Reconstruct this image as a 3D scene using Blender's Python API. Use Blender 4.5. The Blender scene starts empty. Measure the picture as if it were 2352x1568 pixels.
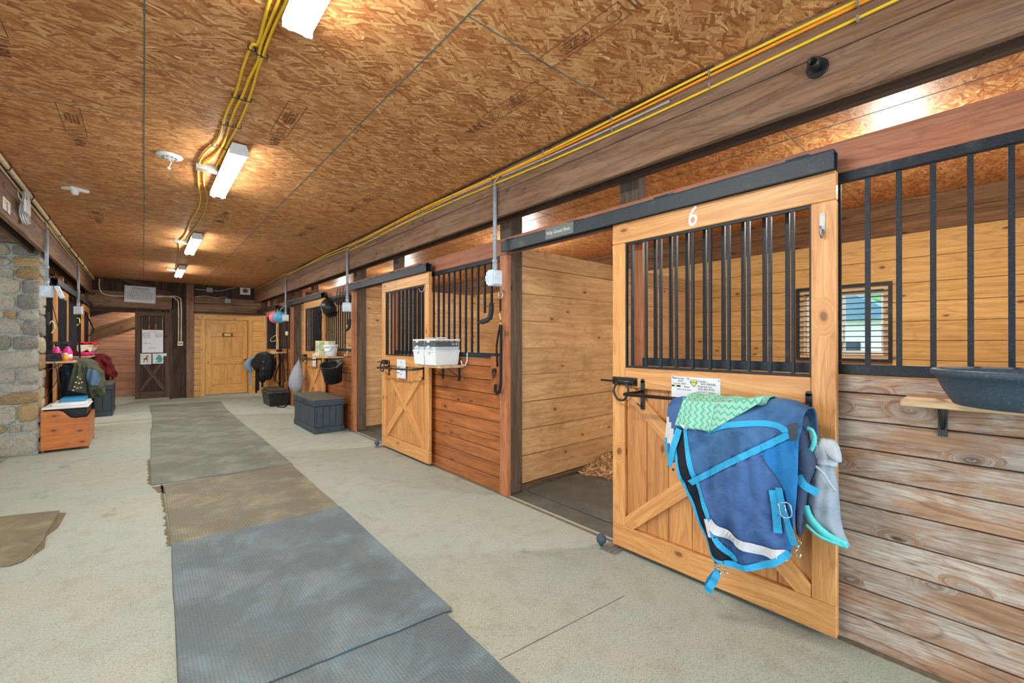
import bpy, bmesh, math, random
from mathutils import Vector, Matrix, noise as mnoise
random.seed(7)
R = math.radians
SC = bpy.context.scene
COL = SC.collection

# ------------------------------------------------------------------ camera
F_PX, YAW, PITCH, CAM_H = 978.0, 40.86, 0.13, 1.377
cam_data = bpy.data.cameras.new('camera')
cam_data.sensor_width = 36.0
cam_data.lens = F_PX / 2352.0 * 36.0
cam_data.clip_start = 0.05
cam_data.clip_end = 300
cam = bpy.data.objects.new('camera', cam_data)
cam.location = (0, 0, CAM_H)
cam.rotation_euler = (R(90 + PITCH), 0, R(-YAW))
COL.objects.link(cam)
SC.camera = cam

# ------------------------------------------------------------------ world, large lights, exposure
world = bpy.data.worlds.new('sky')
SC.world = world
world.use_nodes = True
wn = world.node_tree
bg = wn.nodes['Background']
bg.inputs[0].default_value = (0.80, 0.90, 1.0, 1)
bg.inputs[1].default_value = 3.2
SC.view_settings.view_transform = 'Standard'
SC.view_settings.look = 'None'
SC.view_settings.gamma = 1.0
SC.view_settings.use_curve_mapping = False
SC.view_settings.exposure = 0.08
SC.cycles.max_bounces = 7
SC.cycles.diffuse_bounces = 5
SC.cycles.glossy_bounces = 2
SC.cycles.transparent_max_bounces = 8
SC.cycles.adaptive_threshold = 0.02

def area_light(name, loc, rot, sx, sy, power, color):
    l = bpy.data.lights.new(name, 'AREA')
    l.shape = 'RECTANGLE'; l.size = sx; l.size_y = sy; l.energy = power; l.color = color
    o = bpy.data.objects.new(name, l)
    o.location = loc; o.rotation_euler = rot
    COL.objects.link(o)
    return o
# daylight through the open barn doors behind the camera and on the side aisle
area_light('daylight_rear_door', (0.6, -3.3, 1.6), (R(90), 0, 0), 3.2, 2.6, 135, (0.70, 0.86, 1.0))
area_light('daylight_side_door', (-4.3, 2.6, 1.5), (0, R(-90), 0), 2.6, 4.4, 75, (0.74, 0.88, 1.0))

TUBE_POWER = 30
STALL_POWER = 46

# ------------------------------------------------------------------ pixel ray -> point on a real plane
_th, _ph = R(YAW), R(PITCH)
_F = Vector((math.sin(_th) * math.cos(_ph), math.cos(_th) * math.cos(_ph), math.sin(_ph)))
_R = Vector((math.cos(_th), -math.sin(_th), 0))
_U = _R.cross(_F)
def at(px, py, ax, v):
    d = _F + _R * ((px - 1176) / F_PX) + _U * ((784 - py) / F_PX)
    i = 'xyz'.index(ax)
    o = Vector((0, 0, CAM_H))
    return o + d * ((v - o[i]) / d[i])

# ------------------------------------------------------------------ materials
def lin(c):
    return tuple(((x / 255) / 12.92 if x / 255 <= 0.04045 else ((x / 255 + 0.055) / 1.055) ** 2.4) for x in c) + (1,)

class NT:
    def __init__(s, name):
        s.m = bpy.data.materials.new(name)
        s.m.use_nodes = True
        s.t = s.m.node_tree
        s.t.nodes.clear()
        s.out = s.n('ShaderNodeOutputMaterial')
        s.b = s.n('ShaderNodeBsdfPrincipled')
        s.l(s.b.outputs[0], s.out.inputs[0])
    def n(s, t, **k):
        nd = s.t.nodes.new(t)
        for a, b in k.items():
            setattr(nd, a, b)
        return nd
    def l(s, a, b):
        s.t.links.new(a, b)
    def inp(s, sock, v):
        if hasattr(v, 'links') or isinstance(v, bpy.types.NodeSocket):
            s.l(v, sock)
        else:
            sock.default_value = v
    def attr(s, name):
        return s.n('ShaderNodeAttribute', attribute_name=name)
    def vmath(s, op, a, b=None):
        nd = s.n('ShaderNodeVectorMath', operation=op)
        s.inp(nd.inputs[0], a)
        if b is not None: s.inp(nd.inputs[1], b)
        return nd.outputs[0]
    def math(s, op, a, b=None, c=None, clamp=False):
        nd = s.n('ShaderNodeMath', operation=op, use_clamp=clamp)
        s.inp(nd.inputs[0], a)
        if b is not None: s.inp(nd.inputs[1], b)
        if c is not None: s.inp(nd.inputs[2], c)
        return nd.outputs[0]
    def noise(s, vec, scale=1.0, detail=2.0, rough=0.5, dist=0.0, dim='3D'):
        nd = s.n('ShaderNodeTexNoise', noise_dimensions=dim)
        s.inp(nd.inputs['Vector'], vec)
        nd.inputs['Scale'].default_value = scale
        nd.inputs['Detail'].default_value = detail
        nd.inputs['Roughness'].default_value = rough
        nd.inputs['Distortion'].default_value = dist
        return nd.outputs['Fac']
    def vor(s, vec, scale=1.0, rnd=1.0, metric='EUCLIDEAN', feature='F1', dim='3D'):
        nd = s.n('ShaderNodeTexVoronoi', voronoi_dimensions=dim, feature=feature)
        if feature != 'DISTANCE_TO_EDGE': nd.distance = metric
        s.inp(nd.inputs['Vector'], vec)
        nd.inputs['Scale'].default_value = scale
        nd.inputs['Randomness'].default_value = rnd
        return nd
    def ramp(s, fac, stops, interp='LINEAR'):
        nd = s.n('ShaderNodeValToRGB')
        nd.color_ramp.interpolation = interp
        e = nd.color_ramp.elements
        while len(e) < len(stops): e.new(0.5)
        for k, (p, c) in enumerate(stops):
            e[k].position = p
            e[k].color = c if len(c) == 4 else lin(c)
        s.inp(nd.inputs[0], fac)
        return nd.outputs[0]
    def mix(s, fac, a, b, mode='MIX'):
        nd = s.n('ShaderNodeMix', data_type='RGBA', blend_type=mode)
        s.inp(nd.inputs[0], fac)
        s.inp(nd.inputs[6], a)
        s.inp(nd.inputs[7], b)
        return nd.outputs[2]
    def smooth(s, v, a, b):
        nd = s.n('ShaderNodeMapRange', interpolation_type='SMOOTHSTEP')
        s.inp(nd.inputs[0], v)
        nd.inputs[1].default_value = a; nd.inputs[2].default_value = b
        nd.inputs[3].default_value = 0; nd.inputs[4].default_value = 1
        return nd.outputs[0]
    def bump(s, h, strength=0.3, dist=0.01):
        nd = s.n('ShaderNodeBump')
        nd.inputs['Strength'].default_value = strength
        nd.inputs['Distance'].default_value = dist
        s.l(h, nd.inputs['Height'])
        s.l(nd.outputs[0], s.b.inputs['Normal'])
    def fin(s, color=None, rough=0.6, metal=0.0, spec=0.4):
        if color is not None: s.inp(s.b.inputs['Base Color'], color)
        s.inp(s.b.inputs['Roughness'], rough)
        s.b.inputs['Metallic'].default_value = metal
        s.b.inputs['Specular IOR Level'].default_value = spec
        return s.m

def plain(name, c, rough=0.5, metal=0.0, spec=0.4, var=0.12, scale=18):
    t = NT(name)
    g = t.n('ShaderNodeTexCoord').outputs['Object']
    n = t.noise(g, scale, 2)
    col = t.mix(t.smooth(n, 0.3, 0.75), lin(c), tuple(min(1, x * (1 + var * 2)) for x in lin(c)[:3]) + (1,))
    return t.fin(col, rough, metal, spec)

def wood(name, c1, c2, knots=0.6, rough=0.55, grain=1.0, vary=0.22, weather=None, wamt=0.5, stain=None, samt=0.4, bump=0.25, spec=0.35, knotc=None, rings=0.4):
    """c1 light, c2 dark; attribute gc = (metres along the grain, across, across)."""
    t = NT(name)
    gc = t.attr('gc').outputs['Vector']
    rnd = t.attr('rnd').outputs['Fac']
    # long wavy grain
    warp = t.n('ShaderNodeTexNoise')
    t.l(t.vmath('MULTIPLY', gc, (1.3, 5.0, 5.0)), warp.inputs['Vector'])
    warp.inputs['Scale'].default_value = 1.0; warp.inputs['Detail'].default_value = 1
    wv = t.vmath('MULTIPLY', t.vmath('SUBTRACT', warp.outputs['Color'], (0.5, 0.5, 0.5)), (0.0, 0.10, 0.10))
    gw = t.vmath('ADD', gc, wv)
    # knots
    sx = t.n('ShaderNodeSeparateXYZ'); t.l(gw, sx.inputs[0])
    cxy = t.n('ShaderNodeCombineXYZ'); t.l(t.math('MULTIPLY', sx.outputs[0], 4.2), cxy.inputs[0])
    t.l(t.math('MULTIPLY', t.math('ADD', sx.outputs[1], sx.outputs[2]), 8.5), cxy.inputs[1])
    kv = t.vor(cxy.outputs[0], 1.0, 1.0, dim='2D')
    kd = kv.outputs['Distance']
    kr = t.n('ShaderNodeSeparateColor'); t.l(kv.outputs['Color'], kr.inputs[0])
    kon = t.math('LESS_THAN', kr.outputs[0], 0.17 * knots)
    near = t.math('MULTIPLY', t.math('SUBTRACT', 1.0, t.smooth(kd, 0.0, 0.42)), kon)
    pull = t.math('MULTIPLY', near, 0.30)
    cx = t.n('ShaderNodeCombineXYZ'); t.l(pull, cx.inputs[1]); t.l(pull, cx.inputs[2])
    gk = t.vmath('ADD', gw, cx.outputs[0])
    g1 = t.noise(t.vmath('MULTIPLY', gk, (1.1 * grain, 26 * grain, 26 * grain)), 1.0, 3, 0.6)
    g2 = t.noise(t.vmath('MULTIPLY', gk, (4, 190, 190)), 1.0, 3, 0.7)
    g = t.math('ADD', t.math('MULTIPLY', g1, 0.6), t.math('MULTIPLY', g2, 0.4))
    col = t.mix(t.smooth(g, 0.34, 0.66), lin(c1), lin(c2))
    core = t.math('MULTIPLY', t.math('SUBTRACT', 1.0, t.smooth(kd, 0.06, 0.15)), kon)
    rn_ = t.noise(t.vmath('MULTIPLY', gk, (0.75, 5.5, 5.5)), 1.0, 1, 0.4)
    ring = t.smooth(t.math('PINGPONG', t.math('MULTIPLY', rn_, 15.0), 0.5), 0.32, 0.5)
    ring = t.math('MULTIPLY', ring, t.smooth(g2, 0.2, 0.6))
    col = t.mix(t.math('MULTIPLY', ring, rings), col, lin(tuple(x * 0.8 for x in c2)))
    kc = knotc or tuple(x * 0.45 for x in c2)
    col = t.mix(t.math('MULTIPLY', near, 0.45), col, lin(c2))
    col = t.mix(t.math('MULTIPLY', core, 0.85), col, lin(kc))
    if weather:
        w = t.noise(t.vmath('MULTIPLY', gk, (2.6, 7, 7)), 1.0, 6, 0.7)
        wf = t.math('MULTIPLY', t.math('MULTIPLY', t.smooth(w, 0.40, 0.60), wamt), t.math('SUBTRACT', 1.0, t.math('MULTIPLY', ring, 0.6)))
        gr = t.mix(t.smooth(g2, 0.3, 0.7), lin(weather), lin(tuple(x * 0.72 for x in weather)))
        col = t.mix(wf, col, gr)
    if stain:
        w = t.noise(gc, 3.1, 4, 0.6)
        col = t.mix(t.math('MULTIPLY', t.smooth(w, 0.5, 0.68), samt), col, lin(stain))
    v = t.math('MULTIPLY_ADD', rnd, vary * 2, 1 - vary)
    hsv = t.n('ShaderNodeHueSaturation')
    t.l(v, hsv.inputs['Value']); t.l(col, hsv.inputs['Color'])
    rr = t.math('MULTIPLY_ADD', g, 0.15, rough - 0.07)
    t.bump(g, bump, 0.004)
    return t.fin(hsv.outputs[0], rr, 0, spec)

def osb():
    t = NT('oriented_strand_board')
    pos = t.n('ShaderNodeNewGeometry').outputs['Position']
    wn_ = t.n('ShaderNodeTexNoise', noise_dimensions='2D')
    t.l(pos, wn_.inputs['Vector']); wn_.inputs['Scale'].default_value = 7; wn_.inputs['Detail'].default_value = 2
    wv = t.vmath('MULTIPLY', t.vmath('SUBTRACT', wn_.outputs['Color'], (0.5, 0.5, 0.5)), (0.05, 0.05, 0))
    p = t.vmath('ADD', pos, wv)
    base = t.noise(t.vmath('MULTIPLY', p, (14, 60, 1)), 1.0, 3, 0.6, dim='2D')
    col = t.ramp(base, [(0.3, (150, 98, 54)), (0.5, (194, 138, 84)), (0.7, (222, 170, 112))])
    hgt = base
    layers = [(-12, 4.6, 26, 0.42, 0.8), (64, 5.5, 26, 0.36, 0.6), (18, 4.4, 24, 0.40, 0.8), (-38, 5.0, 30, 0.40, 0.75),
              (98, 5.2, 20, 0.30, 0.35), (5, 6.5, 44, 0.40, 0.7), (-22, 6.0, 40, 0.36, 0.6), (33, 7.5, 56, 0.36, 0.5)]
    for k, (ang, sx, sy, rad, pr) in enumerate(layers):
        mp = t.n('ShaderNodeMapping')
        mp.inputs['Rotation'].default_value = (0, 0, R(ang))
        mp.inputs['Location'].default_value = (3.7 * k, 1.9 * k, 0)
        t.l(p, mp.inputs['Vector'])
        q = t.vmath('MULTIPLY', mp.outputs[0], (sx, sy, 1))
        v = t.vor(q, 1.0, 1.0, 'CHEBYCHEV', 'F1', '2D')
        sc = t.n('ShaderNodeSeparateColor'); t.l(v.outputs['Color'], sc.inputs[0])
        mask = t.math('MULTIPLY', t.math('LESS_THAN', v.outputs['Distance'], rad), t.math('LESS_THAN', sc.outputs[1], pr))
        st = t.noise(t.vmath('MULTIPLY', q, (0.4, 3.0, 1)), 1.0, 1, 0.5, dim='2D')
        tone = t.math('ADD', t.math('MULTIPLY', sc.outputs[0], 0.82), t.math('MULTIPLY', t.math('SUBTRACT', st, 0.5), 0.55))
        cc = t.ramp(tone, [(0.0, (160, 98, 54)), (0.25, (190, 126, 76)), (0.62, (218, 162, 106)), (0.86, (230, 182, 122)), (0.94, (252, 224, 176))])
        # shadow line round a strand
        edge = t.math('MULTIPLY', t.smooth(v.outputs['Distance'], rad * 0.86, rad), 0.5)
        cc = t.mix(edge, cc, lin((128, 78, 42)))
        col = t.mix(mask, col, cc)
    t.bump(base, 0.25, 0.004)
    return t.fin(col, 0.5, 0, 0.35)

def concrete():
    t = NT('broomed_concrete')
    pos = t.n('ShaderNodeNewGeometry').outputs['Position']
    a = t.noise(pos, 0.9, 3, 0.6)
    b = t.noise(pos, 7, 4, 0.65)
    c = t.noise(pos, 130, 2, 0.7)
    col = t.ramp(a, [(0.3, (174, 177, 158)), (0.52, (170, 179, 168)), (0.75, (160, 172, 168))])
    col = t.mix(t.math('MULTIPLY', t.smooth(b, 0.46, 0.70), 0.38), col, lin((146, 144, 122)))
    col = t.mix(t.math('MULTIPLY', t.smooth(c, 0.44, 0.64), 0.55), col, lin((120, 122, 106)))
    c3 = t.noise(pos, 48, 3, 0.75)
    col = t.mix(t.math('MULTIPLY', t.smooth(c3, 0.52, 0.70), 0.35), col, lin((112, 112, 96)))
    d = t.noise(t.vmath('MULTIPLY', pos, (1, 0.6, 1)), 2.4, 6, 0.72, 0.4)
    col = t.mix(t.math('MULTIPLY', t.smooth(d, 0.58, 0.74), 0.65), col, lin((108, 98, 76)))
    e = t.noise(pos, 11, 6, 0.8, 0.6)
    col = t.mix(t.math('MULTIPLY', t.smooth(e, 0.64, 0.74), 0.6), col, lin((84, 82, 70)))
    t.bump(c, 0.35, 0.004)
    return t.fin(col, 0.75, 0, 0.3)

def rubber_mat(name, c, dirt, damt, pitch=0.015, depth=0.8):
    t = NT(name)
    g = t.n('ShaderNodeTexCoord').outputs['Object']
    v = t.vor(t.vmath('MULTIPLY', g, (1, 1, 0)), 1 / pitch, 0.12, 'EUCLIDEAN', 'F1', '2D')
    dots = t.smooth(v.outputs['Distance'], 0.22, 0.42)
    a = t.noise(g, 3.0, 5, 0.65, 0.6)
    f = t.noise(g, 90, 2)
    col = t.mix(t.smooth(a, 0.4, 0.68), lin(tuple(x * 0.92 for x in c)), lin(tuple(x * 1.2 for x in c)))
    k = t.noise(g, 13, 6, 0.75, 0.8)
    col = t.mix(t.math('MULTIPLY', t.smooth(k, 0.56, 0.72), 0.5), col, lin(tuple(x * 0.62 for x in dirt)))
    col = t.mix(t.math('MULTIPLY', t.smooth(t.noise(g, 4.2, 5, 0.7, 0.9), 0.46, 0.66), damt), col, lin(dirt))
    col = t.mix(t.math('MULTIPLY', t.math('SUBTRACT', 1.0, dots), 0.45 * depth), col, lin(tuple(x * 0.5 for x in c)))
    col = t.mix(t.math('MULTIPLY', f, 0.14), col, lin((190, 188, 170)))
    t.bump(dots, 0.5 * depth, 0.004)
    return t.fin(col, 0.75, 0, 0.3)

def stone_mat():
    t = NT('fieldstone')
    g = t.attr('gc').outputs['Vector']; rnd = t.attr('rnd').outputs['Fac']
    base = t.ramp(rnd, [(0.0, (206, 184, 144)), (0.18, (214, 212, 200)), (0.36, (192, 160, 116)), (0.5, (204, 202, 194)), (0.66, (214, 184, 132)), (0.78, (168, 166, 158)), (0.88, (228, 220, 198))], 'CONSTANT')
    a = t.noise(g, 16, 6, 0.8, 0.8)
    b = t.noise(g, 70, 4, 0.8)
    col = t.mix(t.smooth(a, 0.35, 0.7), base, lin((240, 232, 214)), 'MULTIPLY')
    col = t.mix(t.math('MULTIPLY', t.smooth(a, 0.55, 0.75), 0.5), col, lin((196, 180, 146)))
    col = t.mix(t.math('MULTIPLY', t.smooth(b, 0.5, 0.66), 0.6), col, lin((96, 90, 80)))
    col = t.mix(t.math('MULTIPLY', t.smooth(b, 0.5, 0.36), 0.4), col, lin((226, 222, 208)))
    h = t.math('ADD', a, t.math('MULTIPLY', b, 0.6))
    t.bump(h, 1.0, 0.03)
    return t.fin(col, 0.85, 0, 0.2)

def steel(name, c, rough=0.42, spec=0.6, dust=0.3):
    t = NT(name)
    g = t.n('ShaderNodeTexCoord').outputs['Object']
    n = t.noise(g, 160, 2, 0.6)
    d = t.noise(g, 9, 4, 0.7)
    col = t.mix(t.math('MULTIPLY', t.smooth(n, 0.55, 0.72), 0.5), lin(c), lin(tuple(min(255, x + 50) for x in c)))
    col = t.mix(t.math('MULTIPLY', t.smooth(d, 0.56, 0.74), dust), col, lin((120, 122, 120)))
    t.bump(n, 0.25, 0.002)
    return t.fin(col, rough, 0.0, spec)

def cloth(name, c, c2=None, scale=260, rough=0.85, blot=0.35):
    t = NT(name)
    g = t.n('ShaderNodeTexCoord').outputs['Object']
    n = t.noise(g, scale, 2, 0.6)
    d = t.noise(g, 6, 4, 0.65, 0.4)
    c2 = c2 or tuple(x * 0.7 for x in c)
    col = t.mix(t.math('MULTIPLY', t.smooth(d, 0.42, 0.68), blot), lin(c), lin(c2))
    col = t.mix(t.math('MULTIPLY', n, 0.25), col, lin(tuple(min(255, x * 1.25 + 8) for x in c)))
    w2 = t.noise(g, 11, 4, 0.6, 0.8)
    t.bump(t.math('ADD', t.math('MULTIPLY', n, 0.06), w2), 0.55, 0.02)
    return t.fin(col, rough, 0, 0.2)

def emis(name, c, s):
    t = NT(name)
    t.b.inputs['Emission Color'].default_value = c
    t.b.inputs['Emission Strength'].default_value = s
    return t.fin((1, 1, 1, 1), 0.4)

def chevron(name):
    t = NT(name)
    g = t.attr('gc').outputs['Vector']
    s = t.n('ShaderNodeSeparateXYZ'); t.l(g, s.inputs[0])
    u, v = s.outputs[0], s.outputs[1]
    tri = t.math('PINGPONG', u, 0.016)
    w = t.math('ADD', v, tri)
    f = t.math('FRACT', t.math('DIVIDE', w, 0.030))
    line = t.math('LESS_THAN', t.math('ABSOLUTE', t.math('SUBTRACT', f, 0.5)), 0.13)
    n = t.noise(g, 420, 2)
    n2 = t.noise(g, 30, 3)
    basec = t.mix(t.smooth(n, 0.42, 0.62), lin((140, 208, 180)), lin((172, 198, 186)))
    col = t.mix(line, basec, lin((72, 180, 150)))
    col = t.mix(t.math('MULTIPLY', t.smooth(n2, 0.58, 0.75), 0.2), col, lin((120, 170, 150)))
    t.bump(n, 0.5, 0.003)
    return t.fin(col, 0.9, 0, 0.1)

def glass(name, c, alpha=0.2, rough=0.05):
    t = NT(name)
    t.b.inputs['Transmission Weight'].default_value = 0.0
    t.b.inputs['Alpha'].default_value = alpha
    return t.fin(lin(c), rough, 0, 0.6)

def shavings_mat():
    t = NT('wood_shavings')
    g = t.n('ShaderNodeNewGeometry').outputs['Position']
    v = t.vor(g, 42, 1.0)
    sc = t.n('ShaderNodeSeparateColor'); t.l(v.outputs['Color'], sc.inputs[0])
    col = t.ramp(sc.outputs[0], [(0.0, (120, 84, 50)), (0.4, (176, 138, 92)), (0.75, (212, 180, 132)), (1.0, (236, 218, 180))])
    t.bump(v.outputs['Distance'], 0.8, 0.015)
    return t.fin(col, 0.85, 0, 0.2)

M = {}
M['osb'] = osb()
M['concrete'] = concrete()
M['stall_floor'] = rubber_mat('stall_rubber_floor', (76, 78, 76), (96, 86, 70), 0.4, 0.03, 0.5)
M['mat_a'] = rubber_mat('rubber_mat_blue_grey', (94, 113, 122), (120, 116, 104), 0.30)
M['mat_b'] = rubber_mat('rubber_mat_dusty', (118, 116, 98), (112, 96, 70), 0.6, 0.017)
M['mat_c'] = rubber_mat('rubber_mat_worn', (106, 113, 104), (126, 122, 100), 0.35, 0.02, 0.2)
M['mat_d'] = rubber_mat('rubber_mat_dirty', (118, 110, 86), (92, 82, 60), 0.7, 0.02, 0.15)
M['dirt'] = plain('dust_strip', (104, 94, 74), 0.95, var=0.2, scale=30)
M['beam'] = wood('beam_wood', (148, 112, 84), (102, 75, 54), 0.8, 0.7, vary=0.12, weather=(160, 144, 130), wamt=0.22, bump=0.35)
M['beam_dark'] = wood('dark_beam_wood', (104, 80, 64), (70, 52, 42), 0.4, 0.75, vary=0.12, bump=0.35)
M['post'] = wood('dark_post_wood', (112, 94, 78), (68, 56, 46), 0.3, 0.75, vary=0.1, weather=(112, 96, 80), wamt=0.5, bump=0.6)
M['kick'] = wood('stained_kick_boards', (190, 116, 62), (138, 76, 36), 0.5, 0.35, vary=0.16, weather=(150, 104, 70), wamt=0.25, bump=0.3, spec=0.5)
M['kick_worn'] = wood('worn_kick_boards', (186, 150, 118), (146, 110, 84), 1.3, 0.6, vary=0.12, weather=(206, 196, 182), wamt=0.95, stain=(128, 88, 60), samt=0.5, bump=0.7, rings=0.85)
M['header'] = wood('red_header_wood', (180, 116, 84), (142, 86, 60), 0.4, 0.5, vary=0.08, weather=(176, 130, 104), wamt=0.4)
M['trim_red'] = wood('red_trim_wood', (188, 122, 80), (144, 86, 54), 0.4, 0.5, vary=0.1, weather=(190, 150, 110), wamt=0.25)
M['door'] = wood('honey_pine', (228, 170, 104), (200, 136, 74), 0.7, 0.4, vary=0.09, bump=0.15, spec=0.5, knotc=(120, 70, 34))
M['door_panel'] = wood('honey_pine_panel', (216, 156, 92), (186, 122, 66), 0.4, 0.42, vary=0.08, bump=0.15, spec=0.5, knotc=(120, 70, 34))
M['pine'] = wood('partition_pine', (220, 184, 136), (190, 148, 100), 0.6, 0.7, vary=0.1, stain=(140, 98, 62), samt=0.3, bump=0.25, knotc=(110, 70, 40))
M['pine_back'] = wood('back_wall_pine', (222, 180, 114), (194, 148, 84), 0.6, 0.7, vary=0.08, bump=0.25, knotc=(110, 66, 34))
M['brown_board'] = wood('brown_boards', (140, 102, 66), (98, 68, 42), 0.7, 0.7, vary=0.1)
M['siding'] = wood('yellow_pine_siding', (228, 180, 106), (198, 146, 76), 0.9, 0.45, vary=0.08, knotc=(126, 72, 34), spec=0.45)
M['yellow_door'] = wood('yellow_pine_door', (226, 174, 94), (196, 138, 66), 0.2, 0.38, vary=0.05, spec=0.5)
M['barn_dark'] = wood('dark_barn_boards', (92, 72, 58), (50, 38, 32), 0.3, 0.8, vary=0.2, bump=0.4)
M['barn_door'] = wood('dark_brown_door', (72, 50, 40), (44, 30, 24), 0.2, 0.65, vary=0.1)
M['barn_frame'] = wood('grey_brown_frame', (104, 84, 68), (66, 52, 42), 0.2, 0.7, vary=0.1)
M['pink_board'] = wood('rosy_pine_boards', (222, 164, 128), (186, 124, 92), 0.6, 0.65, vary=0.1, knotc=(100, 56, 40))
M['raw_shelf'] = wood('raw_shelf_board', (222, 190, 148), (190, 154, 112), 0.3, 0.7, vary=0.05)
M['chest'] = wood('varnished_chest_pine', (204, 124, 54), (168, 90, 34), 0.8, 0.3, vary=0.06, spec=0.5, knotc=(90, 36, 14))
M['steel'] = steel('black_powder_coat', (26, 33, 40), 0.5, 0.35, 0.15)
M['steel_track'] = steel('track_steel', (44, 53, 60), 0.5, 0.4, 0.25)
M['iron'] = steel('black_iron', (20, 20, 22), 0.35, 0.6, 0.1)
M['chrome'] = plain('bright_metal', (200, 200, 200), 0.25, 0.9, 0.5, 0.05)
M['brass'] = plain('brass', (190, 160, 90), 0.3, 0.9, 0.5, 0.05)
M['galv'] = plain('galvanised_metal', (150, 152, 150), 0.45, 0.6, 0.5)
M['pvc'] = plain('grey_pvc', (150, 160, 168), 0.5)
M['pvc_light'] = plain('light_grey_plastic', (190, 204, 212), 0.5)
M['cream'] = plain('cream_conduit', (214, 204, 174), 0.5)
M['yellow'] = plain('yellow_cable', (236, 196, 48), 0.4, var=0.05)
M['yellow_dull'] = plain('dusty_yellow_cable', (206, 172, 74), 0.5, var=0.05)
M['orange'] = plain('orange_cable', (238, 148, 30), 0.4, var=0.05)
M['grey_cable'] = plain('grey_cable', (170, 160, 150), 0.5)
M['white'] = plain('white_plastic', (226, 230, 230), 0.4, var=0.03)
M['white_metal'] = plain('white_enamel', (220, 222, 220), 0.4, var=0.03)
M['paper'] = plain('white_card', (222, 228, 232), 0.6, var=0.02)
M['ink'] = plain('black_ink', (34, 34, 36), 0.7, var=0.0)
M['ink_brown'] = plain('stamp_ink', (112, 74, 46), 0.8, var=0.2, scale=90)
M['seam'] = plain('teal_sealed_edge', (72, 92, 92), 0.7, var=0.6, scale=60)
M['gap'] = plain('dark_gap', (58, 36, 22), 0.8)
M['logo_yellow'] = plain('label_yellow', (216, 214, 90), 0.6, var=0.02)
M['label_grey'] = plain('label_grey', (110, 116, 110), 0.6, var=0.02)
M['charcoal'] = plain('charcoal_resin', (50, 62, 70), 0.5, var=0.2)
M['charcoal_top'] = plain('dusty_charcoal_lid', (88, 86, 76), 0.65, var=0.2)
M['black_plastic'] = plain('black_plastic', (26, 28, 30), 0.4, var=0.2)
M['dusty_black'] = plain('dusty_black_plastic', (58, 56, 50), 0.6, var=0.4, scale=40)
M['rubber'] = steel('black_rubber_tub', (60, 76, 90), 0.6, 0.35, 0.95)
M['pink'] = plain('pink_plastic', (232, 62, 150), 0.35, var=0.05)
M['pink_ball'] = plain('pink_rubber', (222, 110, 146), 0.5, var=0.1)
M['blue_ball'] = plain('blue_rubber', (84, 160, 196), 0.5, var=0.2)
M['amber'] = plain('amber_plastic', (226, 160, 40), 0.4)
M['blue_lid'] = plain('blue_plastic', (50, 140, 190), 0.4)
M['glassy'] = glass('clear_plastic', (214, 220, 224), 0.14)
M['pane'] = glass('window_glass', (120, 150, 150), 0.10)
M['foam'] = plain('black_foam', (44, 48, 54), 0.8)
M['blue1'] = cloth('mid_blue_canvas', (68, 108, 150), (34, 62, 102), blot=0.75)  # deeper blotches paint wrinkle shading into the rug blues
M['blue2'] = cloth('slate_blue_canvas', (70, 102, 150), (40, 64, 108), blot=0.75)
M['blue3'] = cloth('bright_blue_canvas', (40, 116, 176), (30, 88, 140), blot=0.5)
M['bind'] = cloth('azure_binding', (56, 160, 206), (38, 130, 180))
M['lining'] = cloth('black_lining', (30, 36, 44), (16, 18, 22))
M['reflect'] = cloth('silver_reflective_tape', (206, 208, 210), (176, 182, 190))
M['slate'] = cloth('slate_grey_cloth', (66, 80, 104), (46, 56, 74))
M['leather'] = plain('black_leather', (44, 50, 58), 0.4)
M['towel'] = chevron('chevron_towel')
M['fleece'] = cloth('grey_fleece', (174, 182, 188), (136, 146, 156), 300)
M['mesh_grey'] = cloth('grey_mesh', (150, 162, 172), (122, 136, 146))
M['turq'] = cloth('turquoise_fleece', (96, 208, 206), (52, 160, 170))
M['olive'] = cloth('olive_canvas', (84, 86, 70), (52, 56, 46))
M['navy'] = cloth('navy_canvas', (44, 62, 78), (26, 38, 50))
M['steelblue'] = cloth('faded_blue_canvas', (84, 112, 138), (56, 76, 98))
M['maroon'] = cloth('maroon_canvas', (104, 36, 38), (60, 20, 24))
M['black_cloth'] = cloth('black_canvas', (34, 34, 36), (18, 18, 20))
M['green_cloth'] = cloth('dark_green_cloth', (44, 66, 54), (30, 44, 36))
M['paleblue'] = cloth('pale_blue_cloth', (136, 162, 184), (106, 132, 156))
M['grey_bag'] = cloth('grey_bag', (150, 154, 164), (122, 126, 138))
M['bag_white'] = plain('bag_white', (226, 218, 200), 0.4)
M['bag_red'] = plain('bag_red', (186, 40, 44), 0.4)
M['bag_pink'] = plain('bag_pink', (200, 40, 120), 0.4)
M['box_green'] = plain('pale_green_carton', (214, 216, 176), 0.6, var=0.05)
M['grass'] = plain('lawn', (96, 140, 70), 0.9, var=0.5, scale=3)
M['leaves'] = plain('tree_leaves', (70, 110, 70), 0.9, var=0.8, scale=6)
M['house_white'] = plain('white_siding', (210, 214, 216), 0.7)
M['house_blue'] = plain('blue_roof', (90, 130, 156), 0.7)
M['stone'] = stone_mat()
M['mortar'] = plain('mortar', (142, 146, 138), 0.9, var=0.3, scale=30)
M['shavings'] = shavings_mat()
M['lamp_tube'] = emis('lit_fluorescent_tube', (1.0, 0.97, 0.90, 1), 42)
M['bulb'] = emis('lit_bulb', (1.0, 0.93, 0.80, 1), 20)
M['photo'] = plain('printed_picture', (206, 210, 204), 0.5)
M['teal_ink'] = plain('teal_print', (70, 150, 150), 0.5)
M['brown_ink'] = plain('brown_print', (96, 72, 56), 0.5)
M['red_ink'] = plain('red_print', (200, 90, 80), 0.5)
M['metal_roof'] = plain('metal_roofing', (110, 112, 108), 0.5, 0.3, var=0.3, scale=5)

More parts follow.
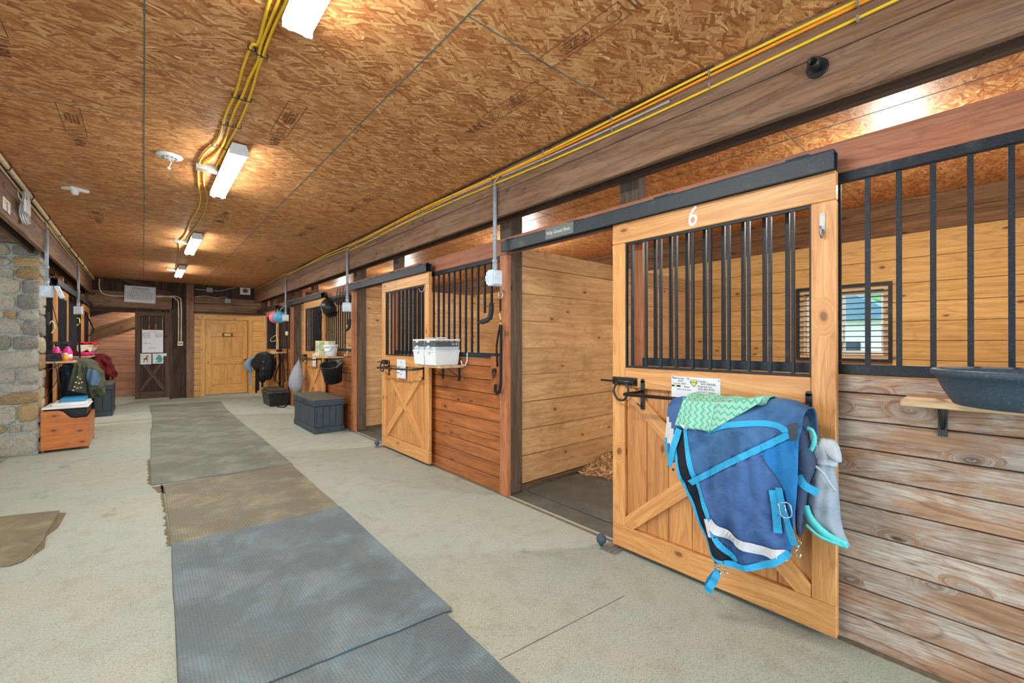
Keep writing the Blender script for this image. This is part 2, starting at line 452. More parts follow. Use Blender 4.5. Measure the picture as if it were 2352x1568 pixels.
# ------------------------------------------------------------------ mesh builder
class MB:
    def __init__(s):
        s.v = []; s.f = []; s.gc = []; s.rn = []; s.mi = []; s.sm = []
    def add(s, vs, fs, gc=None, rnd=None, mat=0, smooth=False):
        b = len(s.v)
        r = random.random() if rnd is None else rnd
        off = Vector((random.uniform(0, 30), random.uniform(0, 30), random.uniform(0, 30)))
        for i, v in enumerate(vs):
            s.v.append(tuple(v))
            g = Vector(gc[i]) + off if gc is not None else Vector(v) + off
            s.gc.append(tuple(g)); s.rn.append(r)
        for f in fs:
            s.f.append([b + i for i in f]); s.mi.append(mat); s.sm.append(smooth)
        return s
    def box(s, x0, x1, y0, y1, z0, z1, g='z', mat=0, rnd=None):
        vs = [Vector((x, y, z)) for z in (z0, z1) for y in (y0, y1) for x in (x0, x1)]
        fs = [(0, 2, 3, 1), (4, 5, 7, 6), (0, 1, 5, 4), (2, 6, 7, 3), (0, 4, 6, 2), (1, 3, 7, 5)]
        k = 'xyz'.index(g)
        gc = [Vector((v[k], v[(k + 1) % 3], v[(k + 2) % 3])) for v in vs]
        return s.add(vs, fs, gc, rnd, mat)
    def beam(s, p0, p1, w, h, up=(0, 0, 1), mat=0, rnd=None):
        """bar from p0 to p1, width w across, height h along up"""
        p0, p1 = Vector(p0), Vector(p1)
        d = (p1 - p0); L = d.length; d.normalize()
        u = Vector(up); u = (u - d * u.dot(d)).normalized()
        c = d.cross(u)
        vs, gc = [], []
        for t in (0, L):
            for a, b in ((-1, -1), (1, -1), (1, 1), (-1, 1)):
                vs.append(p0 + d * t + c * (a * w / 2) + u * (b * h / 2)); gc.append(Vector((t, a * w / 2, b * h / 2)))
        fs = [(0, 1, 2, 3), (4, 7, 6, 5), (0, 4, 5, 1), (1, 5, 6, 2), (2, 6, 7, 3), (3, 7, 4, 0)]
        return s.add(vs, fs, gc, rnd, mat)
    def cyl(s, p0, p1, r0, r1=None, n=12, mat=0, cap=True, smooth=True):
        r1 = r0 if r1 is None else r1
        p0, p1 = Vector(p0), Vector(p1)
        d = (p1 - p0).normalized()
        a = d.orthogonal().normalized(); b = d.cross(a)
        vs = []
        for p, r in ((p0, r0), (p1, r1)):
            for k in range(n):
                t = 2 * math.pi * k / n
                vs.append(p + a * (math.cos(t) * r) + b * (math.sin(t) * r))
        fs = [(k, (k + 1) % n, n + (k + 1) % n, n + k) for k in range(n)]
        s.add(vs, fs, None, None, mat, smooth)
        if cap:
            o = len(s.v) - 2 * n
            s.f.append([o + k for k in reversed(range(n))]); s.mi.append(mat); s.sm.append(False)
            s.f.append([o + n + k for k in range(n)]); s.mi.append(mat); s.sm.append(False)
        return s
    def tube(s, pts, r, n=8, mat=0, closed=False):
        pts = [Vector(p) for p in pts]
        m = len(pts)
        vs = []; a = None
        for i, p in enumerate(pts):
            if closed:
                d = (pts[(i + 1) % m] - pts[i - 1]).normalized()
            else:
                d = (pts[min(i + 1, m - 1)] - pts[max(i - 1, 0)]).normalized()
            if a is None: a = d.orthogonal().normalized()
            a = (a - d * a.dot(d))
            a = a.normalized() if a.length > 1e-6 else d.orthogonal().normalized()
            b = d.cross(a)
            rr = r[i] if isinstance(r, (list, tuple)) else r
            for k in range(n):
                t = 2 * math.pi * k / n
                vs.append(p + a * (math.cos(t) * rr) + b * (math.sin(t) * rr))
        fs = []
        for i in range(m if closed else m - 1):
            j = (i + 1) % m
            for k in range(n):
                fs.append((i * n + k, i * n + (k + 1) % n, j * n + (k + 1) % n, j * n + k))
        if not closed:
            fs.append(tuple(reversed(range(n)))); fs.append(tuple((m - 1) * n + k for k in range(n)))
        return s.add(vs, fs, None, None, mat, True)
    def lathe(s, prof, c, n=24, mat=0, sx=1.0, sy=1.0, rot=None):
        vs = []
        for r, z in prof:
            for k in range(n):
                t = 2 * math.pi * k / n
                v = Vector((math.cos(t) * r * sx, math.sin(t) * r * sy, z))
                if rot: v = rot @ v
                vs.append(v + Vector(c))
        fs = []
        for i in range(len(prof) - 1):
            for k in range(n):
                fs.append((i * n + k, i * n + (k + 1) % n, (i + 1) * n + (k + 1) % n, (i + 1) * n + k))
        if prof[0][0] > 1e-5: fs.append(tuple(reversed(range(n))))
        if prof[-1][0] > 1e-5: fs.append(tuple((len(prof) - 1) * n + k for k in range(n)))
        return s.add(vs, fs, None, None, mat, True)
    def ell(s, c, rx, ry, rz, n=18, m=10, mat=0):
        prof = [(max(1e-4, math.sin(math.pi * i / m)), -math.cos(math.pi * i / m)) for i in range(m + 1)]
        vs = []
        for r, z in prof:
            for k in range(n):
                t = 2 * math.pi * k / n
                vs.append(Vector((math.cos(t) * r * rx, math.sin(t) * r * ry, z * rz)) + Vector(c))
        fs = []
        for i in range(m):
            for k in range(n):
                fs.append((i * n + k, i * n + (k + 1) % n, (i + 1) * n + (k + 1) % n, (i + 1) * n + k))
        return s.add(vs, fs, None, None, mat, True)
    def prism(s, poly, e, mat=0, g=None, rnd=None):
        """poly: 3-D loop, e: extrusion vector"""
        poly = [Vector(p) for p in poly]; e = Vector(e); n = len(poly)
        vs = poly + [p + e for p in poly]
        fs = [tuple(reversed(range(n))), tuple(range(n, 2 * n))] + [(k, (k + 1) % n, n + (k + 1) % n, n + k) for k in range(n)]
        gc = None
        if g:
            i = 'xyz'.index(g)
            gc = [Vector((v[i], v[(i + 1) % 3], v[(i + 2) % 3])) for v in vs]
        return s.add(vs, fs, gc, rnd, mat)
    def strip(s, left, right, mat=0, gc=None):
        n = len(left)
        vs = list(left) + list(right)
        fs = [(k, k + 1, n + k + 1, n + k) for k in range(n - 1)]
        return s.add(vs, fs, gc, None, mat, True)
    def obj(s, name, mats, parent=None, origin=None, bevel=0, solid=0, sub=0, parts_org=None):
        me = bpy.data.meshes.new(name)
        o3 = Vector(origin) if origin is not None else Vector((0, 0, 0))
        me.from_pydata([tuple(Vector(v) - o3) for v in s.v], [], s.f)
        if not isinstance(mats, (list, tuple)): mats = [mats]
        for m in mats: me.materials.append(M[m] if isinstance(m, str) else m)
        me.polygons.foreach_set('material_index', s.mi)
        me.polygons.foreach_set('use_smooth', s.sm)
        a = me.attributes.new('gc', 'FLOAT_VECTOR', 'POINT')
        a.data.foreach_set('vector', [c for g in s.gc for c in g])
        b = me.attributes.new('rnd', 'FLOAT', 'POINT')
        b.data.foreach_set('value', s.rn)
        me.update()
        o = bpy.data.objects.new(name, me)
        COL.objects.link(o)
        o.location = o3
        if parent is not None:
            o.parent = parent
            wl = parent_loc(parent)
            o.location = o3 - wl
        if bevel:
            md = o.modifiers.new('edge', 'BEVEL'); md.width = bevel; md.segments = 1; md.limit_method = 'ANGLE'
        if solid:
            md = o.modifiers.new('thickness', 'SOLIDIFY'); md.thickness = solid; md.offset = 0
        if sub:
            md = o.modifiers.new('smooth', 'SUBSURF'); md.levels = sub; md.render_levels = sub
        return o

def smooth_path(P, sub=6):
    P = [Vector(p) for p in P]; out = []
    for i in range(len(P) - 1):
        p0 = P[max(i - 1, 0)]; p1 = P[i]; p2 = P[i + 1]; p3 = P[min(i + 2, len(P) - 1)]
        for k in range(sub):
            t = k / sub
            out.append(0.5 * ((2 * p1) + (p2 - p0) * t + (2 * p0 - 5 * p1 + 4 * p2 - p3) * t * t + (3 * p1 - p0 - 3 * p2 + p3) * t ** 3))
    out.append(P[-1]); return out

def parent_loc(o):
    v = Vector((0, 0, 0))
    while o is not None:
        v = v + Vector(o.location); o = o.parent
    return v
def thing(name, label, cat, loc=(0, 0, 0), group=None):
    o = bpy.data.objects.new(name, None)
    o.empty_display_size = 0.1
    COL.objects.link(o); o.location = loc
    o['label'] = label; o['category'] = cat
    if group: o['group'] = group
    return o
def tag(o, label, cat, group=None):
    o['label'] = label; o['category'] = cat
    if group: o['group'] = group
    return o
def struct(o):
    o['kind'] = 'structure'
    return o
def copy_part(src, parent):
    c = src.copy(); COL.objects.link(c); c.parent = parent
    for ch in list(src.children): copy_part(ch, c)
    return c
def copy_thing(src, loc, label, skip=()):
    r = src.copy(); COL.objects.link(r); r.location = loc; r['label'] = label
    for ch in list(src.children):
        if ch.name.split('.')[0] in skip: continue
        copy_part(ch, r)
    return r

def text(body, size, loc, right, up, mat, parent, name='lettering', align='CENTER', ext=0.0006, spacing=1.0, bold=0.0, xs=1.0, line=1.0):
    cu = bpy.data.curves.new('lettering', 'FONT')
    cu.body = body; cu.size = size; cu.align_x = align; cu.align_y = 'CENTER'; cu.extrude = ext
    cu.space_character = spacing; cu.offset = bold; cu.space_line = line
    cu.resolution_u = 3
    t = bpy.data.objects.new('tmp', cu); COL.objects.link(t)
    dg = bpy.context.evaluated_depsgraph_get()
    me = bpy.data.meshes.new_from_object(t.evaluated_get(dg))
    bpy.data.objects.remove(t)
    me.materials.clear(); me.materials.append(M[mat])
    r = Vector(right).normalized(); u = Vector(up).normalized(); n = r.cross(u)
    mt = Matrix(((r[0], u[0], n[0], 0), (r[1], u[1], n[1], 0), (r[2], u[2], n[2], 0), (0, 0, 0, 1)))
    me.transform(mt @ Matrix.Diagonal((xs, 1, 1, 1)))
    o = bpy.data.objects.new(name, me); COL.objects.link(o)
    o.parent = parent
    o.location = Vector(loc) - parent_loc(parent)
    return o

# ================================================================== SHELL
ZC = 2.85           # ceiling
XW = 2.47           # face of the stall fronts, right
XL = -1.00          # face of the stall fronts, left
YE = 13.40          # end wall
XB = 5.90           # outer wall of the right stalls
POSTS = [2.92, 6.58, 10.24]

# floor
m = MB(); m.box(-6, 2.50, -3.6, YE + 4.0, -0.12, 0, 'y'); struct(m.obj('floor', 'concrete'))
m = MB(); m.box(2.50, XB + 0.1, -3.6, YE, -0.12, -0.004, 'y'); struct(m.obj('floor', 'stall_floor'))
# control joint and stains in the slab
m = MB(); m.box(XW - 0.03, XW - 0.004, -0.6, YE, 0, 0.003, 'y')
struct(m.obj('trim_1', 'dirt'))

# ceiling: OSB sheets with their joints
m = MB(); m.box(-6, XB + 0.2, -3.6, YE + 0.1, ZC, ZC + 0.02, 'y')
ceil = struct(m.obj('ceiling', 'osb'))
m = MB()
def joint(x0, y0, x1, y1, w=0.006):
    m.box(min(x0, x1) - (w / 2 if x0 == x1 else 0), max(x0, x1) + (w / 2 if x0 == x1 else 0),
          min(y0, y1) - (w / 2 if y0 == y1 else 0), max(y0, y1) + (w / 2 if y0 == y1 else 0), ZC - 0.0015, ZC + 0.001, 'y')
for x in (0.0, 1.10): joint(x, -1, x, YE)
for x in (3.54, 4.76): joint(x, -1, x, YE)
for k in range(-1, 6):
    joint(1.10, 1.58 + 2.44 * k, 2.28, 1.58 + 2.44 * k, 0.005)
    joint(-0.87, 3.75 + 2.44 * k, 0.0, 3.75 + 2.44 * k, 0.005)
    if k > 1: joint(0.0, 2.6 + 2.44 * k, 1.10, 2.6 + 2.44 * k, 0.003)
    joint(2.5, 1.0 + 2.44 * k, 5.9, 1.0 + 2.44 * k, 0.005)
m.obj('sheet_joint', 'seam', ceil)
# mill stamps printed on the sheets
def stamp_frame(x0, x1, y0, y1, w=0.004):
    q = MB()
    for a, b, c, d in ((x0, x1, y0, y0 + w), (x0, x1, y1 - w, y1), (x0, x0 + w, y0, y1), (x1 - w, x1, y0, y1)):
        q.box(a, b, c, d, ZC - 0.0012, ZC, 'y')
    return q
def stamp(cx, cy, flip=1, side=1, long=0.50):
    q = stamp_frame(cx - 0.055, cx + 0.055, cy - long / 2, cy + long / 2)
    for a_, w_ in ((0.035, 0.010), (0.055, 0.006)):
        ya = cy + side * (long / 2 + a_); q.box(cx - 0.05, cx + 0.05, ya - w_ / 2, ya + w_ / 2, ZC - 0.0012, ZC, 'y')
    pts = [(cx + 0.004 + 0.026 * math.cos(a * math.pi / 8), cy + side * (long / 2 - 0.06) + 0.036 * math.sin(a * math.pi / 8), ZC - 0.001) for a in range(16)]
    q.tube(pts, 0.0022, 4, closed=True)
    q.obj('mill_stamp', 'ink_brown', ceil)
    text('RATED SHEATHING\n24/16  7/16 INCH\nSIZED FOR SPACING\nEXPOSURE 1', 0.019, (cx, cy - 0.04 * side, ZC - 0.001), (0, 1 * flip, 0), (1 * flip, 0, 0), 'ink_brown', ceil, 'mill_stamp')
    text('APA', 0.085, (cx, cy + side * (long / 2 + 0.15) , ZC - 0.001), (0, 1 * flip, 0), (1 * flip, 0, 0), 'ink_brown', ceil, 'mill_stamp', bold=0.002)
for cx, cy, fl in ((1.60, 1.34, -1), (1.72, 1.98, 1), (1.75, 4.35, 1), (1.62, 5.9, 1), (-0.36, 4.05, 1), (-0.55, 2.9, 1), (0.72, 3.1, 1), (0.70, 6.2, -1), (-0.42, 6.8, 1), (1.7, 8.3, 1)):
    stamp(cx, cy, 1, fl)

# ------------------------------------------------------------------ posts, beams
def post(name_loc, x0, x1, y0, y1, z0, z1, mat, label, cat='post', name='timber_post', grp=None, bev=0.006):
    q = MB(); q.box(x0, x1, y0, y1, z0, z1, 'z')
    o = q.obj(name, mat, origin=((x0 + x1) / 2, (y0 + y1) / 2, z0), bevel=bev)
    return tag(o, label, cat, grp)
plabels = ['dark weathered timber post between the wide open stall 6 and the grey drop outlet',
           'dark timber post between stall doorway 5 and the shelf with the white pail',
           'dark timber post beside the farthest stall, behind the hanging black lead rope']
for k, yp in enumerate(POSTS):
    post(None, XW + 0.035, XW + 0.185, yp, yp + 0.15, 0, ZC, 'post', plabels[k])
    q = MB(); q.box(XW - 0.02, XW + 0.034, yp - 0.012, yp + 0.085, 0, 2.165, 'z')
    tag(q.obj('trim_board', 'trim_red', origin=(XW, yp, 0), bevel=0.004),
        ['reddish trim board covering the post edge beside open stall 6', 'reddish trim board on the post beside stall doorway 5', 'reddish trim board on the post beside the black storage trunk'][k], 'trim board')

def plank_beam(x0, x1, y0, y1, zs, mat, name, label):
    q = MB()
    for a, b in zip(zs[:-1], zs[1:]):
        q.box(x0, x1, y0, y1, a + 0.002, b - 0.002, 'y')
    return tag(q.obj(name, mat, origin=((x0 + x1) / 2, y0, zs[0]), bevel=0.004), label, 'beam')
plank_beam(2.28, 2.32, -1.5, 6.5, [2.445, 2.655, ZC], 'beam', 'facing_beam', 'brown double plank beam under the ceiling above the near stalls')
plank_beam(2.28, 2.32, 6.504, YE, [2.445, 2.655, ZC], 'beam', 'facing_beam', 'brown double plank beam above the far stalls, ending at the pine door wall')
plank_beam(XW, XW + 0.034, -1.5, YE, [2.47, ZC], 'beam_dark', 'rear_beam', 'dark timber beam just behind the brown plank beam of the stall row')
plank_beam(-0.91, -0.87, -1.5, 7.3, [2.42, 2.655, ZC], 'beam', 'facing_beam', 'brown plank beam with the coiled white cable hanging on it')
plank_beam(-0.91, -0.87, 7.304, YE, [2.45, 2.655, ZC], 'beam', 'facing_beam', 'brown plank beam above the stalls behind the stone pillar')
plank_beam(-1.06, -1.02, -1.5, YE, [2.47, ZC], 'beam_dark', 'rear_beam', 'dark beam behind the plank beam over the stone pillar')

# cripple posts over the header
for yy, lab in ((1.60, 'short dark timber above the long track with the name plate'), (5.16, 'short dark timber above the track beside the two lidded boxes'),
                (8.82, 'short dark timber above the track with the riding helmet'), (12.3, 'short dark timber above the farthest stall track')):
    post(None, XW + 0.036, XW + 0.13, yy, yy + 0.15, 2.325, ZC, 'post', lab, 'post', 'cripple_stud')
for yy, lab in ((9.55, 'short stud above the header next to the far drop pipe'), (12.9, 'small stud over the header near the pine door corner')):
    post(None, XW + 0.036, XW + 0.09, yy, yy + 0.06, 2.325, ZC, 'header', lab, 'post', 'cripple_stud')

# headers
for y0, y1, lab in ((-1.5, 2.925, 'reddish header board above the near stall with the rubber feed tub'), (2.93, 6.585, 'reddish header board above stall 5'),
                    (6.59, 10.245, 'reddish header board with the black hook rack above the helmet'), (10.25, YE, 'reddish header board above the farthest stall')):
    q = MB(); q.box(XW + 0.002, XW + 0.034, y0, y1, 2.17, 2.322, 'y')
    tag(q.obj('header_board', 'header', origin=(XW, y0, 2.17), bevel=0.003), lab, 'header board')

# ------------------------------------------------------------------ stall walls
def boards_wall(x0, x1, y0, y1, z0, z1, pitch, axis, mats, gap=0.003, hole=None, zdark=None):
    q = MB(); z = z0; k = 0
    while z < z1 - 0.01:
        zz = min(z + pitch, z1)
        mi = 1 if (zdark is not None and z > zdark - 0.02) else 0
        segs = [(y0, y1)] if axis == 'y' else [(x0, x1)]
        if hole and zz > hole[2] + 0.001 and z < hole[3] - 0.001:
            segs = [(y0, hole[0]), (hole[1], y1)]
        for a, b in segs:
            if hole and segs[0] == (y0, y1) and False: pass
            if axis == 'y':
                if hole and len(segs) == 2:
                    q.box(x0, x1, a, b, z + gap, zz - gap, 'y', mi)
                else: q.box(x0, x1, a, b, z + gap, zz - gap, 'y', mi)
            else: q.box(a, b, y0, y1, z + gap, zz - gap, 'x', mi)
        z = zz; k += 1
    return q
# outer wall of the stalls, window hole y 0.80..1.57, z 1.21..1.98
WY0, WY1, WZ0, WZ1 = 0.79, 1.59, 1.20, 1.985
q = boards_wall(XB, XB + 0.04, -2.4, YE, -0.004, WZ0, 0.2007, 'y', None, 0.0025)
q2 = boards_wall(XB, XB + 0.04, -2.4, YE, WZ0, WZ1, 0.1963, 'y', None, 0.0025, (WY0, WY1, WZ0, WZ1))
q3 = boards_wall(XB, XB + 0.04, -2.4, YE, WZ1, 2.49, 0.2525, 'y', None, 0.0025)
q4 = boards_wall(XB, XB + 0.04, -2.4, YE, 2.49, ZC, 0.18, 'y', None, 0.0025, zdark=2.4)
for o_ in (q2, q3, q4):
    b0 = len(q.v); q.v += o_.v; q.gc += o_.gc; q.rn += o_.rn; q.mi += o_.mi; q.sm += o_.sm
    q.f += [[i + b0 for i in f] for f in o_.f]
struct(q.obj('wall_right', ['pine_back', 'brown_board']))
q = MB(); q.box(XB + 0.045, XB + 0.06, -2.4, WY0 - 0.02, 0, ZC); q.box(XB + 0.045, XB + 0.06, WY1 + 0.02, YE, 0, ZC)
q.box(XB + 0.045, XB + 0.06, WY0 - 0.02, WY1 + 0.02, 0, WZ0 - 0.02); q.box(XB + 0.045, XB + 0.06, WY0 - 0.02, WY1 + 0.02, WZ1 + 0.02, ZC)
struct(q.obj('wall_right', 'beam_dark'))
q = MB(); q.box(XB - 0.3, XB + 0.1, -2.5, -2.45, 0, ZC); struct(q.obj('wall_right', 'pine_back'))

# partitions between the stalls
for k, yp in enumerate(POSTS):
    q = MB()
    z = 0.04; n = 0
    q.box(XW + 0.19, XB - 0.004, yp + 0.035, yp + 0.11, -0.004, 0.035, 'x', 1)
    for zz in (0.30, 0.55, 0.81, 1.07, 1.32, 1.58, 1.84, 2.10, 2.275):
        q.box(XW + 0.19, XB - 0.004, yp + 0.06 + random.uniform(0, 0.006), yp + 0.10, z + 0.003, zz - 0.003, 'x', 0)
        z = zz; n += 1
    o = q.obj('stall_partition', ['pine', 'post'], origin=(XW + 0.19, yp, 0), bevel=0.002)
    tag(o, ['board partition inside open stall 6, wood shavings at its foot', 'board partition seen through stall doorway 5', 'board partition seen through the doorway of the stall with the white pail'][k], 'partition')
# rail post inside stall 5 partition end at outer wall
# near end of the row
q = boards_wall(XW + 0.04, XB, -0.86, -0.82, 0, 2.275, 0.255, 'x', None)
tag(q.obj('stall_partition', 'pine'), 'board partition nearest the rubber feed tub', 'partition')

# window in stall 6
q = MB()
for a, b, c, d in ((WY0, WY1, WZ0, WZ0 + 0.04), (WY0, WY1, WZ1 - 0.04, WZ1), (WY0, WY0 + 0.04, WZ0 + 0.04, WZ1 - 0.04), (WY1 - 0.04, WY1, WZ0 + 0.04, WZ1 - 0.04)):
    q.box(XB + 0.005, XB + 0.16, a, b, c, d, 'y')
win = struct(q.obj('window_1', 'raw_shelf'))
q = MB()
for a, b, c, d in ((WY0 + 0.042, WY1 - 0.042, WZ0 + 0.042, WZ0 + 0.085), (WY0 + 0.042, WY1 - 0.042, WZ1 - 0.085, WZ1 - 0.042), (WY0 + 0.042, WY0 + 0.075, WZ0 + 0.085, WZ1 - 0.085), (WY1 - 0.075, WY1 - 0.042, WZ0 + 0.085, WZ1 - 0.085), ((WY0 + WY1) / 2 - 0.012, (WY0 + WY1) / 2 + 0.012, WZ0 + 0.085, WZ1 - 0.085)):
    q.box(XB + 0.10, XB + 0.13, a, b, c, d, 'y')
q.obj('window_frame', 'white', win)
q = MB(); q.box(XB + 0.112, XB + 0.116, WY0 + 0.07, WY1 - 0.07, WZ0 + 0.08, WZ1 - 0.08); q.obj('window_pane', 'pane', win)
wg = thing('window_grille', 'black steel guard with thin horizontal bars over the stall window', 'window guard', (XB - 0.02, WY0, WZ0))
q = MB()
for a, b, c, d in ((WY0 - 0.03, WY1 + 0.03, WZ0 - 0.03, WZ0), (WY0 - 0.03, WY1 + 0.03, WZ1, WZ1 + 0.03), (WY0 - 0.03, WY0, WZ0, WZ1), (WY1, WY1 + 0.03, WZ0, WZ1)):
    q.box(XB - 0.035, XB - 0.004, a, b, c, d, 'y')
q.obj('frame', 'steel', wg)
for k in range(12):
    z = WZ0 + 0.06 + k * 0.0605
    MB().cyl((XB - 0.02, WY0, z), (XB - 0.02, WY1, z), 0.005, n=6).obj('bar', 'steel', wg)

# outside view
q = MB(); q.box(XB + 0.3, 60, -30, 40, -0.6, -0.5); struct(q.obj('ground', 'grass'))
for k, (x, y, s) in enumerate(((24, -1.0, 3.2), (26, 6.5, 3.8), (25, 14, 3.4), (30, -9, 4.2))):
    q = MB()
    for j in range(7):
        q.ell((x + random.uniform(-1, 1), y + random.uniform(-1.5, 1.5), 1.2 + random.uniform(0, 1.2) * s / 2), s * 0.5, s * 0.55, s * 0.5, 12, 8)
    for i, v in enumerate(q.v):
        v = Vector(v); q.v[i] = tuple(v + 0.35 * mnoise.noise_vector(v * 1.3))
    t_ = thing('leafy_tree', ['green tree beyond the lawn, behind the white outbuilding', 'green tree beyond the lawn, farther along the hedge line', 'green tree seen through the stall window, end of the row', 'tall green tree at the edge of the lawn outside'][k], 'tree', (x, y, -0.5))
    q.obj('foliage', 'leaves', t_); MB().cyl((x, y, -0.5), (x, y, 1.4), 0.25, 0.18).obj('trunk', 'post', t_)
hb = thing('outbuilding', 'white outbuilding with a blue grey roof seen through the stall window', 'building', (16, 3.2, -0.5))
q = MB(); q.box(15, 18, 1.8, 5.2, -0.5, 2.0); q.obj('wall', 'house_white', hb)
q = MB(); q.prism([(14.8, 1.6, 2.0), (14.8, 5.4, 2.0), (14.8, 3.5, 3.2)], (3.4, 0, 0)); q.obj('roof', 'house_blue', hb)
for a in (2.6, 3.9): MB().box(14.97, 15.0, a, a + 0.6, 0.6, 1.4).obj('window', 'navy', hb)

# ------------------------------------------------------------------ stall fronts (kick boards + bar grille)
def stall_front(y0, y1, sg, mat, label, xface, bars_step=0.106, elbow=True):
    """sg=-1: the aisle is towards -X (right row); +1: left row."""
    X = lambda o: xface + sg * o          # o = distance out into the aisle
    t = thing('barred_partition', label, 'stall wall', (xface, y0, 0))
    q = MB(); z = 0; k = 0
    while z < 1.2:
        zz = min(z + 0.1275, 1.225)
        a, b = sorted((X(0), X(-0.03)))
        q.box(a, b, y0, y1, z + 0.002, zz - 0.003, 'y', 0)
        z = zz
    q.obj('kick_board_panel', mat, t, origin=(xface, y0, 0), bevel=0.004)
    q = MB(); a, b = sorted((X(-0.032), X(-0.045))); q.box(a, b, y0 + 0.08, y1, 0, 1.22); q.obj('backing', 'beam_dark', t)
    q = MB(); a, b = sorted((X(0.002), X(-0.035)))
    q.box(a, b, y0 + 0.0, y1, 1.228, 1.277, 'y'); q.obj('bottom_rail', 'steel', t, bevel=0.002)
    q = MB(); a, b = sorted((X(0.006), X(-0.03)))
    q.box(a, b, y0 + 0.0, y1, 2.128, 2.168, 'y') if False else q.box(a, b, y0, y1, 2.125, 2.169, 'y')
    q.obj('top_rail', 'steel', t, bevel=0.002)
    y = y0 + (0.16 if elbow else 0.095); n = 0
    while y < y1 - 0.02:
        zl = 1.277
        if elbow and n in (0, 1): zl = 1.74 if n == 0 else 1.66
        a, b = sorted((X(-0.008), X(-0.026)))
        qq = MB(); qq.box(a, b, y - 0.009, y + 0.009, zl, 2.125, 'z'); qq.obj('bar', 'steel', t)
        y += bars_step; n += 1
    if elbow:
        # bent-out feed opening bar with foam padding
        ye = y0 + 0.16
        px_ = X(0.02)
        MB().tube([(X(-0.016), ye, 1.75), (X(-0.01), ye, 1.66), (X(0.01), ye + 0.03, 1.60), (X(0.01), ye + 0.10, 1.575), (X(-0.01), ye + 0.21, 1.575)], 0.009, 8).obj('feed_bar', 'steel', t)
        MB().tube([(X(-0.016), ye, 1.745), (X(-0.012), ye, 1.66), (X(-0.006), ye + 0.012, 1.61), (X(0.004), ye + 0.05, 1.585), (X(0.004), ye + 0.13, 1.575)], 0.024, 10).obj('foam_pad', 'foam', t)
    # jamb at the doorway
    q = MB(); a, b = sorted((X(0.0), X(-0.07))); q.box(a, b, y1, y1 + 0.09, 0, 2.168, 'z'); q.obj('jamb', 'trim_red', t, bevel=0.003)
    return t
stall_front(-0.75, 1.55, -1, 'kick_worn', 'grey weathered board stall wall with black bars above, feed tub shelf on it', XW, elbow=False)
stall_front(3.01, 5.20, -1, 'kick', 'reddish board stall wall with black bars behind the two clear lidded boxes', XW)
stall_front(6.67, 8.86, -1, 'kick', 'reddish board stall wall with bars behind the white pail and black bucket', XW)
stall_front(10.33, 12.30, -1, 'kick', 'reddish board stall wall with bars behind the black storage trunk', XW, elbow=False)
stall_front(8.22, 9.72, 1, 'kick', 'board stall wall with dark bars just behind the stone pillar', XL, elbow=False)
stall_front(10.75, 13.14, 1, 'kick', 'board stall wall with bars beyond the pink spray bottles', XL, elbow=False)

# ------------------------------------------------------------------ tracks
def track(y0, y1, sg, xf, label):
    X = lambda o: xf + sg * o
    t = thing('door_track', label, 'door track', (xf, y0, 2.155))
    q = MB(); xs = sorted((X(0.0), X(0.075)))
    # inverted box section, open below
    q.box(xs[0], xs[1], y0, y1, 2.244, 2.25, 'y')
    q.box(xs[0], xs[0] + 0.006, y0, y1, 2.160, 2.244, 'y'); q.box(xs[1] - 0.006, xs[1], y0, y1, 2.160, 2.244, 'y')
    q.box(xs[0] + 0.006, xs[0] + 0.02, y0, y1, 2.160, 2.166, 'y'); q.box(xs[1] - 0.02, xs[1] - 0.006, y0, y1, 2.160, 2.166, 'y')
    q.obj('rail', 'steel_track', t, bevel=0.0015)
    n = 4; xx = sorted((X(-0.03), X(0.078)))
    for k in range(n):
        y = y0 + 0.1 + (y1 - y0 - 0.25) * k / (n - 1)
        q = MB(); q.box(xx[0], xx[1], y, y + 0.09, 2.2505, 2.258, 'y')
        q.box(min(X(-0.006), X(-0.03)), max(X(-0.006), X(-0.03)), y + 0.01, y + 0.08, 2.258, 2.285, 'y')
        q.obj('bracket', 'steel_track', t)
    return t
XT = 2.42
TR = [(0.50, 2.86, 'long black steel door track over stall 6 with a small name plate'), (4.16, 6.52, 'black steel door track over stall 5'),
      (7.82, 10.18, 'black steel door track over the helmet stall'), (11.22, 13.36, 'black steel door track over the farthest stall, ending at the pine door wall')]
tracks = [track(a, b, -1, XT, l) for a, b, l in TR]
track(8.35, 11.30, 1, -0.95, 'black steel door track above the pink spray bottles')
track(11.38, 13.36, 1, -0.95, 'black steel door track above the red and white feed bag')
# name plate on the track of stall 6
np_ = thing('name_plate', 'small engraved grey name plate fixed to the near door track', 'name plate', (2.343, 2.2, 2.2))
q = MB(); q.box(2.338, 2.3445, 2.03, 2.31, 2.166, 2.25); q.obj('plate', 'label_grey', np_)
text('Wily Good Shot', 0.036, (2.3372, 2.18, 2.208), (0, -1, 0), (0, 0, 1), 'paper', np_, ext=0.0004)

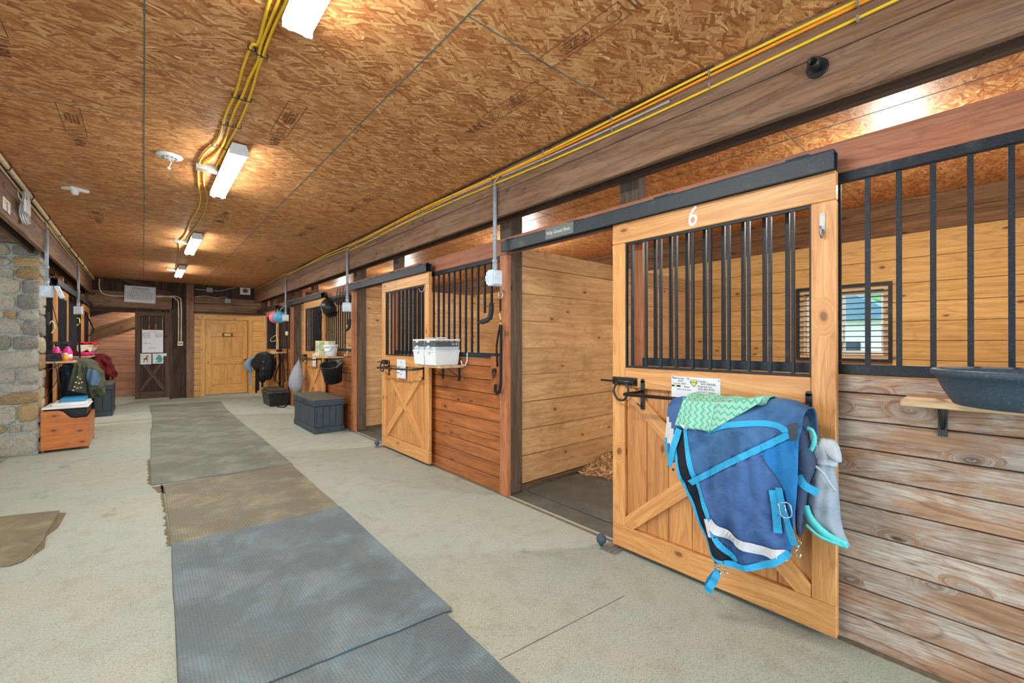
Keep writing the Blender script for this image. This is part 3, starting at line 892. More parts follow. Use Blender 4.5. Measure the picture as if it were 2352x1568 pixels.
# ------------------------------------------------------------------ sliding doors
DW, DH0, DH1 = 1.22, 0.03, 2.163
def make_door(sg, origin, label):
    """built at its place: origin = (x of back face, y of near edge, 0)"""
    ox, oy, _ = origin
    T = 0.042
    X = lambda o: ox + sg * o
    def bx(q, o0, o1, y0, y1, z0, z1, g, mat=0):
        a, b = sorted((X(o0), X(o1))); q.box(a, b, oy + y0, oy + y1, z0, z1, g, mat)
    t = thing('stall_gate', label, 'door', (ox, oy, 0))
    org = (ox, oy, 0)
    for nm, y0, y1, z0, z1, g in (('top_rail', 0, DW, 2.03, DH1, 'y'), ('bottom_rail', 0, DW, DH0, 0.172, 'y'), ('stile', 0, 0.097, 0.173, 2.029, 'z'),
                               ('stile', DW - 0.095, DW, 0.173, 2.029, 'z'), ('middle_rail', 0.098, DW - 0.096, 1.085, 1.212, 'y')):
        q = MB(); bx(q, 0, T, y0, y1, z0, z1, g); q.obj(nm, 'door', t, origin=org, bevel=0.004)
    # recessed vertical boards
    q = MB(); n = 7; w = (DW - 0.194) / n
    for k in range(n):
        bx(q, 0.004, 0.018, 0.098 + k * w + 0.001, 0.098 + (k + 1) * w - 0.001, 0.174, 1.084, 'z')
    q.obj('board_panel', 'door_panel', t, origin=org, bevel=0.003)
    # X brace
    za, zb = 0.175, 1.083; ya, yb = 0.099, DW - 0.097
    c = Vector((X(0.029), oy + (ya + yb) / 2, (za + zb) / 2))
    def brace(p0, p1, trim=0.0, t0=True, t1=True):
        q = MB()
        p0, p1 = Vector(p0), Vector(p1)
        d = (p1 - p0).normalized(); nrm = Vector((0, -d[2], d[1])); h = 0.046
        # clipped ends that sit in the corner
        def corner(p, dd):
            sy = 1 if dd[1] > 0 else -1; sz = 1 if dd[2] > 0 else -1
            return [p, p + Vector((0, sy * h / abs(d[2]) * 1.0 if False else sy * 2 * h * abs(d[2]), 0)), p + Vector((0, 0, sz * 2 * h * abs(d[1])))]
        e = Vector((X(0.040) - X(0.0185), 0, 0))
        sy = 1 if d[1] > 0 else -1; sz = 1 if d[2] > 0 else -1
        a1 = p0 + Vector((0, sy * 0.062, 0)); a2 = p0 + Vector((0, 0, sz * 0.062))
        if t1:
            b1 = p1 - Vector((0, sy * 0.062, 0)); b2 = p1 - Vector((0, 0, sz * 0.062))
        else:
            b1 = p1 + nrm * (h if (b_side(nrm, a2 - a1) > 0) else -h); b2 = p1 - nrm * (h if (b_side(nrm, a2 - a1) > 0) else -h)
            # keep order a1->b2
            if (a1 - b1).length + (a2 - b2).length < (a1 - b2).length + (a2 - b1).length: b1, b2 = b2, b1
        loop = [p0, a1, b2, p1, b1, a2] if t1 else [p0, a1, b2, b1, a2]
        # grain along the brace
        vs = loop + [v + e for v in loop]; n_ = len(loop)
        fs = [tuple(reversed(range(n_))), tuple(range(n_, 2 * n_))] + [(k, (k + 1) % n_, n_ + (k + 1) % n_, n_ + k) for k in range(n_)]
        gc = [Vector(((v - p0).dot(d), (v - p0).dot(nrm), v[0])) for v in vs]
        q.add(vs, fs, gc)
        q.obj('brace', 'door', t, origin=org)
    def b_side(n1, v): return n1.dot(v)
    xo = X(0.0185)
    brace((xo, oy + yb, zb), (xo, oy + ya, za))
    mid = Vector((xo, oy + (ya + yb) / 2, (za + zb) / 2))
    for p in ((xo, oy + ya, zb), (xo, oy + yb, za)):
        p = Vector(p); dd = (mid - p).normalized()
        brace(p, mid - dd * 0.05, t1=False)
    # steel bar insert
    q = MB()
    bx(q, 0.012, 0.030, 0.098, DW - 0.096, 1.213, 1.225, 'y'); bx(q, 0.012, 0.030, 0.098, DW - 0.096, 2.016, 2.029, 'y')
    bx(q, 0.012, 0.030, 0.098, 0.106, 1.225, 2.016, 'z'); bx(q, 0.012, 0.030, DW - 0.104, DW - 0.096, 1.225, 2.016, 'z')
    q.obj('bar_frame', 'steel', t, origin=org)
    for k in range(10):
        y = 0.175 + k * 0.1005
        q = MB(); bx(q, 0.0125, 0.0295, y - 0.0068, y + 0.0068, 1.226, 2.015, 'z'); q.obj('bar', 'steel', t, origin=org)
    # hangers
    for y in (0.22, DW - 0.17):
        q = MB(); p = (X(0.022), oy + y, 0)
        q.cyl((p[0], p[1], DH1), (p[0], p[1], DH1 + 0.03), 0.007); q.cyl((X(-0.006), p[1], 2.19), (X(0.055), p[1], 2.19), 0.010)
        q.cyl((X(0.0), p[1], 2.196), (X(0.012), p[1], 2.196), 0.02); q.obj('hanger', 'galv', t, origin=org)
    # latch bolt with ring handle
    q = MB(); bx(q, T, T + 0.006, 1.03, 1.215, 1.098, 1.150, 'y'); q.cyl((X(T + 0.018), oy + 1.05, 1.122), (X(T + 0.018), oy + 1.30, 1.122), 0.007)
    q.cyl((X(T + 0.018), oy + 1.04, 1.122), (X(T + 0.018), oy + 1.20, 1.122), 0.014)
    lt = q.obj('latch', 'iron', t, origin=org)
    q = MB(); q.tube(smooth_path([(X(T + 0.03), oy + 1.09 + 0.0, 1.118), (X(T + 0.034), oy + 1.075, 1.06), (X(T + 0.036), oy + 1.10, 1.012), (X(T + 0.036), oy + 1.13, 1.003), (X(T + 0.036), oy + 1.16, 1.012), (X(T + 0.034), oy + 1.185, 1.06), (X(T + 0.03), oy + 1.165, 1.118)]), 0.0075, 8)
    q.obj('ring_handle', 'iron', lt)
    # blanket bar
    xo = T + 0.145
    q = MB()
    q.tube([(X(T + 0.008), oy + 0.99, 1.068), (X(xo), oy + 1.03, 1.058), (X(xo), oy + 0.10, 1.075), (X(T + 0.008), oy + 0.105, 1.085)], 0.0105, 8)
    br = q.obj('blanket_bar', 'iron', t, origin=org)
    for y, z0, z1 in ((0.99, 0.955, 1.135), (0.105, 0.955, 1.135)):
        q = MB(); bx(q, T, T + 0.007, y - 0.013, y + 0.013, z0, z1, 'z')
        q.cyl((X(T), oy + y, z1), (X(T + 0.007), oy + y, z1), 0.013, n=12)
        q.beam((X(T + 0.005), oy + y, z0 + 0.006), (X(T + 0.035), oy + y + 0.02, z0 + 0.04), 0.012, 0.006)
        q.obj('bracket', 'iron', br)
    return t
XD = 2.422
door6 = make_door(-1, (XD, 0.50, 0), 'sliding pine stall door 6 with the blue horse rug hanging on it')
door5 = copy_thing(door6, (XD, 4.16, 0), 'sliding pine stall door 5 behind the two clear lidded boxes')
door4 = copy_thing(door6, (XD, 7.80, 0), 'sliding pine stall door beside the shelf with the white pail')
door3 = copy_thing(door6, (XD, 11.24, 0), 'sliding pine stall door with the heap of black rugs')
doorA = make_door(1, (-0.955, 8.62, 0), 'sliding pine stall door behind the olive and blue rug')
doorB = copy_thing(doorA, (-0.955, 12.15, 0), 'sliding pine stall door behind the maroon rug')
# numbers
text('6', 0.165, (XD - 0.0435, 1.165, 2.095), (0, -1, -0.06), (0, -0.12, 1), 'white', door6, 'door_number', ext=0.0015, xs=0.75)
text('5', 0.13, (XD - 0.0435, 4.98, 2.095), (0, -1, 0), (0, 0, 1), 'galv', door5, 'door_number', ext=0.0015, xs=0.7)
# metal hook on door 6, wire hook on door 5
def coat_hook(x, y, z, sg, parent):
    q = MB(); a, b = sorted((x, x + sg * 0.004)); q.box(a, b, y - 0.011, y + 0.011, z - 0.05, z + 0.045)
    q.tube([(x + sg * 0.004, y, z - 0.03), (x + sg * 0.02, y, z - 0.07), (x + sg * 0.035, y, z - 0.055), (x + sg * 0.036, y, z - 0.02)], 0.005, 8)
    q.obj('hook', 'galv', parent)
coat_hook(XD - 0.0425, 0.55, 1.93, -1, door6)
q = MB(); q.tube([(XD - 0.045, 4.245, 2.02), (XD - 0.05, 4.245, 1.97), (XD - 0.06, 4.26, 1.945), (XD - 0.08, 4.29, 1.95), (XD - 0.085, 4.30, 1.985)], 0.006, 8)
q.obj('hook', 'galv', door5)

def card(x, y0, y1, z0, z1, name, label, parent_lines, mat='paper'):
    t = thing(name, label, 'card', (x, (y0 + y1) / 2, (z0 + z1) / 2))
    q = MB(); q.box(x, x + 0.003, y0, y1, z0, z1); q.obj('card', mat, t)
    for body, size, fy, fz, mt, al in parent_lines:
        text(body, size, (x - 0.0006, y1 - fy * (y1 - y0), z1 - fz * (z1 - z0)), (0, -1, 0), (0, 0, 1), mt, t, ext=0.0002, align=al)
    return t
XF = XD - 0.042       # front face of the doors
c6 = card(XF - 0.004, 1.012, 1.296, 0.96, 1.178, 'stall_card', 'white stall card with handwritten notes pinned above the blue rug', [
    ('*Bell boots   N/', 0.0165, 0.02, 0.05, 'ink', 'LEFT'), ('day/9', 0.0155, 0.14, 0.115, 'ink', 'LEFT'), ('1st cut HAY', 0.0165, 0.03, 0.19, 'ink', 'LEFT'),
    ("'Wise'", 0.0155, 0.26, 0.272, 'ink', 'LEFT'), ('Candia -', 0.0165, 0.56, 0.095, 'ink', 'LEFT'), ('603-2900585', 0.016, 0.62, 0.163, 'ink', 'LEFT'),
    ('Wayfreds Vet -', 0.0145, 0.55, 0.23, 'ink', 'LEFT'), ('603-463-9775', 0.016, 0.57, 0.297, 'ink', 'LEFT'), ('BARN: 24 hr Stall 6', 0.011, 0.12, 0.345, 'ink', 'LEFT'), ('CONTACT: Call barn', 0.011, 0.55, 0.37, 'ink', 'LEFT')])
q = MB()
def sh(s, zoff=0): return [(XF - 0.0048 - zoff, 1.160 + s * a, 1.148 + s * b) for a, b in ((-0.016, 0.014), (0.016, 0.014), (0.016, -0.002), (0.010, -0.014), (0, -0.022), (-0.010, -0.014), (-0.016, -0.002))]
q.prism(sh(1.15), (-0.0004, 0, 0), 1); q.prism(sh(0.95, 0.0005), (-0.0004, 0, 0), 0)
q.obj('shield_logo', ['logo_yellow', 'label_grey'], c6)
text('Sentinel', 0.014, (XF - 0.0062, 1.162, 1.149), (0, -1, 0), (0, 0, 1), 'ink', c6, ext=0.0002)
q = MB(); q.box(XF - 0.0045, XF - 0.004, 1.24, 1.295, 1.117, 1.127, mat=0); q.box(XF - 0.0048, XF - 0.0045, 1.262, 1.278, 1.118, 1.126, mat=1); q.obj('printed_bar', ['ink', 'logo_yellow'], c6)
for y, z in ((1.288, 1.172), (1.02, 1.168)):
    MB().ell((XF - 0.006, y, z), 0.003, 0.004, 0.004, 8, 6).obj('pin', 'galv', c6)
c5 = card(XF - 0.004, 4.70, 4.93, 0.94, 1.17, 'stall_card', 'white stall card with printed notes on door 5', [
    ('N', 0.03, 0.5, 0.16, 'ink', 'CENTER'), ('NOTES    1st cut', 0.018, 0.5, 0.40, 'ink', 'CENTER'), ('feed am / pm', 0.018, 0.6, 0.60, 'ink', 'CENTER'), ('hay 4 flakes', 0.014, 0.5, 0.78, 'ink', 'CENTER')])
q = MB(); q.box(XF - 0.0047, XF - 0.004, 4.86, 4.93, 1.066, 1.074); q.box(XF - 0.0047, XF - 0.004, 4.86, 4.93, 1.00, 1.008); q.obj('printed_bar', 'ink', c5)
card(XF - 0.004, 8.22, 8.42, 0.93, 1.17, 'stall_card', 'white stall card on the door beside the white pail', [('N', 0.05, 0.5, 0.2, 'ink', 'CENTER'), ('FEED', 0.03, 0.5, 0.5, 'ink', 'CENTER'), ('HAY', 0.03, 0.5, 0.75, 'ink', 'CENTER')])
card(XF - 0.004, 11.62, 11.80, 1.0, 1.17, 'stall_card', 'small white card above the heap of black rugs', [('N', 0.05, 0.5, 0.5, 'ink', 'CENTER')])

# floor guides
for y, lab in ((1.74, 'round iron door guide on the concrete under the door with the blue rug'), (5.41, 'round iron door guide on the concrete under the door behind the lidded boxes')):
    g = thing('door_guide', lab, 'door guide', (2.36, y, 0))
    q = MB(); q.box(2.30, 2.44, y - 0.09, y + 0.03, 0, 0.006)
    for k in range(3): q.box(2.30 + 0.0, 2.44, y - 0.08 + k * 0.03, y - 0.07 + k * 0.03, 0.006, 0.012)
    q.obj('base_plate', 'galv', g)
    q = MB(); q.cyl((2.35, y + 0.05, 0.0), (2.35, y + 0.05, 0.03), 0.012); q.ell((2.35, y + 0.05, 0.045), 0.034, 0.034, 0.036, 16, 10); q.obj('roller', 'rubber', g)

# flange fitting on the plank beam
g = thing('pipe_flange', 'black pipe flange with open stub screwed to the brown beam', 'pipe fitting', tuple(at(1878, 158, 'x', 2.28)))
p = at(1878, 158, 'x', 2.28)
q = MB(); q.cyl(p + Vector((0.004, 0, 0)), p + Vector((-0.012, 0, 0)), 0.042, n=20); q.obj('flange', 'black_plastic', g)
q = MB(); q.lathe([(0.016, 0), (0.021, 0), (0.021, 0.065), (0.016, 0.065), (0.016, 0.005)], p + Vector((-0.012, 0, 0)), 16, rot=Matrix.Rotation(R(-90), 3, 'Y')); q.obj('stub', 'black_plastic', g)

# ------------------------------------------------------------------ left side: pillar, rear walls
pil = thing('stone_pillar', 'mortared fieldstone pillar at the end of the left aisle', 'pillar', (-1.2, 7.8, 0))
PX0, PX1, PY0, PY1 = -3.2, -0.975, 7.83, 8.18
q = MB(); q.box(PX0, PX1 - 0.012, PY0, PY1, 0, 2.57); q.obj('mortar_core', 'mortar', pil)
q = MB()
def stone(cx, cz, w, h, face='y', sk=0):
    n = 9; loop = []
    for k in range(n):
        a = 2 * math.pi * k / n + random.uniform(-0.15, 0.15)
        ca, sa = math.cos(a), math.sin(a)
        rr = 1 / (abs(ca) ** 3.2 + abs(sa) ** 3.2) ** (1 / 3.2)
        rr *= random.uniform(0.88, 1.0)
        loop.append((cx + ca * rr * w / 2, cz + sa * rr * h / 2 + sk * ca))
    d1, d2 = random.uniform(0.012, 0.02), random.uniform(0.022, 0.035)
    vs = []
    for (x, z) in loop:
        vs.append(Vector((x, 0.0, z)))
    for (x, z) in loop:
        vs.append(Vector((x + (cx - x) * 0.04, -d1, z + (cz - z) * 0.04)))
    for (x, z) in loop:
        vs.append(Vector((x + (cx - x) * 0.22, -d2 * random.uniform(0.8, 1.1), z + (cz - z) * 0.22)))
    vs.append(Vector((cx, -d2, cz)))
    fs = []
    for r_ in range(2):
        for k in range(n): fs.append((r_ * n + k, r_ * n + (k + 1) % n, (r_ + 1) * n + (k + 1) % n, (r_ + 1) * n + k))
    for k in range(n): fs.append((2 * n + k, 2 * n + (k + 1) % n, 3 * n))
    if face == 'y': vv = [Vector((v[0], PY0 + 0.004 + v[1], v[2])) for v in vs]
    else: vv = [Vector((PX1 - 0.016 - v[1], v[0], v[2])) for v in vs]
    q.add(vv, fs, None, random.random(), 0, True)
random.seed(11)
def quad_stone(P, face, sub=5):
    """P: four corners (a, z), already inset; rounded, chipped, bulging block"""
    c = (sum(p[0] for p in P) / 4, sum(p[1] for p in P) / 4)
    loop = []
    for i in range(4):
        a, b = P[i], P[(i + 1) % 4]
        for k in range(sub):
            t = (k + 0.5) / sub
            x = a[0] + (b[0] - a[0]) * t; z_ = a[1] + (b[1] - a[1]) * t
            rr = 0.12 if k in (0, sub - 1) else 0.0
            rr = rr * random.uniform(0.2, 1.0) + random.uniform(-0.03, 0.04)
            loop.append((x + (c[0] - x) * rr, z_ + (c[1] - z_) * rr))
    n = len(loop); dmax = random.uniform(0.018, 0.034)
    vs = []
    for sc_, d in ((0.0, 0.0), (0.03, dmax * 0.6), (0.10, dmax * 0.92), (0.45, dmax * 1.0)):
        for (x, z_) in loop:
            e = 0.006 * mnoise.noise(Vector((x * 16, z_ * 16, 2))) if d else 0
            vs.append(Vector((x + (c[0] - x) * sc_, -(d + e), z_ + (c[1] - z_) * sc_)))
    vs.append(Vector((c[0], -dmax, c[1])))
    fs = []
    for r_ in range(3):
        for k in range(n): fs.append((r_ * n + k, r_ * n + (k + 1) % n, (r_ + 1) * n + (k + 1) % n, (r_ + 1) * n + k))
    for k in range(n): fs.append((3 * n + k, 3 * n + (k + 1) % n, 4 * n))
    if face == 'y': vv = [Vector((v[0], PY0 + 0.004 + v[1], v[2])) for v in vs]
    else: vv = [Vector((PX1 - 0.016 - v[1], v[0], v[2])) for v in vs]
    q.add(vv, fs, None, random.random(), 0, True)
def courses(a0, a1, face):
    z_ = 0.0; prev = lambda a: 0.0
    row = 0
    while z_ < 2.5:
        h = random.choice([0.12, 0.17, 0.22, 0.27, 0.2]); h = min(h, 2.57 - z_)
        if 2.57 - z_ - h < 0.08: h = 2.57 - z_
        ph = random.uniform(0, 6); am = 0.018 if z_ + h < 2.5 else 0.0
        top = (lambda a, zz=z_ + h, ph=ph, am=am: zz + am * math.sin(a * 9 + ph) + am * 0.6 * math.sin(a * 23 + ph))
        a = a1
        dx0 = random.uniform(-0.02, 0.02); first = True
        while a > a0 + 0.05:
            w = random.uniform(0.7, 1.6) * max(h, 0.14)
            b = a - w
            if b < a0 + 0.07: b = a0
            sk0 = 0.0 if first else dx0
            sk1 = 0.0 if b == a0 else random.uniform(-0.03, 0.03)
            g = 0.0045
            def rowq(lo, hi):
                quad_stone([(b + g + sk1 * 0, lo(b) + g), (a - g, lo(a) + g), (a - g + sk0 * 0, hi(a) - g), (b + g, hi(b) - g)], face)
            if h > 0.2 and random.random() < 0.45:
                f = random.uniform(0.4, 0.6); md = (lambda x, p=prev, t=top, f=f: p(x) + (t(x) - p(x)) * f)
                rowq(prev, md); rowq(md, top)
            else: rowq(prev, top)
            a = b; dx0 = sk1; first = False
        prev = top; z_ += h; row += 1
courses(PX0, PX1 - 0.004, 'y'); courses(PY0 - 0.01, PY1, 'x')
q.obj('stonework', 'stone', pil)
random.seed(21)
# dark boards above/behind the pillar and outer left walls
q = MB(); q.box(-4.6, -4.5, -3.6, 0.2, 0, ZC); q.box(-4.6, -4.5, 5.2, YE, 0, ZC); struct(q.obj('wall_left', 'barn_dark'))
q = MB()
for k in range(22): q.box(-4.5 + k * 0.16, -4.5 + k * 0.16 + 0.155, 8.6, 8.63, 2.5, ZC, 'z')
struct(q.obj('wall_left', 'barn_dark'))
q = MB(); q.box(-3.4, -1.02, 7.86, 7.94, 2.58, 2.72, 'x'); tag(q.obj('lintel_beam', 'beam', bevel=0.004), 'brown timber lying on top of the stone pillar', 'beam')
q = MB(); q.box(-4.5, -1.05, 8.2, 8.24, 0, 2.5); struct(q.obj('wall_left', 'pine'))
# left stall interior
q = boards_wall(-4.49, -4.46, 8.3, YE, 0, ZC, 0.2, 'y', None); struct(q.obj('wall_left', 'pine_back'))
for yy, lab in ((9.98, 'reddish post beside the olive rug door'), (13.26, 'reddish post beside the opening at the end of the left row')):
    post(None, -1.10, -0.99, yy, yy + 0.12, 0, 2.45, 'trim_red', lab)
for y0, y1, lab in ((8.2, 10.0, 'reddish header board above the pink spray bottles'), (10.01, YE, 'reddish header board above the feed bag')):
    q = MB(); q.box(-1.034, -1.002, y0, y1, 2.17, 2.322, 'y'); tag(q.obj('header_board', 'header', origin=(XL, y0, 2.17)), lab, 'header board')
for yy, lab in ((8.9, 'short stud above the left track nearest the pillar'), (10.4, 'short stud above the left header, second from the pillar'), (11.8, 'short stud above the left header near the second drop pipe')):
    post(None, -1.12, -1.036, yy, yy + 0.10, 2.325, ZC, 'brown_board', lab, 'post', 'cripple_stud')

# ------------------------------------------------------------------ end wall
q = MB()
x = -1.0
while x < XB:
    w = random.uniform(0.10, 0.18)
    q.box(x, min(x + w - 0.004, XB), YE + 0.03 + random.uniform(0, 0.01), YE + 0.06, 2.10 if x < 0.6 else 2.12, ZC, 'z'); x += w
q.box(-1.0, XB, YE + 0.061, YE + 0.08, 2.08, ZC); struct(q.obj('wall_back', 'barn_dark'))  # unseen backing added to stop sky light leaking between the boards
def endbeam(x0, x1, z0, z1, mat, lab, d=0.0, dd=0.05):
    q = MB(); q.box(x0, x1, YE - d, YE - d + dd, z0, z1, 'x')
    return tag(q.obj('cross_beam', mat, origin=(x0, YE, z0), bevel=0.004), lab, 'beam')
endbeam(-1.0, 0.55, 2.20, 2.56, 'beam', 'wide brown cross beam behind the warning sign', 0.02)
endbeam(-1.0, 0.50, 2.165, 2.198, 'barn_frame', 'thin grey board under the wide cross beam', 0.04, 0.08)
endbeam(0.965, 2.44, 2.16, 2.36, 'beam', 'lower brown cross beam above the pine door', 0.04)
endbeam(0.965, 2.44, 2.37, 2.53, 'beam', 'upper brown cross beam above the pine door', 0.02)
endbeam(0.965, 2.44, 2.125, 2.155, 'beam_dark', 'thin dark board between the pine siding and the cross beam', 0.05, 0.08)
post(None, 0.52, 0.80, YE - 0.02, YE + 0.08, 0, ZC, 'barn_dark', 'wide dark boarded post beside the dark sliding door')
post(None, 0.80, 0.955, YE - 0.10, YE + 0.05, 0, ZC, 'beam', 'brown timber post between the dark door and the pine siding')
q = MB(); q.beam((-0.4, YE - 0.0, 2.86), (0.55, YE - 0.0, 2.52), 0.05, 0.1, up=(0, 0, 1)); tag(q.obj('diagonal_brace', 'beam_dark'), 'dark diagonal brace behind the warning sign', 'brace')
# pine siding with door
q = MB(); z = 0.0
while z < 2.12:
    zz = min(z + 0.14, 2.12)
    if z < 1.96: 
        q.box(0.957, 1.195, YE - 0.004, YE + 0.02, z + 0.002, zz - 0.002, 'x'); q.box(2.14, 2.50, YE - 0.004, YE + 0.02, z + 0.002, zz - 0.002, 'x')
    else: q.box(0.957, 2.50, YE - 0.004, YE + 0.02, z + 0.002, zz - 0.002, 'x')
    z = zz
q.box(0.957, 2.50, YE + 0.031, YE + 0.05, 0, 2.12, 'x'); struct(q.obj('wall_back', 'siding', bevel=0.004))  # unseen backing added behind the siding to block light through its gaps
q = MB(); q.box(2.5, XB, YE - 0.0, YE + 0.03, 0, 2.12); struct(q.obj('wall_back', 'pine'))
q = MB()
q.box(1.09, 1.195, YE - 0.03, YE - 0.005, 0, 1.965, 'z'); q.box(2.14, 2.245, YE - 0.03, YE - 0.005, 0, 1.965, 'z'); q.box(1.05, 2.28, YE - 0.035, YE - 0.005, 1.966, 2.075, 'x')
struct(q.obj('trim_2', 'siding', bevel=0.003))
d1 = thing('door_1', 'x', 'x', (1.2, YE, 0)); del d1['label']; del d1['category']; d1['kind'] = 'structure'
q = MB(); q.box(1.20, 2.135, YE + 0.012, YE + 0.03, 0.03, 1.96, 'z')
ys0, ys1 = YE - 0.002, YE + 0.012
for a, b, c, d, g in ((1.20, 1.315, 0.03, 1.96, 'z'), (2.02, 2.135, 0.03, 1.96, 'z'), (1.61, 1.725, 0.251, 0.799, 'z'), (1.61, 1.725, 0.971, 1.519, 'z'), (1.61, 1.725, 1.621, 1.849, 'z'),
                      (1.316, 2.019, 0.03, 0.25, 'x'), (1.316, 2.019, 0.80, 0.97, 'x'), (1.316, 2.019, 1.52, 1.62, 'x'), (1.316, 2.019, 1.85, 1.96, 'x')):
    q.box(a, b, ys0, ys1, c, d, g)
for a, b in ((1.315, 1.61), (1.725, 2.02)):
    for c, d in ((0.25, 0.80), (0.97, 1.52), (1.62, 1.85)):
        q.box(a + 0.035, b - 0.035, YE + 0.002, YE + 0.012, c + 0.035, d - 0.035, 'z')
dl = q.obj('door_leaf', 'yellow_door', d1, bevel=0.004)
q = MB(); q.cyl((2.075, YE - 0.002, 0.905), (2.075, YE - 0.035, 0.905), 0.012); q.ell((2.075, YE - 0.05, 0.905), 0.03, 0.022, 0.03, 14, 10); q.obj('door_knob', 'iron', dl)
q = MB(); q.box(1.20, 2.135, YE - 0.03, YE + 0.0, 0, 0.02, 'x'); q.obj('threshold', 'paleblue', d1)
pq = thing('door_plaque', 'small carved wooden plaque hung on the pine door', 'plaque', (1.67, YE - 0.01, 1.58))
q = MB(); q.box(1.55, 1.79, YE - 0.016, YE - 0.003, 1.53, 1.63, 'x'); q.obj('board', 'brown_board', pq)
q = MB(); q.box(1.60, 1.74, YE - 0.019, YE - 0.016, 1.55, 1.61, 'x'); q.obj('carved_panel', 'brass', pq)

# dark sliding door
dd = thing('barn_door', 'dark brown sliding door with crossed boards and a whiteboard on it', 'door', (-0.16, YE - 0.1, 0))
q = MB()
for k in range(5): q.box(-0.15 + k * 0.124, -0.15 + k * 0.124 + 0.121, YE - 0.10, YE - 0.08, 0.06, 2.1, 'z')
q.obj('board_panel', 'barn_door', dd)
for a, b, c, d, g in ((-0.155, -0.065, 0.05, 2.10, 'z'), (0.385, 0.475, 0.05, 2.10, 'z'), (-0.065, 0.385, 0.05, 0.21, 'x'), (-0.065, 0.385, 1.0, 1.12, 'x'), (-0.065, 0.385, 2.0, 2.10, 'x')):
    q = MB(); q.box(a, b, YE - 0.13, YE - 0.10, c, d, g); q.obj('frame_board', 'barn_frame', dd, bevel=0.004)
for a, b in (((-0.06, 0.23), (0.38, 0.98)), ((-0.06, 0.98), (0.38, 0.23))):
    q = MB(); q.beam((a[0], YE - 0.112, a[1]), (b[0], YE - 0.112, b[1]), 0.018 if a[1] < 0.5 else 0.022, 0.075, up=(0, 0, 1)); q.obj('brace', 'barn_frame', dd)
q = MB(); q.box(0.475, 0.53, YE - 0.13, YE - 0.02, 0, 2.16, 'z'); struct(q.obj('trim_3', 'barn_dark'))

# whiteboard, pictures
yb_ = YE - 0.131
wb = thing('whiteboard', 'whiteboard with handwritten lists on the dark sliding door', 'whiteboard', (0.16, yb_, 1.4))
q = MB(); q.box(-0.03, 0.355, yb_ - 0.012, yb_, 1.135, 1.675); q.obj('board', 'paper', wb)
for body, sz, x_, z_, mt in (('Schedule', 0.045, 0.16, 1.63, 'red_ink'), ('AM feed\nhay - grain\nwater all\nturn out', 0.036, 0.05, 1.54, 'ink'), ('PM feed\ncheck gates\nlights off', 0.034, 0.27, 1.55, 'ink'),
                      ('stalls 1-6', 0.036, 0.06, 1.36, 'ink'), ('call vet', 0.04, 0.15, 1.24, 'ink')):
    text(body, sz, (x_, yb_ - 0.013, z_), (1, 0, 0), (0, 0, 1), mt, wb, ext=0.0003)
for k, (x0, x1, z0, z1, lab) in enumerate(((-0.06, 0.14, 0.86, 1.115, 'picture of a brown foal pinned under the whiteboard'), (0.16, 0.36, 0.87, 1.115, 'picture of a teal horse head pinned under the whiteboard'))):
    t_ = thing('horse_picture', lab, 'picture', ((x0 + x1) / 2, yb_, z0))
    q = MB(); q.box(x0, x1, yb_ - 0.012, yb_ - 0.0, z0, z1); q.obj('print', 'photo', t_)
    q = MB(); cx, cz = (x0 + x1) / 2, (z0 + z1) / 2
    if k == 0:
        q.prism([(cx + a * 0.075, yb_ - 0.0125, cz + b * 0.09) for a, b in ((-0.6, 0.1), (-0.1, 0.2), (0.15, 0.75), (0.5, 0.95), (0.7, 0.7), (0.35, 0.55), (0.4, -0.1), (0.45, -0.95), (0.3, -0.95), (0.25, -0.2), (-0.35, -0.2), (-0.4, -0.95), (-0.55, -0.95), (-0.55, -0.2))], (0, -0.001, 0)); q.obj('horse_figure', 'brown_ink', t_)
    else:
        q.prism([(cx + a * 0.085, yb_ - 0.0125, cz + b * 0.1) for a, b in ((-0.8, -0.9), (0.7, -0.95), (0.95, -0.3), (0.75, 0.5), (0.3, 0.95), (0.1, 0.85), (-0.3, 0.3), (-0.55, -0.2), (-0.4, -0.45), (0.0, -0.2), (-0.1, -0.6))], (0, -0.001, 0)); q.obj('horse_figure', 'teal_ink', t_)
q = MB(); q.box(0.345, 0.42, yb_ - 0.014, yb_ - 0.0, 1.05, 1.115); tag(q.obj('note_card', 'paper', origin=(0.38, yb_, 1.05)), 'tiny white note pinned at the whiteboard corner', 'note')

# warning sign
sg_ = thing('warning_sign', 'white attention sign with black printed text on the brown cross beam', 'sign', (-0.06, YE - 0.05, 2.5))
q = MB()
c = [at(x_, y_, 'y', YE - 0.03) for x_, y_ in ((286, 654.5), (358, 660), (357, 697.5), (285, 692.5))]
q.prism([c[3], c[2], c[1], c[0]], (0, -0.008, 0)); q.obj('panel', 'paper', sg_)
rt = (c[1] - c[0]).normalized(); upv = Vector((0, 0, 1)) - rt * rt[2]
q = MB()
ins = 0.014
cc_ = [c[0] + (c[2] - c[0]).normalized() * ins * 1.4, c[1] + (c[3] - c[1]).normalized() * ins * 1.4, c[2] + (c[0] - c[2]).normalized() * ins * 1.4, c[3] + (c[1] - c[3]).normalized() * ins * 1.4]
for k in range(4): q.beam(cc_[k] + Vector((0, -0.009, 0)), cc_[(k + 1) % 4] + Vector((0, -0.009, 0)), 0.002, 0.004)
q.obj('printed_border', 'ink', sg_)
cen = (c[0] + c[2]) / 2
W_ = (c[1] - c[0]).length; H_ = (c[3] - c[0]).length
text('ATTENTION', 0.055, cen + upv * H_ * 0.34 + Vector((0, -0.0095, 0)), rt, upv, 'ink', sg_, bold=0.0008)
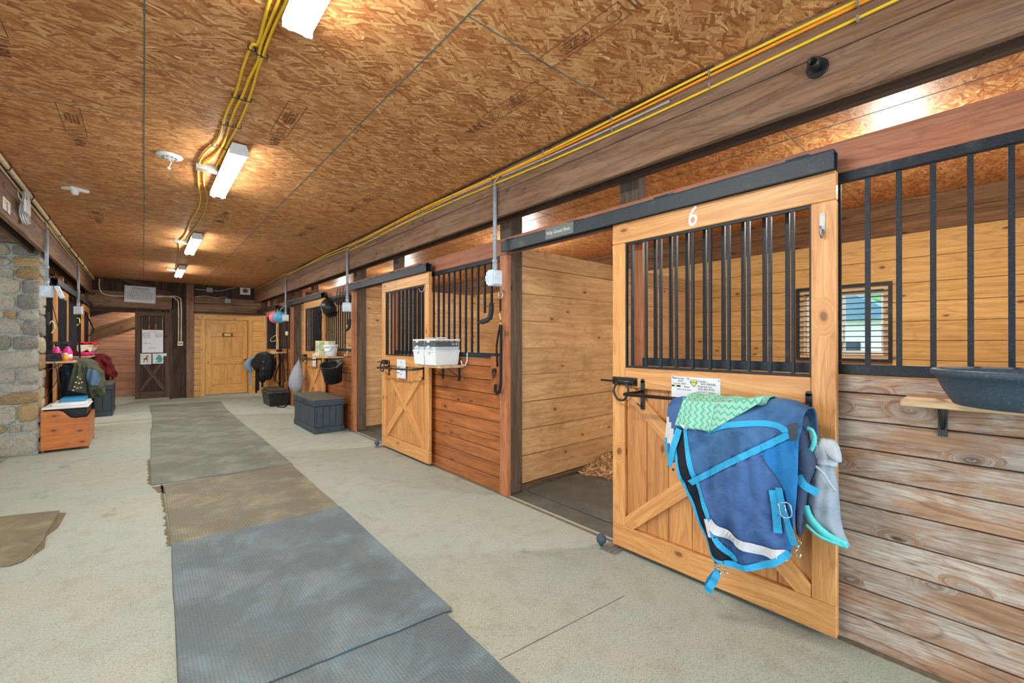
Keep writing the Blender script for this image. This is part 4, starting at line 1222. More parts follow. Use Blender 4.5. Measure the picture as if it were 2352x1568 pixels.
for k, ln in enumerate(('UNDER NEW HAMPSHIRE LAW,', 'A PARTICIPANT IN EQUINE ACTIVITIES', 'ASSUMES THE RISK OF ANY INJURY, HARM,', 'DAMAGE, OR DEATH AND ANY LEGAL', 'RESPONSIBILITY THAT MAY OCCUR TO A', 'PARTICIPANT FROM THE INHERENT RISKS', 'ASSOCIATED WITH EQUINE ACTIVITIES.')):
    text(ln, 0.0255, cen + upv * H_ * (0.215 - 0.083 * k) + Vector((0, -0.0095, 0)), rt, upv, 'ink', sg_, ext=0.0003, bold=0.0003)
text('see N.H. RSA 508:19 for the full equine activities statute', 0.014, cen - upv * H_ * 0.38 + Vector((0, -0.0095, 0)), rt, upv, 'ink', sg_, ext=0.0003)

# electrical bits on the end wall
def wire(pts, r, mat, label, name='cable', cat='cable', n=6, grp=None, sub=4):
    P = [Vector(p) for p in pts]; out = []
    for i in range(len(P) - 1):
        p0 = P[max(i - 1, 0)]; p1 = P[i]; p2 = P[i + 1]; p3 = P[min(i + 2, len(P) - 1)]
        for k in range(sub):
            t = k / sub
            out.append(0.5 * ((2 * p1) + (p2 - p0) * t + (2 * p0 - 5 * p1 + 4 * p2 - p3) * t * t + (3 * p1 - p0 - 3 * p2 + p3) * t ** 3))
    out.append(P[-1])
    o = MB().tube(out, r, n).obj(name, mat, origin=P[0])
    if label: tag(o, label, cat, grp)
    return o
E = lambda x, y, d=0.04: at(x, y, 'y', YE - d)
wire([E(228, 640), E(228, 660), E(234, 672), E(250, 678), E(284, 680)], 0.014, 'cream', 'cream conduit curving from the ceiling to the warning sign')
wire([E(358, 679), E(395, 682), E(405, 688), E(410, 700), E(410, 784)], 0.014, 'cream', 'cream conduit from the warning sign down to the twin outlet')
wire([E(358, 682, 0.07), E(398, 680, 0.07), E(410, 683, 0.07), E(416, 696, 0.07), E(416, 784, 0.07)], 0.013, 'cream', 'second cream conduit beside the first, down to the twin outlet')
ob = thing('outlet_box', 'cream twin outlet box on the dark post beside the sliding door', 'outlet', tuple(E(414, 790)))
c_ = E(414, 789, 0.02)
q = MB(); q.box(c_[0] - 0.055, c_[0] + 0.055, c_[1] - 0.05, c_[1], c_[2] - 0.055, c_[2] + 0.055); q.obj('box', 'cream', ob, bevel=0.004)
q = MB()
for dx in (-0.03, 0.0, 0.03): q.box(c_[0] + dx - 0.008, c_[0] + dx + 0.008, c_[1] - 0.052, c_[1] - 0.05, c_[2] - 0.02, c_[2] + 0.02)
q.obj('socket', 'black_plastic', ob)
for (x_, y_, w_, h_, lab) in ((481, 666, 0.13, 0.11, 'grey junction box on the dark boards above the pine door'), (523, 691, 0.13, 0.11, 'small grey junction box on the cross beam above the pine door')):
    p_ = E(x_, y_, 0.05); q = MB(); q.box(p_[0] - w_ / 2, p_[0] + w_ / 2, p_[1] - 0.05, p_[1] + 0.04, p_[2] - h_ / 2, p_[2] + h_ / 2)
    tag(q.obj('junction_box', 'pvc', origin=p_, bevel=0.004), lab, 'junction box')
wire([E(448, 664), E(460, 665), E(474, 666)], 0.007, 'cream', 'white cable entering the upper grey junction box')
wire([E(489, 666), E(505, 668), E(518, 665), E(540, 660)], 0.007, 'cream', 'white cable leaving the upper grey junction box')
wire([E(448, 681, 0.06), E(475, 680, 0.06), E(495, 684, 0.06), E(515, 682, 0.06), E(523, 686, 0.06)], 0.007, 'cream', 'white cable along the beam to the lower grey junction box')
p_ = E(563, 669, 0.0)
g = thing('speaker_panel', 'white square panel with a round opening near the ceiling corner', 'speaker', tuple(p_))
q = MB(); q.box(p_[0] - 0.12, p_[0] + 0.12, p_[1] - 0.03, p_[1], p_[2] - 0.09, p_[2] + 0.09); q.obj('panel', 'white', g)
MB().cyl((p_[0], p_[1] - 0.034, p_[2] + 0.015), (p_[0], p_[1] - 0.028, p_[2] + 0.015), 0.062, n=20).obj('grille', 'brown_board', g)

# lean-to seen through the opening at the end
q = boards_wall(-3.4, 1.0, YE + 1.3, YE + 1.34, 0, 2.6, 0.2, 'x', None, 0.003)
q.box(-3.4, 1.0, YE + 1.36, YE + 1.4, 0, 2.9); struct(q.obj('wall_back', 'pink_board'))  # backing sheet added so bright sky does not shine between these boards
q = MB(); q.beam((-1.6, YE + 1.24, 1.30), (0.3, YE + 1.24, 2.12), 0.05, 0.26); tag(q.obj('rake_board', 'brown_board'), 'brown sloping board on the rosy wall beyond the opening', 'board')
for k in range(4):
    q = MB(); y_ = YE + 0.25 + k * 0.32; q.beam((-2.6, y_, 1.55), (0.9, y_, 2.72), 0.05, 0.16)
    tag(q.obj('rafter', 'beam_dark'), ['dark sloping rafter just beyond the wide cross beam', 'dark sloping rafter, second beyond the cross beam', 'dark sloping rafter, third beyond the cross beam', 'dark sloping rafter closest to the rosy board wall'][k], 'rafter')
q = MB(); q.prism([(-3.4, YE + 0.1, 1.42), (1.0, YE + 0.1, 2.88), (1.0, YE + 1.4, 2.88), (-3.4, YE + 1.4, 1.42)], (0, 0, 0.02)); struct(q.obj('ceiling', 'metal_roof'))
q = MB(); q.box(1.0, 1.04, YE + 0.08, YE + 1.4, 0, ZC); struct(q.obj('wall_back', 'barn_dark'))
q = MB(); q.box(-4.5, -1.0, YE, YE + 0.04, 0, ZC); struct(q.obj('wall_back', 'barn_dark'))
q = MB(); q.box(-0.06, 0.5, YE + 0.5, YE + 0.52, 0, 0.02); 
# shell behind the camera: side returns of the rear doorway
q = MB(); q.box(2.5, XB + 0.1, -3.6, -3.55, 0, ZC); q.box(-4.6, -1.4, -3.6, -3.55, 0, ZC); struct(q.obj('wall_front', 'barn_dark'))
q = MB(); q.box(XB + 0.05, XB + 0.1, -3.6, -2.4, 0, ZC); struct(q.obj('wall_right', 'barn_dark'))

# ================================================================== LAMPS
def tube_lamp(y0, y1, x, label, box=True):
    t = thing('fluorescent_lamp', label, 'ceiling lamp', (x, y0, ZC), 'twin tube lamps down the aisle ceiling')
    q = MB(); q.prism([(x - 0.062, y0, 2.79), (x + 0.062, y0, 2.79), (x + 0.045, y0, 2.838), (x - 0.045, y0, 2.838)], (0, y1 - y0, 0))
    q.box(x - 0.062, x + 0.062, y0, y0 + 0.012, 2.755, 2.79); q.box(x - 0.062, x + 0.062, y1 - 0.012, y1, 2.755, 2.79)
    q.obj('housing', 'white_metal', t)
    for dx in (-0.034, 0.034):
        MB().cyl((x + dx, y0 + 0.015, 2.762), (x + dx, y1 - 0.015, 2.762), 0.019, n=14).obj('tube', 'lamp_tube', t)
    q = MB(); q.cyl((x, y0 + 0.2, 2.83), (x, y0 + 0.2, ZC), 0.01); q.cyl((x, y1 - 0.2, 2.83), (x, y1 - 0.2, ZC), 0.01); q.obj('hanger', 'galv', t)
    if box:
        q = MB(); yc = (y0 + y1) / 2 + 0.05; q.box(x - 0.21, x - 0.065, yc - 0.035, yc + 0.035, 2.80, ZC - 0.002); q.obj('wiring_box', 'galv', t)
    l = bpy.data.lights.new('tube_light', 'AREA'); l.shape = 'RECTANGLE'; l.size = 0.12; l.size_y = y1 - y0 - 0.05
    l.energy = TUBE_POWER; l.color = (1.0, 0.985, 0.95)
    o = bpy.data.objects.new('tube_light', l); COL.objects.link(o); o.parent = t
    o.location = Vector((x, (y0 + y1) / 2, 2.738)) - Vector((x, y0, ZC))
    l.spread = R(180)
    return t
tube_lamp(0.82, 2.06, 0.515, 'lit twin tube lamp nearest the open front, beside the yellow cables', False)
tube_lamp(3.68, 4.88, 0.53, 'lit twin tube lamp second along the ceiling, grey wiring box on its side')
tube_lamp(7.05, 8.35, 0.54, 'lit twin tube lamp third along the ceiling')
tube_lamp(10.2, 11.4, 0.55, 'lit twin tube lamp farthest down the aisle, near the warning sign')

YE_L = 2.58
def jelly_jar(x, y, label, zc=ZC, power=None):
    t = thing('caged_lamp', label, 'lamp', (x, y, zc)); ZL = zc
    q = MB(); q.cyl((x, y, ZL), (x, y, ZL - 0.05), 0.055, n=18); q.cyl((x, y, ZL - 0.05), (x, y, ZL - 0.09), 0.035, n=18); q.obj('base', 'galv', t)
    MB().ell((x, y, ZL - 0.145), 0.035, 0.035, 0.055).obj('bulb', 'bulb', t)
    for k in range(4):
        a = k * math.pi / 4; c, s_ = math.cos(a) * 0.055, math.sin(a) * 0.055
        MB().tube([(x + c, y + s_, ZL - 0.08), (x + c * 1.1, y + s_ * 1.1, ZL - 0.16), (x, y, ZL - 0.225), (x - c * 1.1, y - s_ * 1.1, ZL - 0.16), (x - c, y - s_, ZL - 0.08)], 0.003, 5).obj('cage_wire', 'iron', t)
    l = bpy.data.lights.new('bulb_light', 'POINT'); l.energy = STALL_POWER if zc == ZC else 34; l.color = (1.0, 0.95, 0.86); l.shadow_soft_size = 0.12
    o = bpy.data.objects.new('bulb_light', l); COL.objects.link(o); o.parent = t; o.location = (0, 0, -0.235)
    l = bpy.data.lights.new('bulb_light', 'AREA'); l.shape = 'DISK'; l.size = 0.16; l.energy = (34 if zc == ZC else 8); l.color = (1.0, 0.95, 0.86)
    o = bpy.data.objects.new('bulb_light', l); COL.objects.link(o); o.parent = t; o.location = (0, 0, -0.24)
for y, x, lab in ((0.5, 4.15, 'caged bulb on the ceiling of the open stall nearest the viewer'), (4.5, 4.15, 'caged bulb on the ceiling of the stall with the lidded boxes'), (8.2, 4.15, 'caged bulb on the ceiling of the stall with the white pail'), (11.9, 4.15, 'caged bulb on the ceiling of the farthest stall')):
    jelly_jar(x, y, lab)
jelly_jar(-2.6, 10.0, 'caged bulb on the ceiling of the stall behind the stone pillar')
jelly_jar(0.30, YE + 0.75, 'unseen caged bulb added to brighten the lean-to behind the dark sliding door', YE_L)  # lamp added out of sight to brighten the rosy boards

# ================================================================== CABLES
def on_ceil(px, py, d=0.012): return at(px, py, 'z', ZC - d)
cA = [(626, -14), (618, 5), (604, 60), (592, 100), (578, 105), (560, 150), (549, 190), (540, 218), (524, 250), (513, 280), (505, 310), (493, 330), (470, 350), (456, 378), (455, 405), (457, 430), (461, 455), (455, 480), (437, 510), (425, 540), (410, 555)]
cB = [(645, -14), (637, 10), (620, 50), (602, 95), (596, 118), (593, 140), (575, 175), (563, 205), (556, 222), (540, 252), (529, 283), (520, 312), (511, 334), (494, 355), (472, 372), (462, 380)]
cC = [(665, -14), (652, 15), (630, 60), (612, 105), (605, 126), (592, 160), (584, 190), (572, 228), (562, 255), (546, 290), (530, 318), (520, 338), (505, 368), (495, 385), (488, 395)]
cD = [(467, 398), (469, 425), (475, 440), (476, 462), (466, 495), (450, 520), (432, 545), (427, 556)]
cE = [(410, 555), (412, 572), (408, 595), (405, 612), (407, 622)]
for pts, mt, lab in ((cA, 'yellow', 'yellow cable on the ceiling, outermost of three, swinging round the second lamp'), (cB, 'yellow', 'middle yellow cable of the three stapled to the ceiling'),
                     (cC, 'yellow', 'yellow ceiling cable of the three that runs into the second lamp'), (cD, 'yellow_dull', 'dusty yellow cable leaving the second lamp towards the third'), (cE, 'yellow_dull', 'thin yellow cable between the third and fourth lamps')):
    P = smooth_path([on_ceil(x, y) for x, y in pts], 5)
    tag(MB().tube(P, 0.0075, 6).obj('ceiling_cable', mt, origin=P[0]), lab, 'cable')
for k, (x, y) in enumerate(((578, 107), (596, 118), (607, 124), (540, 217), (557, 222), (570, 226), (513, 280), (530, 284), (548, 288), (492, 330), (512, 335), (522, 338))):
    p = on_ceil(x, y, 0.0)
    q = MB(); q.tube([p + Vector((-0.016, 0, 0)), p + Vector((-0.014, 0, -0.02)), p + Vector((0.014, 0, -0.02)), p + Vector((0.016, 0, 0))], 0.003, 5)
    tag(q.obj('cable_clip', 'navy', origin=p), 'small dark blue clip holding a yellow cable to the ceiling', 'clip', 'clips on the ceiling cables')

# cables along the right beam face; (Y, z) knots on X = 2.27
def run(zfun, y0, y1, r, mat, lab, x=2.27, name='beam_cable', step=0.22):
    P = []; y = y0
    while y < y1: P.append((x, y, zfun(y))); y += step
    P.append((x, y1, zfun(y1)))
    P = smooth_path(P, 3)
    tag(MB().tube(P, r, 6).obj(name, mat, origin=P[0]), lab, 'cable')
sw = lambda y, a, f, ph: a * math.sin(y * f + ph)
run(lambda y: 2.805 + sw(y, .012, 1.9, 0), -0.4, 9.9, 0.0085, 'yellow', 'upper yellow cable along the top of the right beam', 2.268)
run(lambda y: 2.788 + sw(y, .010, 1.7, 1), -0.4, 6.3, 0.0085, 'orange', 'orange cable just under the upper yellow one on the beam', 2.270)
run(lambda y: 2.735 + sw(y, .018, 1.4, 2.2), -0.4, 6.25, 0.0075, 'yellow', 'lower yellow cable along the right beam', 2.271)
run(lambda y: 2.765 + sw(y, .012, 1.6, 2.0), 1.25, 2.75, 0.008, 'grey_cable', 'grey cable between the yellow ones, ending at the near drop pipe', 2.271)
run(lambda y: 2.77 + sw(y, .014, 2.1, 0.6), 2.9, 6.2, 0.006, 'grey_cable', 'pale cable under the yellow ones past the near drop pipe', 2.271)
run(lambda y: 2.815 + sw(y, .016, 1.3, 1.6), 9.9, YE - 0.1, 0.007, 'yellow_dull', 'dusty cable along the beam towards the pine door corner', 2.271)
run(lambda y: 2.765 + sw(y, .03, 0.9, 0.3), 6.3, 9.8, 0.007, 'yellow_dull', 'dusty yellow cable sagging between the two far drop pipes', 2.271)
run(lambda y: 2.832, 1.0, 9.0, 0.006, 'gap', 'dark cable tucked between ceiling and right beam', 2.272)
for k in range(10):
    y = 0.4 + k * 0.62
    q = MB(); q.box(2.258, 2.279, y - 0.004, y + 0.004, 2.722, 2.75); q.box(2.256, 2.279, y - 0.004, y + 0.004, 2.785, 2.82)
    tag(q.obj('cable_staple', 'galv', origin=(2.27, y, 2.77)), 'small metal staple over the cables on the right beam', 'staple', 'staples on the right beam')

# left beam cables
xl = -0.858
def runl(zfun, y0, y1, r, mat, lab, x=xl): run(zfun, y0, y1, r, mat, lab, x, 'beam_cable')
runl(lambda y: 2.806 + sw(y, .006, 1.3, 0), 4.2, YE - 0.1, 0.021, 'cream', 'thick cream cable strapped along the top of the left beam', -0.845)
runl(lambda y: 2.765 + sw(y, .010, 1.6, 1), 4.2, YE - 0.15, 0.008, 'yellow_dull', 'dusty yellow cable under the thick cream one', -0.860)
runl(lambda y: 2.745 + sw(y, .014, 1.1, 2), 4.2, 7.1, 0.008, 'grey_cable', 'pale grey cable under the thick cream one before the drop pipe', -0.861)
runl(lambda y: 2.735 + sw(y, .02, 0.9, 2), 7.3, 10.2, 0.007, 'cream', 'pale cable drooping between the two left drop pipes', -0.861)
for k in range(8):
    y = 5.3 + k * 0.95
    q = MB(); q.tube([(-0.868, y, 2.836), (-0.83, y, 2.834), (-0.818, y, 2.806), (-0.83, y, 2.778), (-0.868, y, 2.776)], 0.005, 5)
    tag(q.obj('cable_strap', 'black_plastic', origin=(xl, y, 2.8)), 'black strap round the thick cream cable on the left beam', 'strap', 'straps on the cream cable')
# coil of white cable, tag card
cc = at(52, 478, 'x', -0.86)
t_ = thing('cable_coil', 'coiled white cable hanging from a nail on the left beam', 'cable', tuple(at(40, 438, 'x', -0.86)))
for k in range(9):
    w = random.uniform(0.06, 0.12); h = random.uniform(0.10, 0.16); dy = random.uniform(-0.06, 0.06); tilt = random.uniform(-0.25, 0.25)
    P = []
    for i in range(20):
        a = 2 * math.pi * i / 20
        yy, zz = math.cos(a) * w * (0.75 - 0.4 * math.sin(a)), math.sin(a) * h
        P.append((-0.855 + 0.004 * k + 0.006 * math.sin(3 * a), cc[1] + dy + yy * math.cos(tilt) - zz * math.sin(tilt), cc[2] + yy * math.sin(tilt) + zz * math.cos(tilt)))
    MB().tube(P, 0.0042, 5, closed=True).obj('loop', 'white', t_)
MB().tube([at(40, 436, 'x', -0.86), at(43, 452, 'x', -0.84), at(55, 470, 'x', -0.83)], 0.004, 5).obj('tie', 'white', t_)
q = MB(); a_ = at(62, 460, 'x', -0.80); b_ = at(68, 495, 'x', -0.80); q.box(-0.815, -0.80, min(a_[1], b_[1]) - 0.03, max(a_[1], b_[1]) + 0.06, b_[2], a_[2]); q.obj('plug', 'white', t_)
a_ = at(7, 450, 'x', -0.868); b_ = at(23, 494, 'x', -0.868)
t_ = thing('notice_card', 'small white notice with a yellow corner on the left beam', 'notice', tuple(a_))
q = MB(); q.box(-0.869, -0.865, a_[1], b_[1], b_[2] - 0.0, a_[2] + 0.0); q.obj('card', 'paper', t_)
q = MB(); q.box(-0.865, -0.8635, a_[1] + 0.02, a_[1] + 0.09, a_[2] - 0.05, a_[2] - 0.01); q.obj('yellow_patch', 'logo_yellow', t_)
text('NOTICE\nelectric\nfence line\ndo not\nunplug', 0.018, (-0.8645, (a_[1] + b_[1]) / 2, (a_[2] + b_[2]) / 2 - 0.015), (0, 1, 0), (0, 0, 1), 'ink', t_, ext=0.0003)

# drop pipes with outlet boxes
def drop(x, y, zt, zb, label, sg, bw=0.13):
    t = thing('drop_outlet', label, 'outlet', (x, y, zt))
    q = MB(); q.cyl((x, y, zt), (x, y, zb + 0.09), 0.0165, n=12); q.cyl((x, y, zt - 0.42), (x, y, zt - 0.46), 0.021, n=12); q.cyl((x, y, zb + 0.09), (x, y, zb + 0.15), 0.022, n=12); q.obj('pipe', 'pvc', t)
    q = MB(); q.box(x - 0.055, x + 0.055, y - 0.035, y + 0.035, zb - 0.045, zb + 0.09); q.obj('box', 'pvc_light', t, bevel=0.006)
    q = MB(); q.box(x - 0.05, x + 0.03, y + 0.036, y + 0.06, zb - 0.03, zb + 0.075); q.box(x - 0.04, x + 0.02, y + 0.06, y + 0.085, zb, zb + 0.05); q.obj('cover', 'pvc_light', t, bevel=0.004)
    q = MB(); q.box(x - 0.045, x + 0.04, y - 0.052, y - 0.036, zb - 0.035, zb + 0.08); q.obj('cover', 'pvc_light', t, bevel=0.004)
    q = MB(); q.tube([(x + 0.0, y, zt), (x, y + 0.0, zt + 0.05), (x + 0.012 * -sg, y - 0.04, zt + 0.075)], 0.006, 6); q.obj('cable_tail', 'grey_cable', t)
    q = MB(); q.box(x - 0.02, x + 0.02 , y - 0.01, y + 0.01, zb + 0.16, zb + 0.18); q.obj('clamp', 'galv', t)
drop(2.255, 2.83, 2.70, 1.90, 'grey drop pipe with a light grey outlet box beside open stall 6', -1)
drop(2.255, 6.30, 2.68, 1.87, 'grey drop pipe and outlet box beside stall doorway 5', -1)
drop(2.255, 9.88, 2.68, 1.87, 'grey drop pipe and outlet box beside the blue ball', -1)
drop(-0.845, 7.20, 2.68, 1.94, 'grey drop pipe and flapped outlet box in front of the stone pillar', 1)
q = MB(); q.prism([(-0.785, 7.165, 2.03), (-0.745, 7.165, 2.035), (-0.70, 7.165, 1.90), (-0.735, 7.165, 1.885)], (0, 0.07, 0)); q.obj('flap', 'pvc_light', bpy.data.objects['drop_outlet.003'], bevel=0.004)
drop(-0.845, 10.35, 2.68, 1.90, 'grey drop pipe and outlet box over the red and white feed bag', 1)

# smoke alarm hub and bird-shaped fitting on the ceiling
p = at(389, 358, 'z', ZC)
t_ = thing('ceiling_sensor', 'round white ceiling plate with a dangling sensor', 'sensor', tuple(p))
MB().lathe([(0.0001, -0.018), (0.05, -0.018), (0.082, -0.010), (0.088, 0)], p, 28).obj('plate', 'white', t_)
q = MB()
for k in range(10):
    a = 2 * math.pi * k / 10; q.box(p[0] + math.cos(a) * 0.045 - 0.006, p[0] + math.cos(a) * 0.045 + 0.006, p[1] + math.sin(a) * 0.045 - 0.006, p[1] + math.sin(a) * 0.045 + 0.006, p[2] - 0.02, p[2] - 0.017)
q.obj('vent_slots', 'ink', t_)
q = MB(); q.tube([(p[0], p[1], p[2] - 0.018), (p[0] + 0.012, p[1], p[2] - 0.05), (p[0] - 0.002, p[1] + 0.01, p[2] - 0.085)], 0.004, 6); q.ell((p[0] - 0.003, p[1] + 0.01, p[2] - 0.095), 0.013, 0.013, 0.01, 12, 8); q.obj('pendant', 'white', t_)
p = at(172, 430, 'z', ZC)
t_ = thing('wall_sensor', 'white winged sensor fixture stuck on the ceiling', 'sensor', tuple(p))
q = MB(); q.prism([(p[0] - 0.10, p[1] + 0.04, p[2]), (p[0] - 0.02, p[1] - 0.035, p[2]), (p[0] + 0.10, p[1] + 0.02, p[2]), (p[0] + 0.08, p[1] + 0.05, p[2]), (p[0] - 0.02, p[1] + 0.03, p[2])], (0, 0, -0.03)); q.obj('wing', 'white', t_, bevel=0.006)
MB().lathe([(0.0001, -0.075), (0.022, -0.07), (0.032, -0.03), (0.028, 0)], p, 16).obj('eye', 'white', t_)

# ================================================================== FLOOR MATS
def mat_slab(poly, z0, th, mat, label, wav=0.0):
    c = Vector((sum(p[0] for p in poly) / len(poly), sum(p[1] for p in poly) / len(poly), z0))
    P = []
    n = len(poly)
    for i in range(n):
        a = Vector((*poly[i], z0)); b = Vector((*poly[(i + 1) % n], z0))
        for k in range(8):
            t = k / 8; p = a.lerp(b, t)
            if k: p += Vector((random.uniform(-1, 1), random.uniform(-1, 1), 0)) * wav
            P.append(p)
    q = MB(); q.prism(P, (0, 0, th))
    return tag(q.obj('floor_mat', mat, origin=c, bevel=0.004), label, 'mat')
mat_slab([(0.12, 0.45), (1.14, 0.45), (1.150, 1.30), (1.165, 2.0), (0.14, 2.1)], 0.0, 0.012, 'mat_a', 'blue grey rubber mat lowest on the floor, its corner under the big dimpled mat', 0.003)
mat_slab([(0.10, 1.955), (1.195, 1.845), (1.235, 3.60), (0.145, 3.66)], 0.0125, 0.012, 'mat_a', 'large dimpled blue grey rubber mat nearest the front of the aisle', 0.003)
mat_slab([(0.14, 3.68), (1.238, 3.625), (1.255, 5.22), (0.155, 5.29)], 0.0, 0.012, 'mat_b', 'dusty ribbed rubber mat, second along the aisle', 0.004)
mat_slab([(0.055, 5.37), (1.27, 5.235), (1.29, 7.0), (0.07, 7.24)], 0.0, 0.014, 'mat_c', 'worn grey rubber mat, third along the aisle', 0.004)
mat_slab([(0.07, 7.25), (1.29, 7.01), (1.27, 8.62), (0.085, 8.90)], 0.0, 0.012, 'mat_c', 'worn grey rubber mat, fourth along the aisle', 0.004)
mat_slab([(0.11, 8.91), (1.275, 8.63), (1.29, 10.44), (0.12, 10.78)], 0.0, 0.012, 'mat_c', 'worn grey rubber mat, fifth along the aisle', 0.004)
mat_slab([(0.11, 10.79), (1.29, 10.45), (1.36, 11.94), (0.10, 12.15)], 0.0, 0.012, 'mat_c', 'worn grey rubber mat, farthest along the aisle', 0.004)
mat_slab([(-0.515, 5.03), (-0.53, 4.3), (-0.545, 4.12), (-0.57, 4.03), (-0.62, 4.0), (-0.85, 4.16), (-2.0, 4.6), (-2.0, 5.6)], 0.0, 0.014, 'mat_d', 'dirty rubber mat with clipped corner lying apart at the left', 0.003)
mat_slab([(-1.215, 7.80), (-1.235, 7.44), (-2.4, 7.3), (-2.4, 7.80)], 0.0, 0.014, 'mat_c', 'rubber mat corner at the foot of the stone pillar', 0.002)
# dirt swept against the mats
def patch(pts, lab):
    q = MB(); q.prism([(x, y, 0.0005) for x, y in pts], (0, 0, 0.003)); tag(q.obj('dirt_patch', 'dirt'), lab, 'dirt')
def ragged(x, y0, y1, w, side=-1):
    P = [(x, y0)]; y = y0
    while y < y1: P.append((x + side * random.uniform(0.2, 1) * w, y)); y += random.uniform(0.02, 0.05)
    P.append((x, y1)); return P
patch(ragged(0.142, 3.7, 5.36, 0.03), 'brown dirt along the edge of the dusty ribbed mat')
patch([(0.06, 5.30), (0.15, 5.29), (0.15, 5.0), (0.10, 5.08), (0.085, 5.2)], 'brown dirt patch at the corner between two mats')
patch(ragged(0.056, 5.4, 6.6, 0.03), 'brown dirt beside the worn third mat')
patch([(-0.52, 5.0), (-0.47, 4.95), (-0.48, 4.6), (-0.52, 4.45), (-0.50, 4.2), (-0.54, 4.1), (-0.53, 4.5)], 'brown dirt along the mat with the clipped corner')

m = MB(); a_, b_ = at(1148, 1515, 'z', 0.0012), at(1434, 1368, 'z', 0.0012)
m.beam(a_, b_, 0.003, 0.0015); struct(m.obj('trim_4', 'dirt'))
# wood shavings in stall 6
q = MB()
nx, ny = 60, 50; x0, x1, y0, y1 = 3.46, 5.2, 0.9, 2.95
vs = []; fs = []
for i in range(nx + 1):
    for j in range(ny + 1):
        x = x0 + (x1 - x0) * i / nx; y = y0 + (y1 - y0) * j / ny
        e = min((i / nx) * 3.2 + 0.12 * math.sin(y * 9), 1) * min(1, (nx - i) / 6 + 0.2) * min(1, j / 8)
        z = 0.0 + 0.12 * max(0, e) + 0.03 * mnoise.noise(Vector((x * 9, y * 9, 0))) * e + 0.016 * mnoise.noise(Vector((x * 40, y * 40, 0)))
        vs.append((x, y, max(z, -0.003)))
for i in range(nx):
    for j in range(ny):
        a = i * (ny + 1) + j; fs.append((a, a + ny + 1, a + ny + 2, a + 1))
q.add(vs, fs)
for k in range(2600):
    x = random.uniform(x0 - 0.06 + 0.1, x0 + 0.9); y = random.uniform(1.9, y1)
    if random.random() < 0.1: x = x0 - random.uniform(0, 0.12)
    i = (x - x0) / (x1 - x0); e = max(0, min(max(i, 0) * 3.2 + 0.12 * math.sin(y * 9), 1))
    z = 0.12 * e + 0.012
    if x < x0: z = 0.002
    a = random.uniform(0, 6.28); L = random.uniform(0.008, 0.02); w = 0.006
    d = Vector((math.cos(a), math.sin(a), random.uniform(-0.6, 0.6))) * L; c = Vector((-math.sin(a), math.cos(a), random.uniform(-0.6, 0.6))) * w
    p = Vector((x, y, z)); b = len(q.v)
    q.add([p - d, p + c, p + d, p - c], [(0, 1, 2, 3)])
o = q.obj('wood_shavings', 'shavings'); o['kind'] = 'stuff'; tag(o, 'heap of pale wood shavings on the floor inside open stall 6', 'shavings')
mat_slab([(2.70, 0.2), (4.6, 0.2), (4.6, 2.9), (2.70, 2.9)], -0.004, 0.010, 'stall_floor', 'dark rubber mat on the floor inside open stall 6', 0.002)
mat_slab([(2.70, 4.0), (4.6, 4.0), (4.6, 6.56), (2.70, 6.56)], -0.004, 0.010, 'stall_floor', 'dark rubber mat on the floor inside stall 5', 0.002)

# ================================================================== SHELVES AND WHAT STANDS ON THEM
def shelf(x0, x1, y0, y1, zt, sg, label, mat='raw_shelf', th=0.026, ys=None):
    """x0 wall side, x1 aisle side"""
    t = thing('shelf', label, 'shelf', ((x0 + x1) / 2, y0, zt - th))
    a, b = sorted((x0, x1))
    q = MB(); q.box(a, b, y0, y1, zt - th, zt, 'y'); q.obj('board', mat, t, bevel=0.003)
    for y in (ys or (y0 + 0.08, y1 - 0.1)):
        q = MB(); aa, bb = sorted((x0, x0 + sg * 0.006)); q.box(aa, bb, y - 0.014, y + 0.014, zt - th - 0.14, zt - th - 0.001)
        aa, bb = sorted((x0, x0 + sg * 0.17)); q.box(aa, bb, y - 0.014, y + 0.014, zt - th - 0.006, zt - th - 0.0005)
        q.beam((x0 + sg * 0.006, y, zt - th - 0.11), (x0 + sg * 0.14, y, zt - th - 0.008), 0.012, 0.005, up=(0, 0, 1))
        q.obj('bracket', 'iron', t)
    return t
WF = XW - 0.002
shelf(WF, 2.20, -0.40, 0.262, 1.160, -1, 'raw wood shelf under the black rubber feed tub', ys=(0.165, -0.25))
shelf(WF, 2.19, 3.60, 4.10, 1.148, -1, 'raw wood shelf holding the two clear lidded boxes')
shelf(WF, 2.20, 7.04, 7.78, 1.150, -1, 'raw wood shelf holding the white pail and two cartons')
shelf(WF, 2.24, 10.62, 11.20, 1.16, -1, 'small raw wood shelf above the hanging bridles')
shelf(XL + 0.002, -0.71, 8.24, 8.60, 1.125, 1, 'wood shelf with pink spray bottles beside the stone pillar')
shelf(XL + 0.002, -0.74, 11.0, 12.0, 1.125, 1, 'wood shelf holding the red and white feed bag')

# feed tub
t_ = thing('feed_tub', 'black rubber feed tub on the shelf nearest the viewer', 'feed tub', (2.208, -0.07, 1.1605))
q = MB(); q.lathe([(0.0001, 0.012), (0.18, 0.012), (0.205, 0.06), (0.228, 0.112), (0.244, 0.124), (0.250, 0.120), (0.250, 0.104), (0.238, 0.100), (0.218, 0.05), (0.193, 0.004), (0.186, 0.0), (0.0001, 0.0)], (2.208, -0.07, 1.1605), 56)
q.obj('tub', 'rubber', t_)

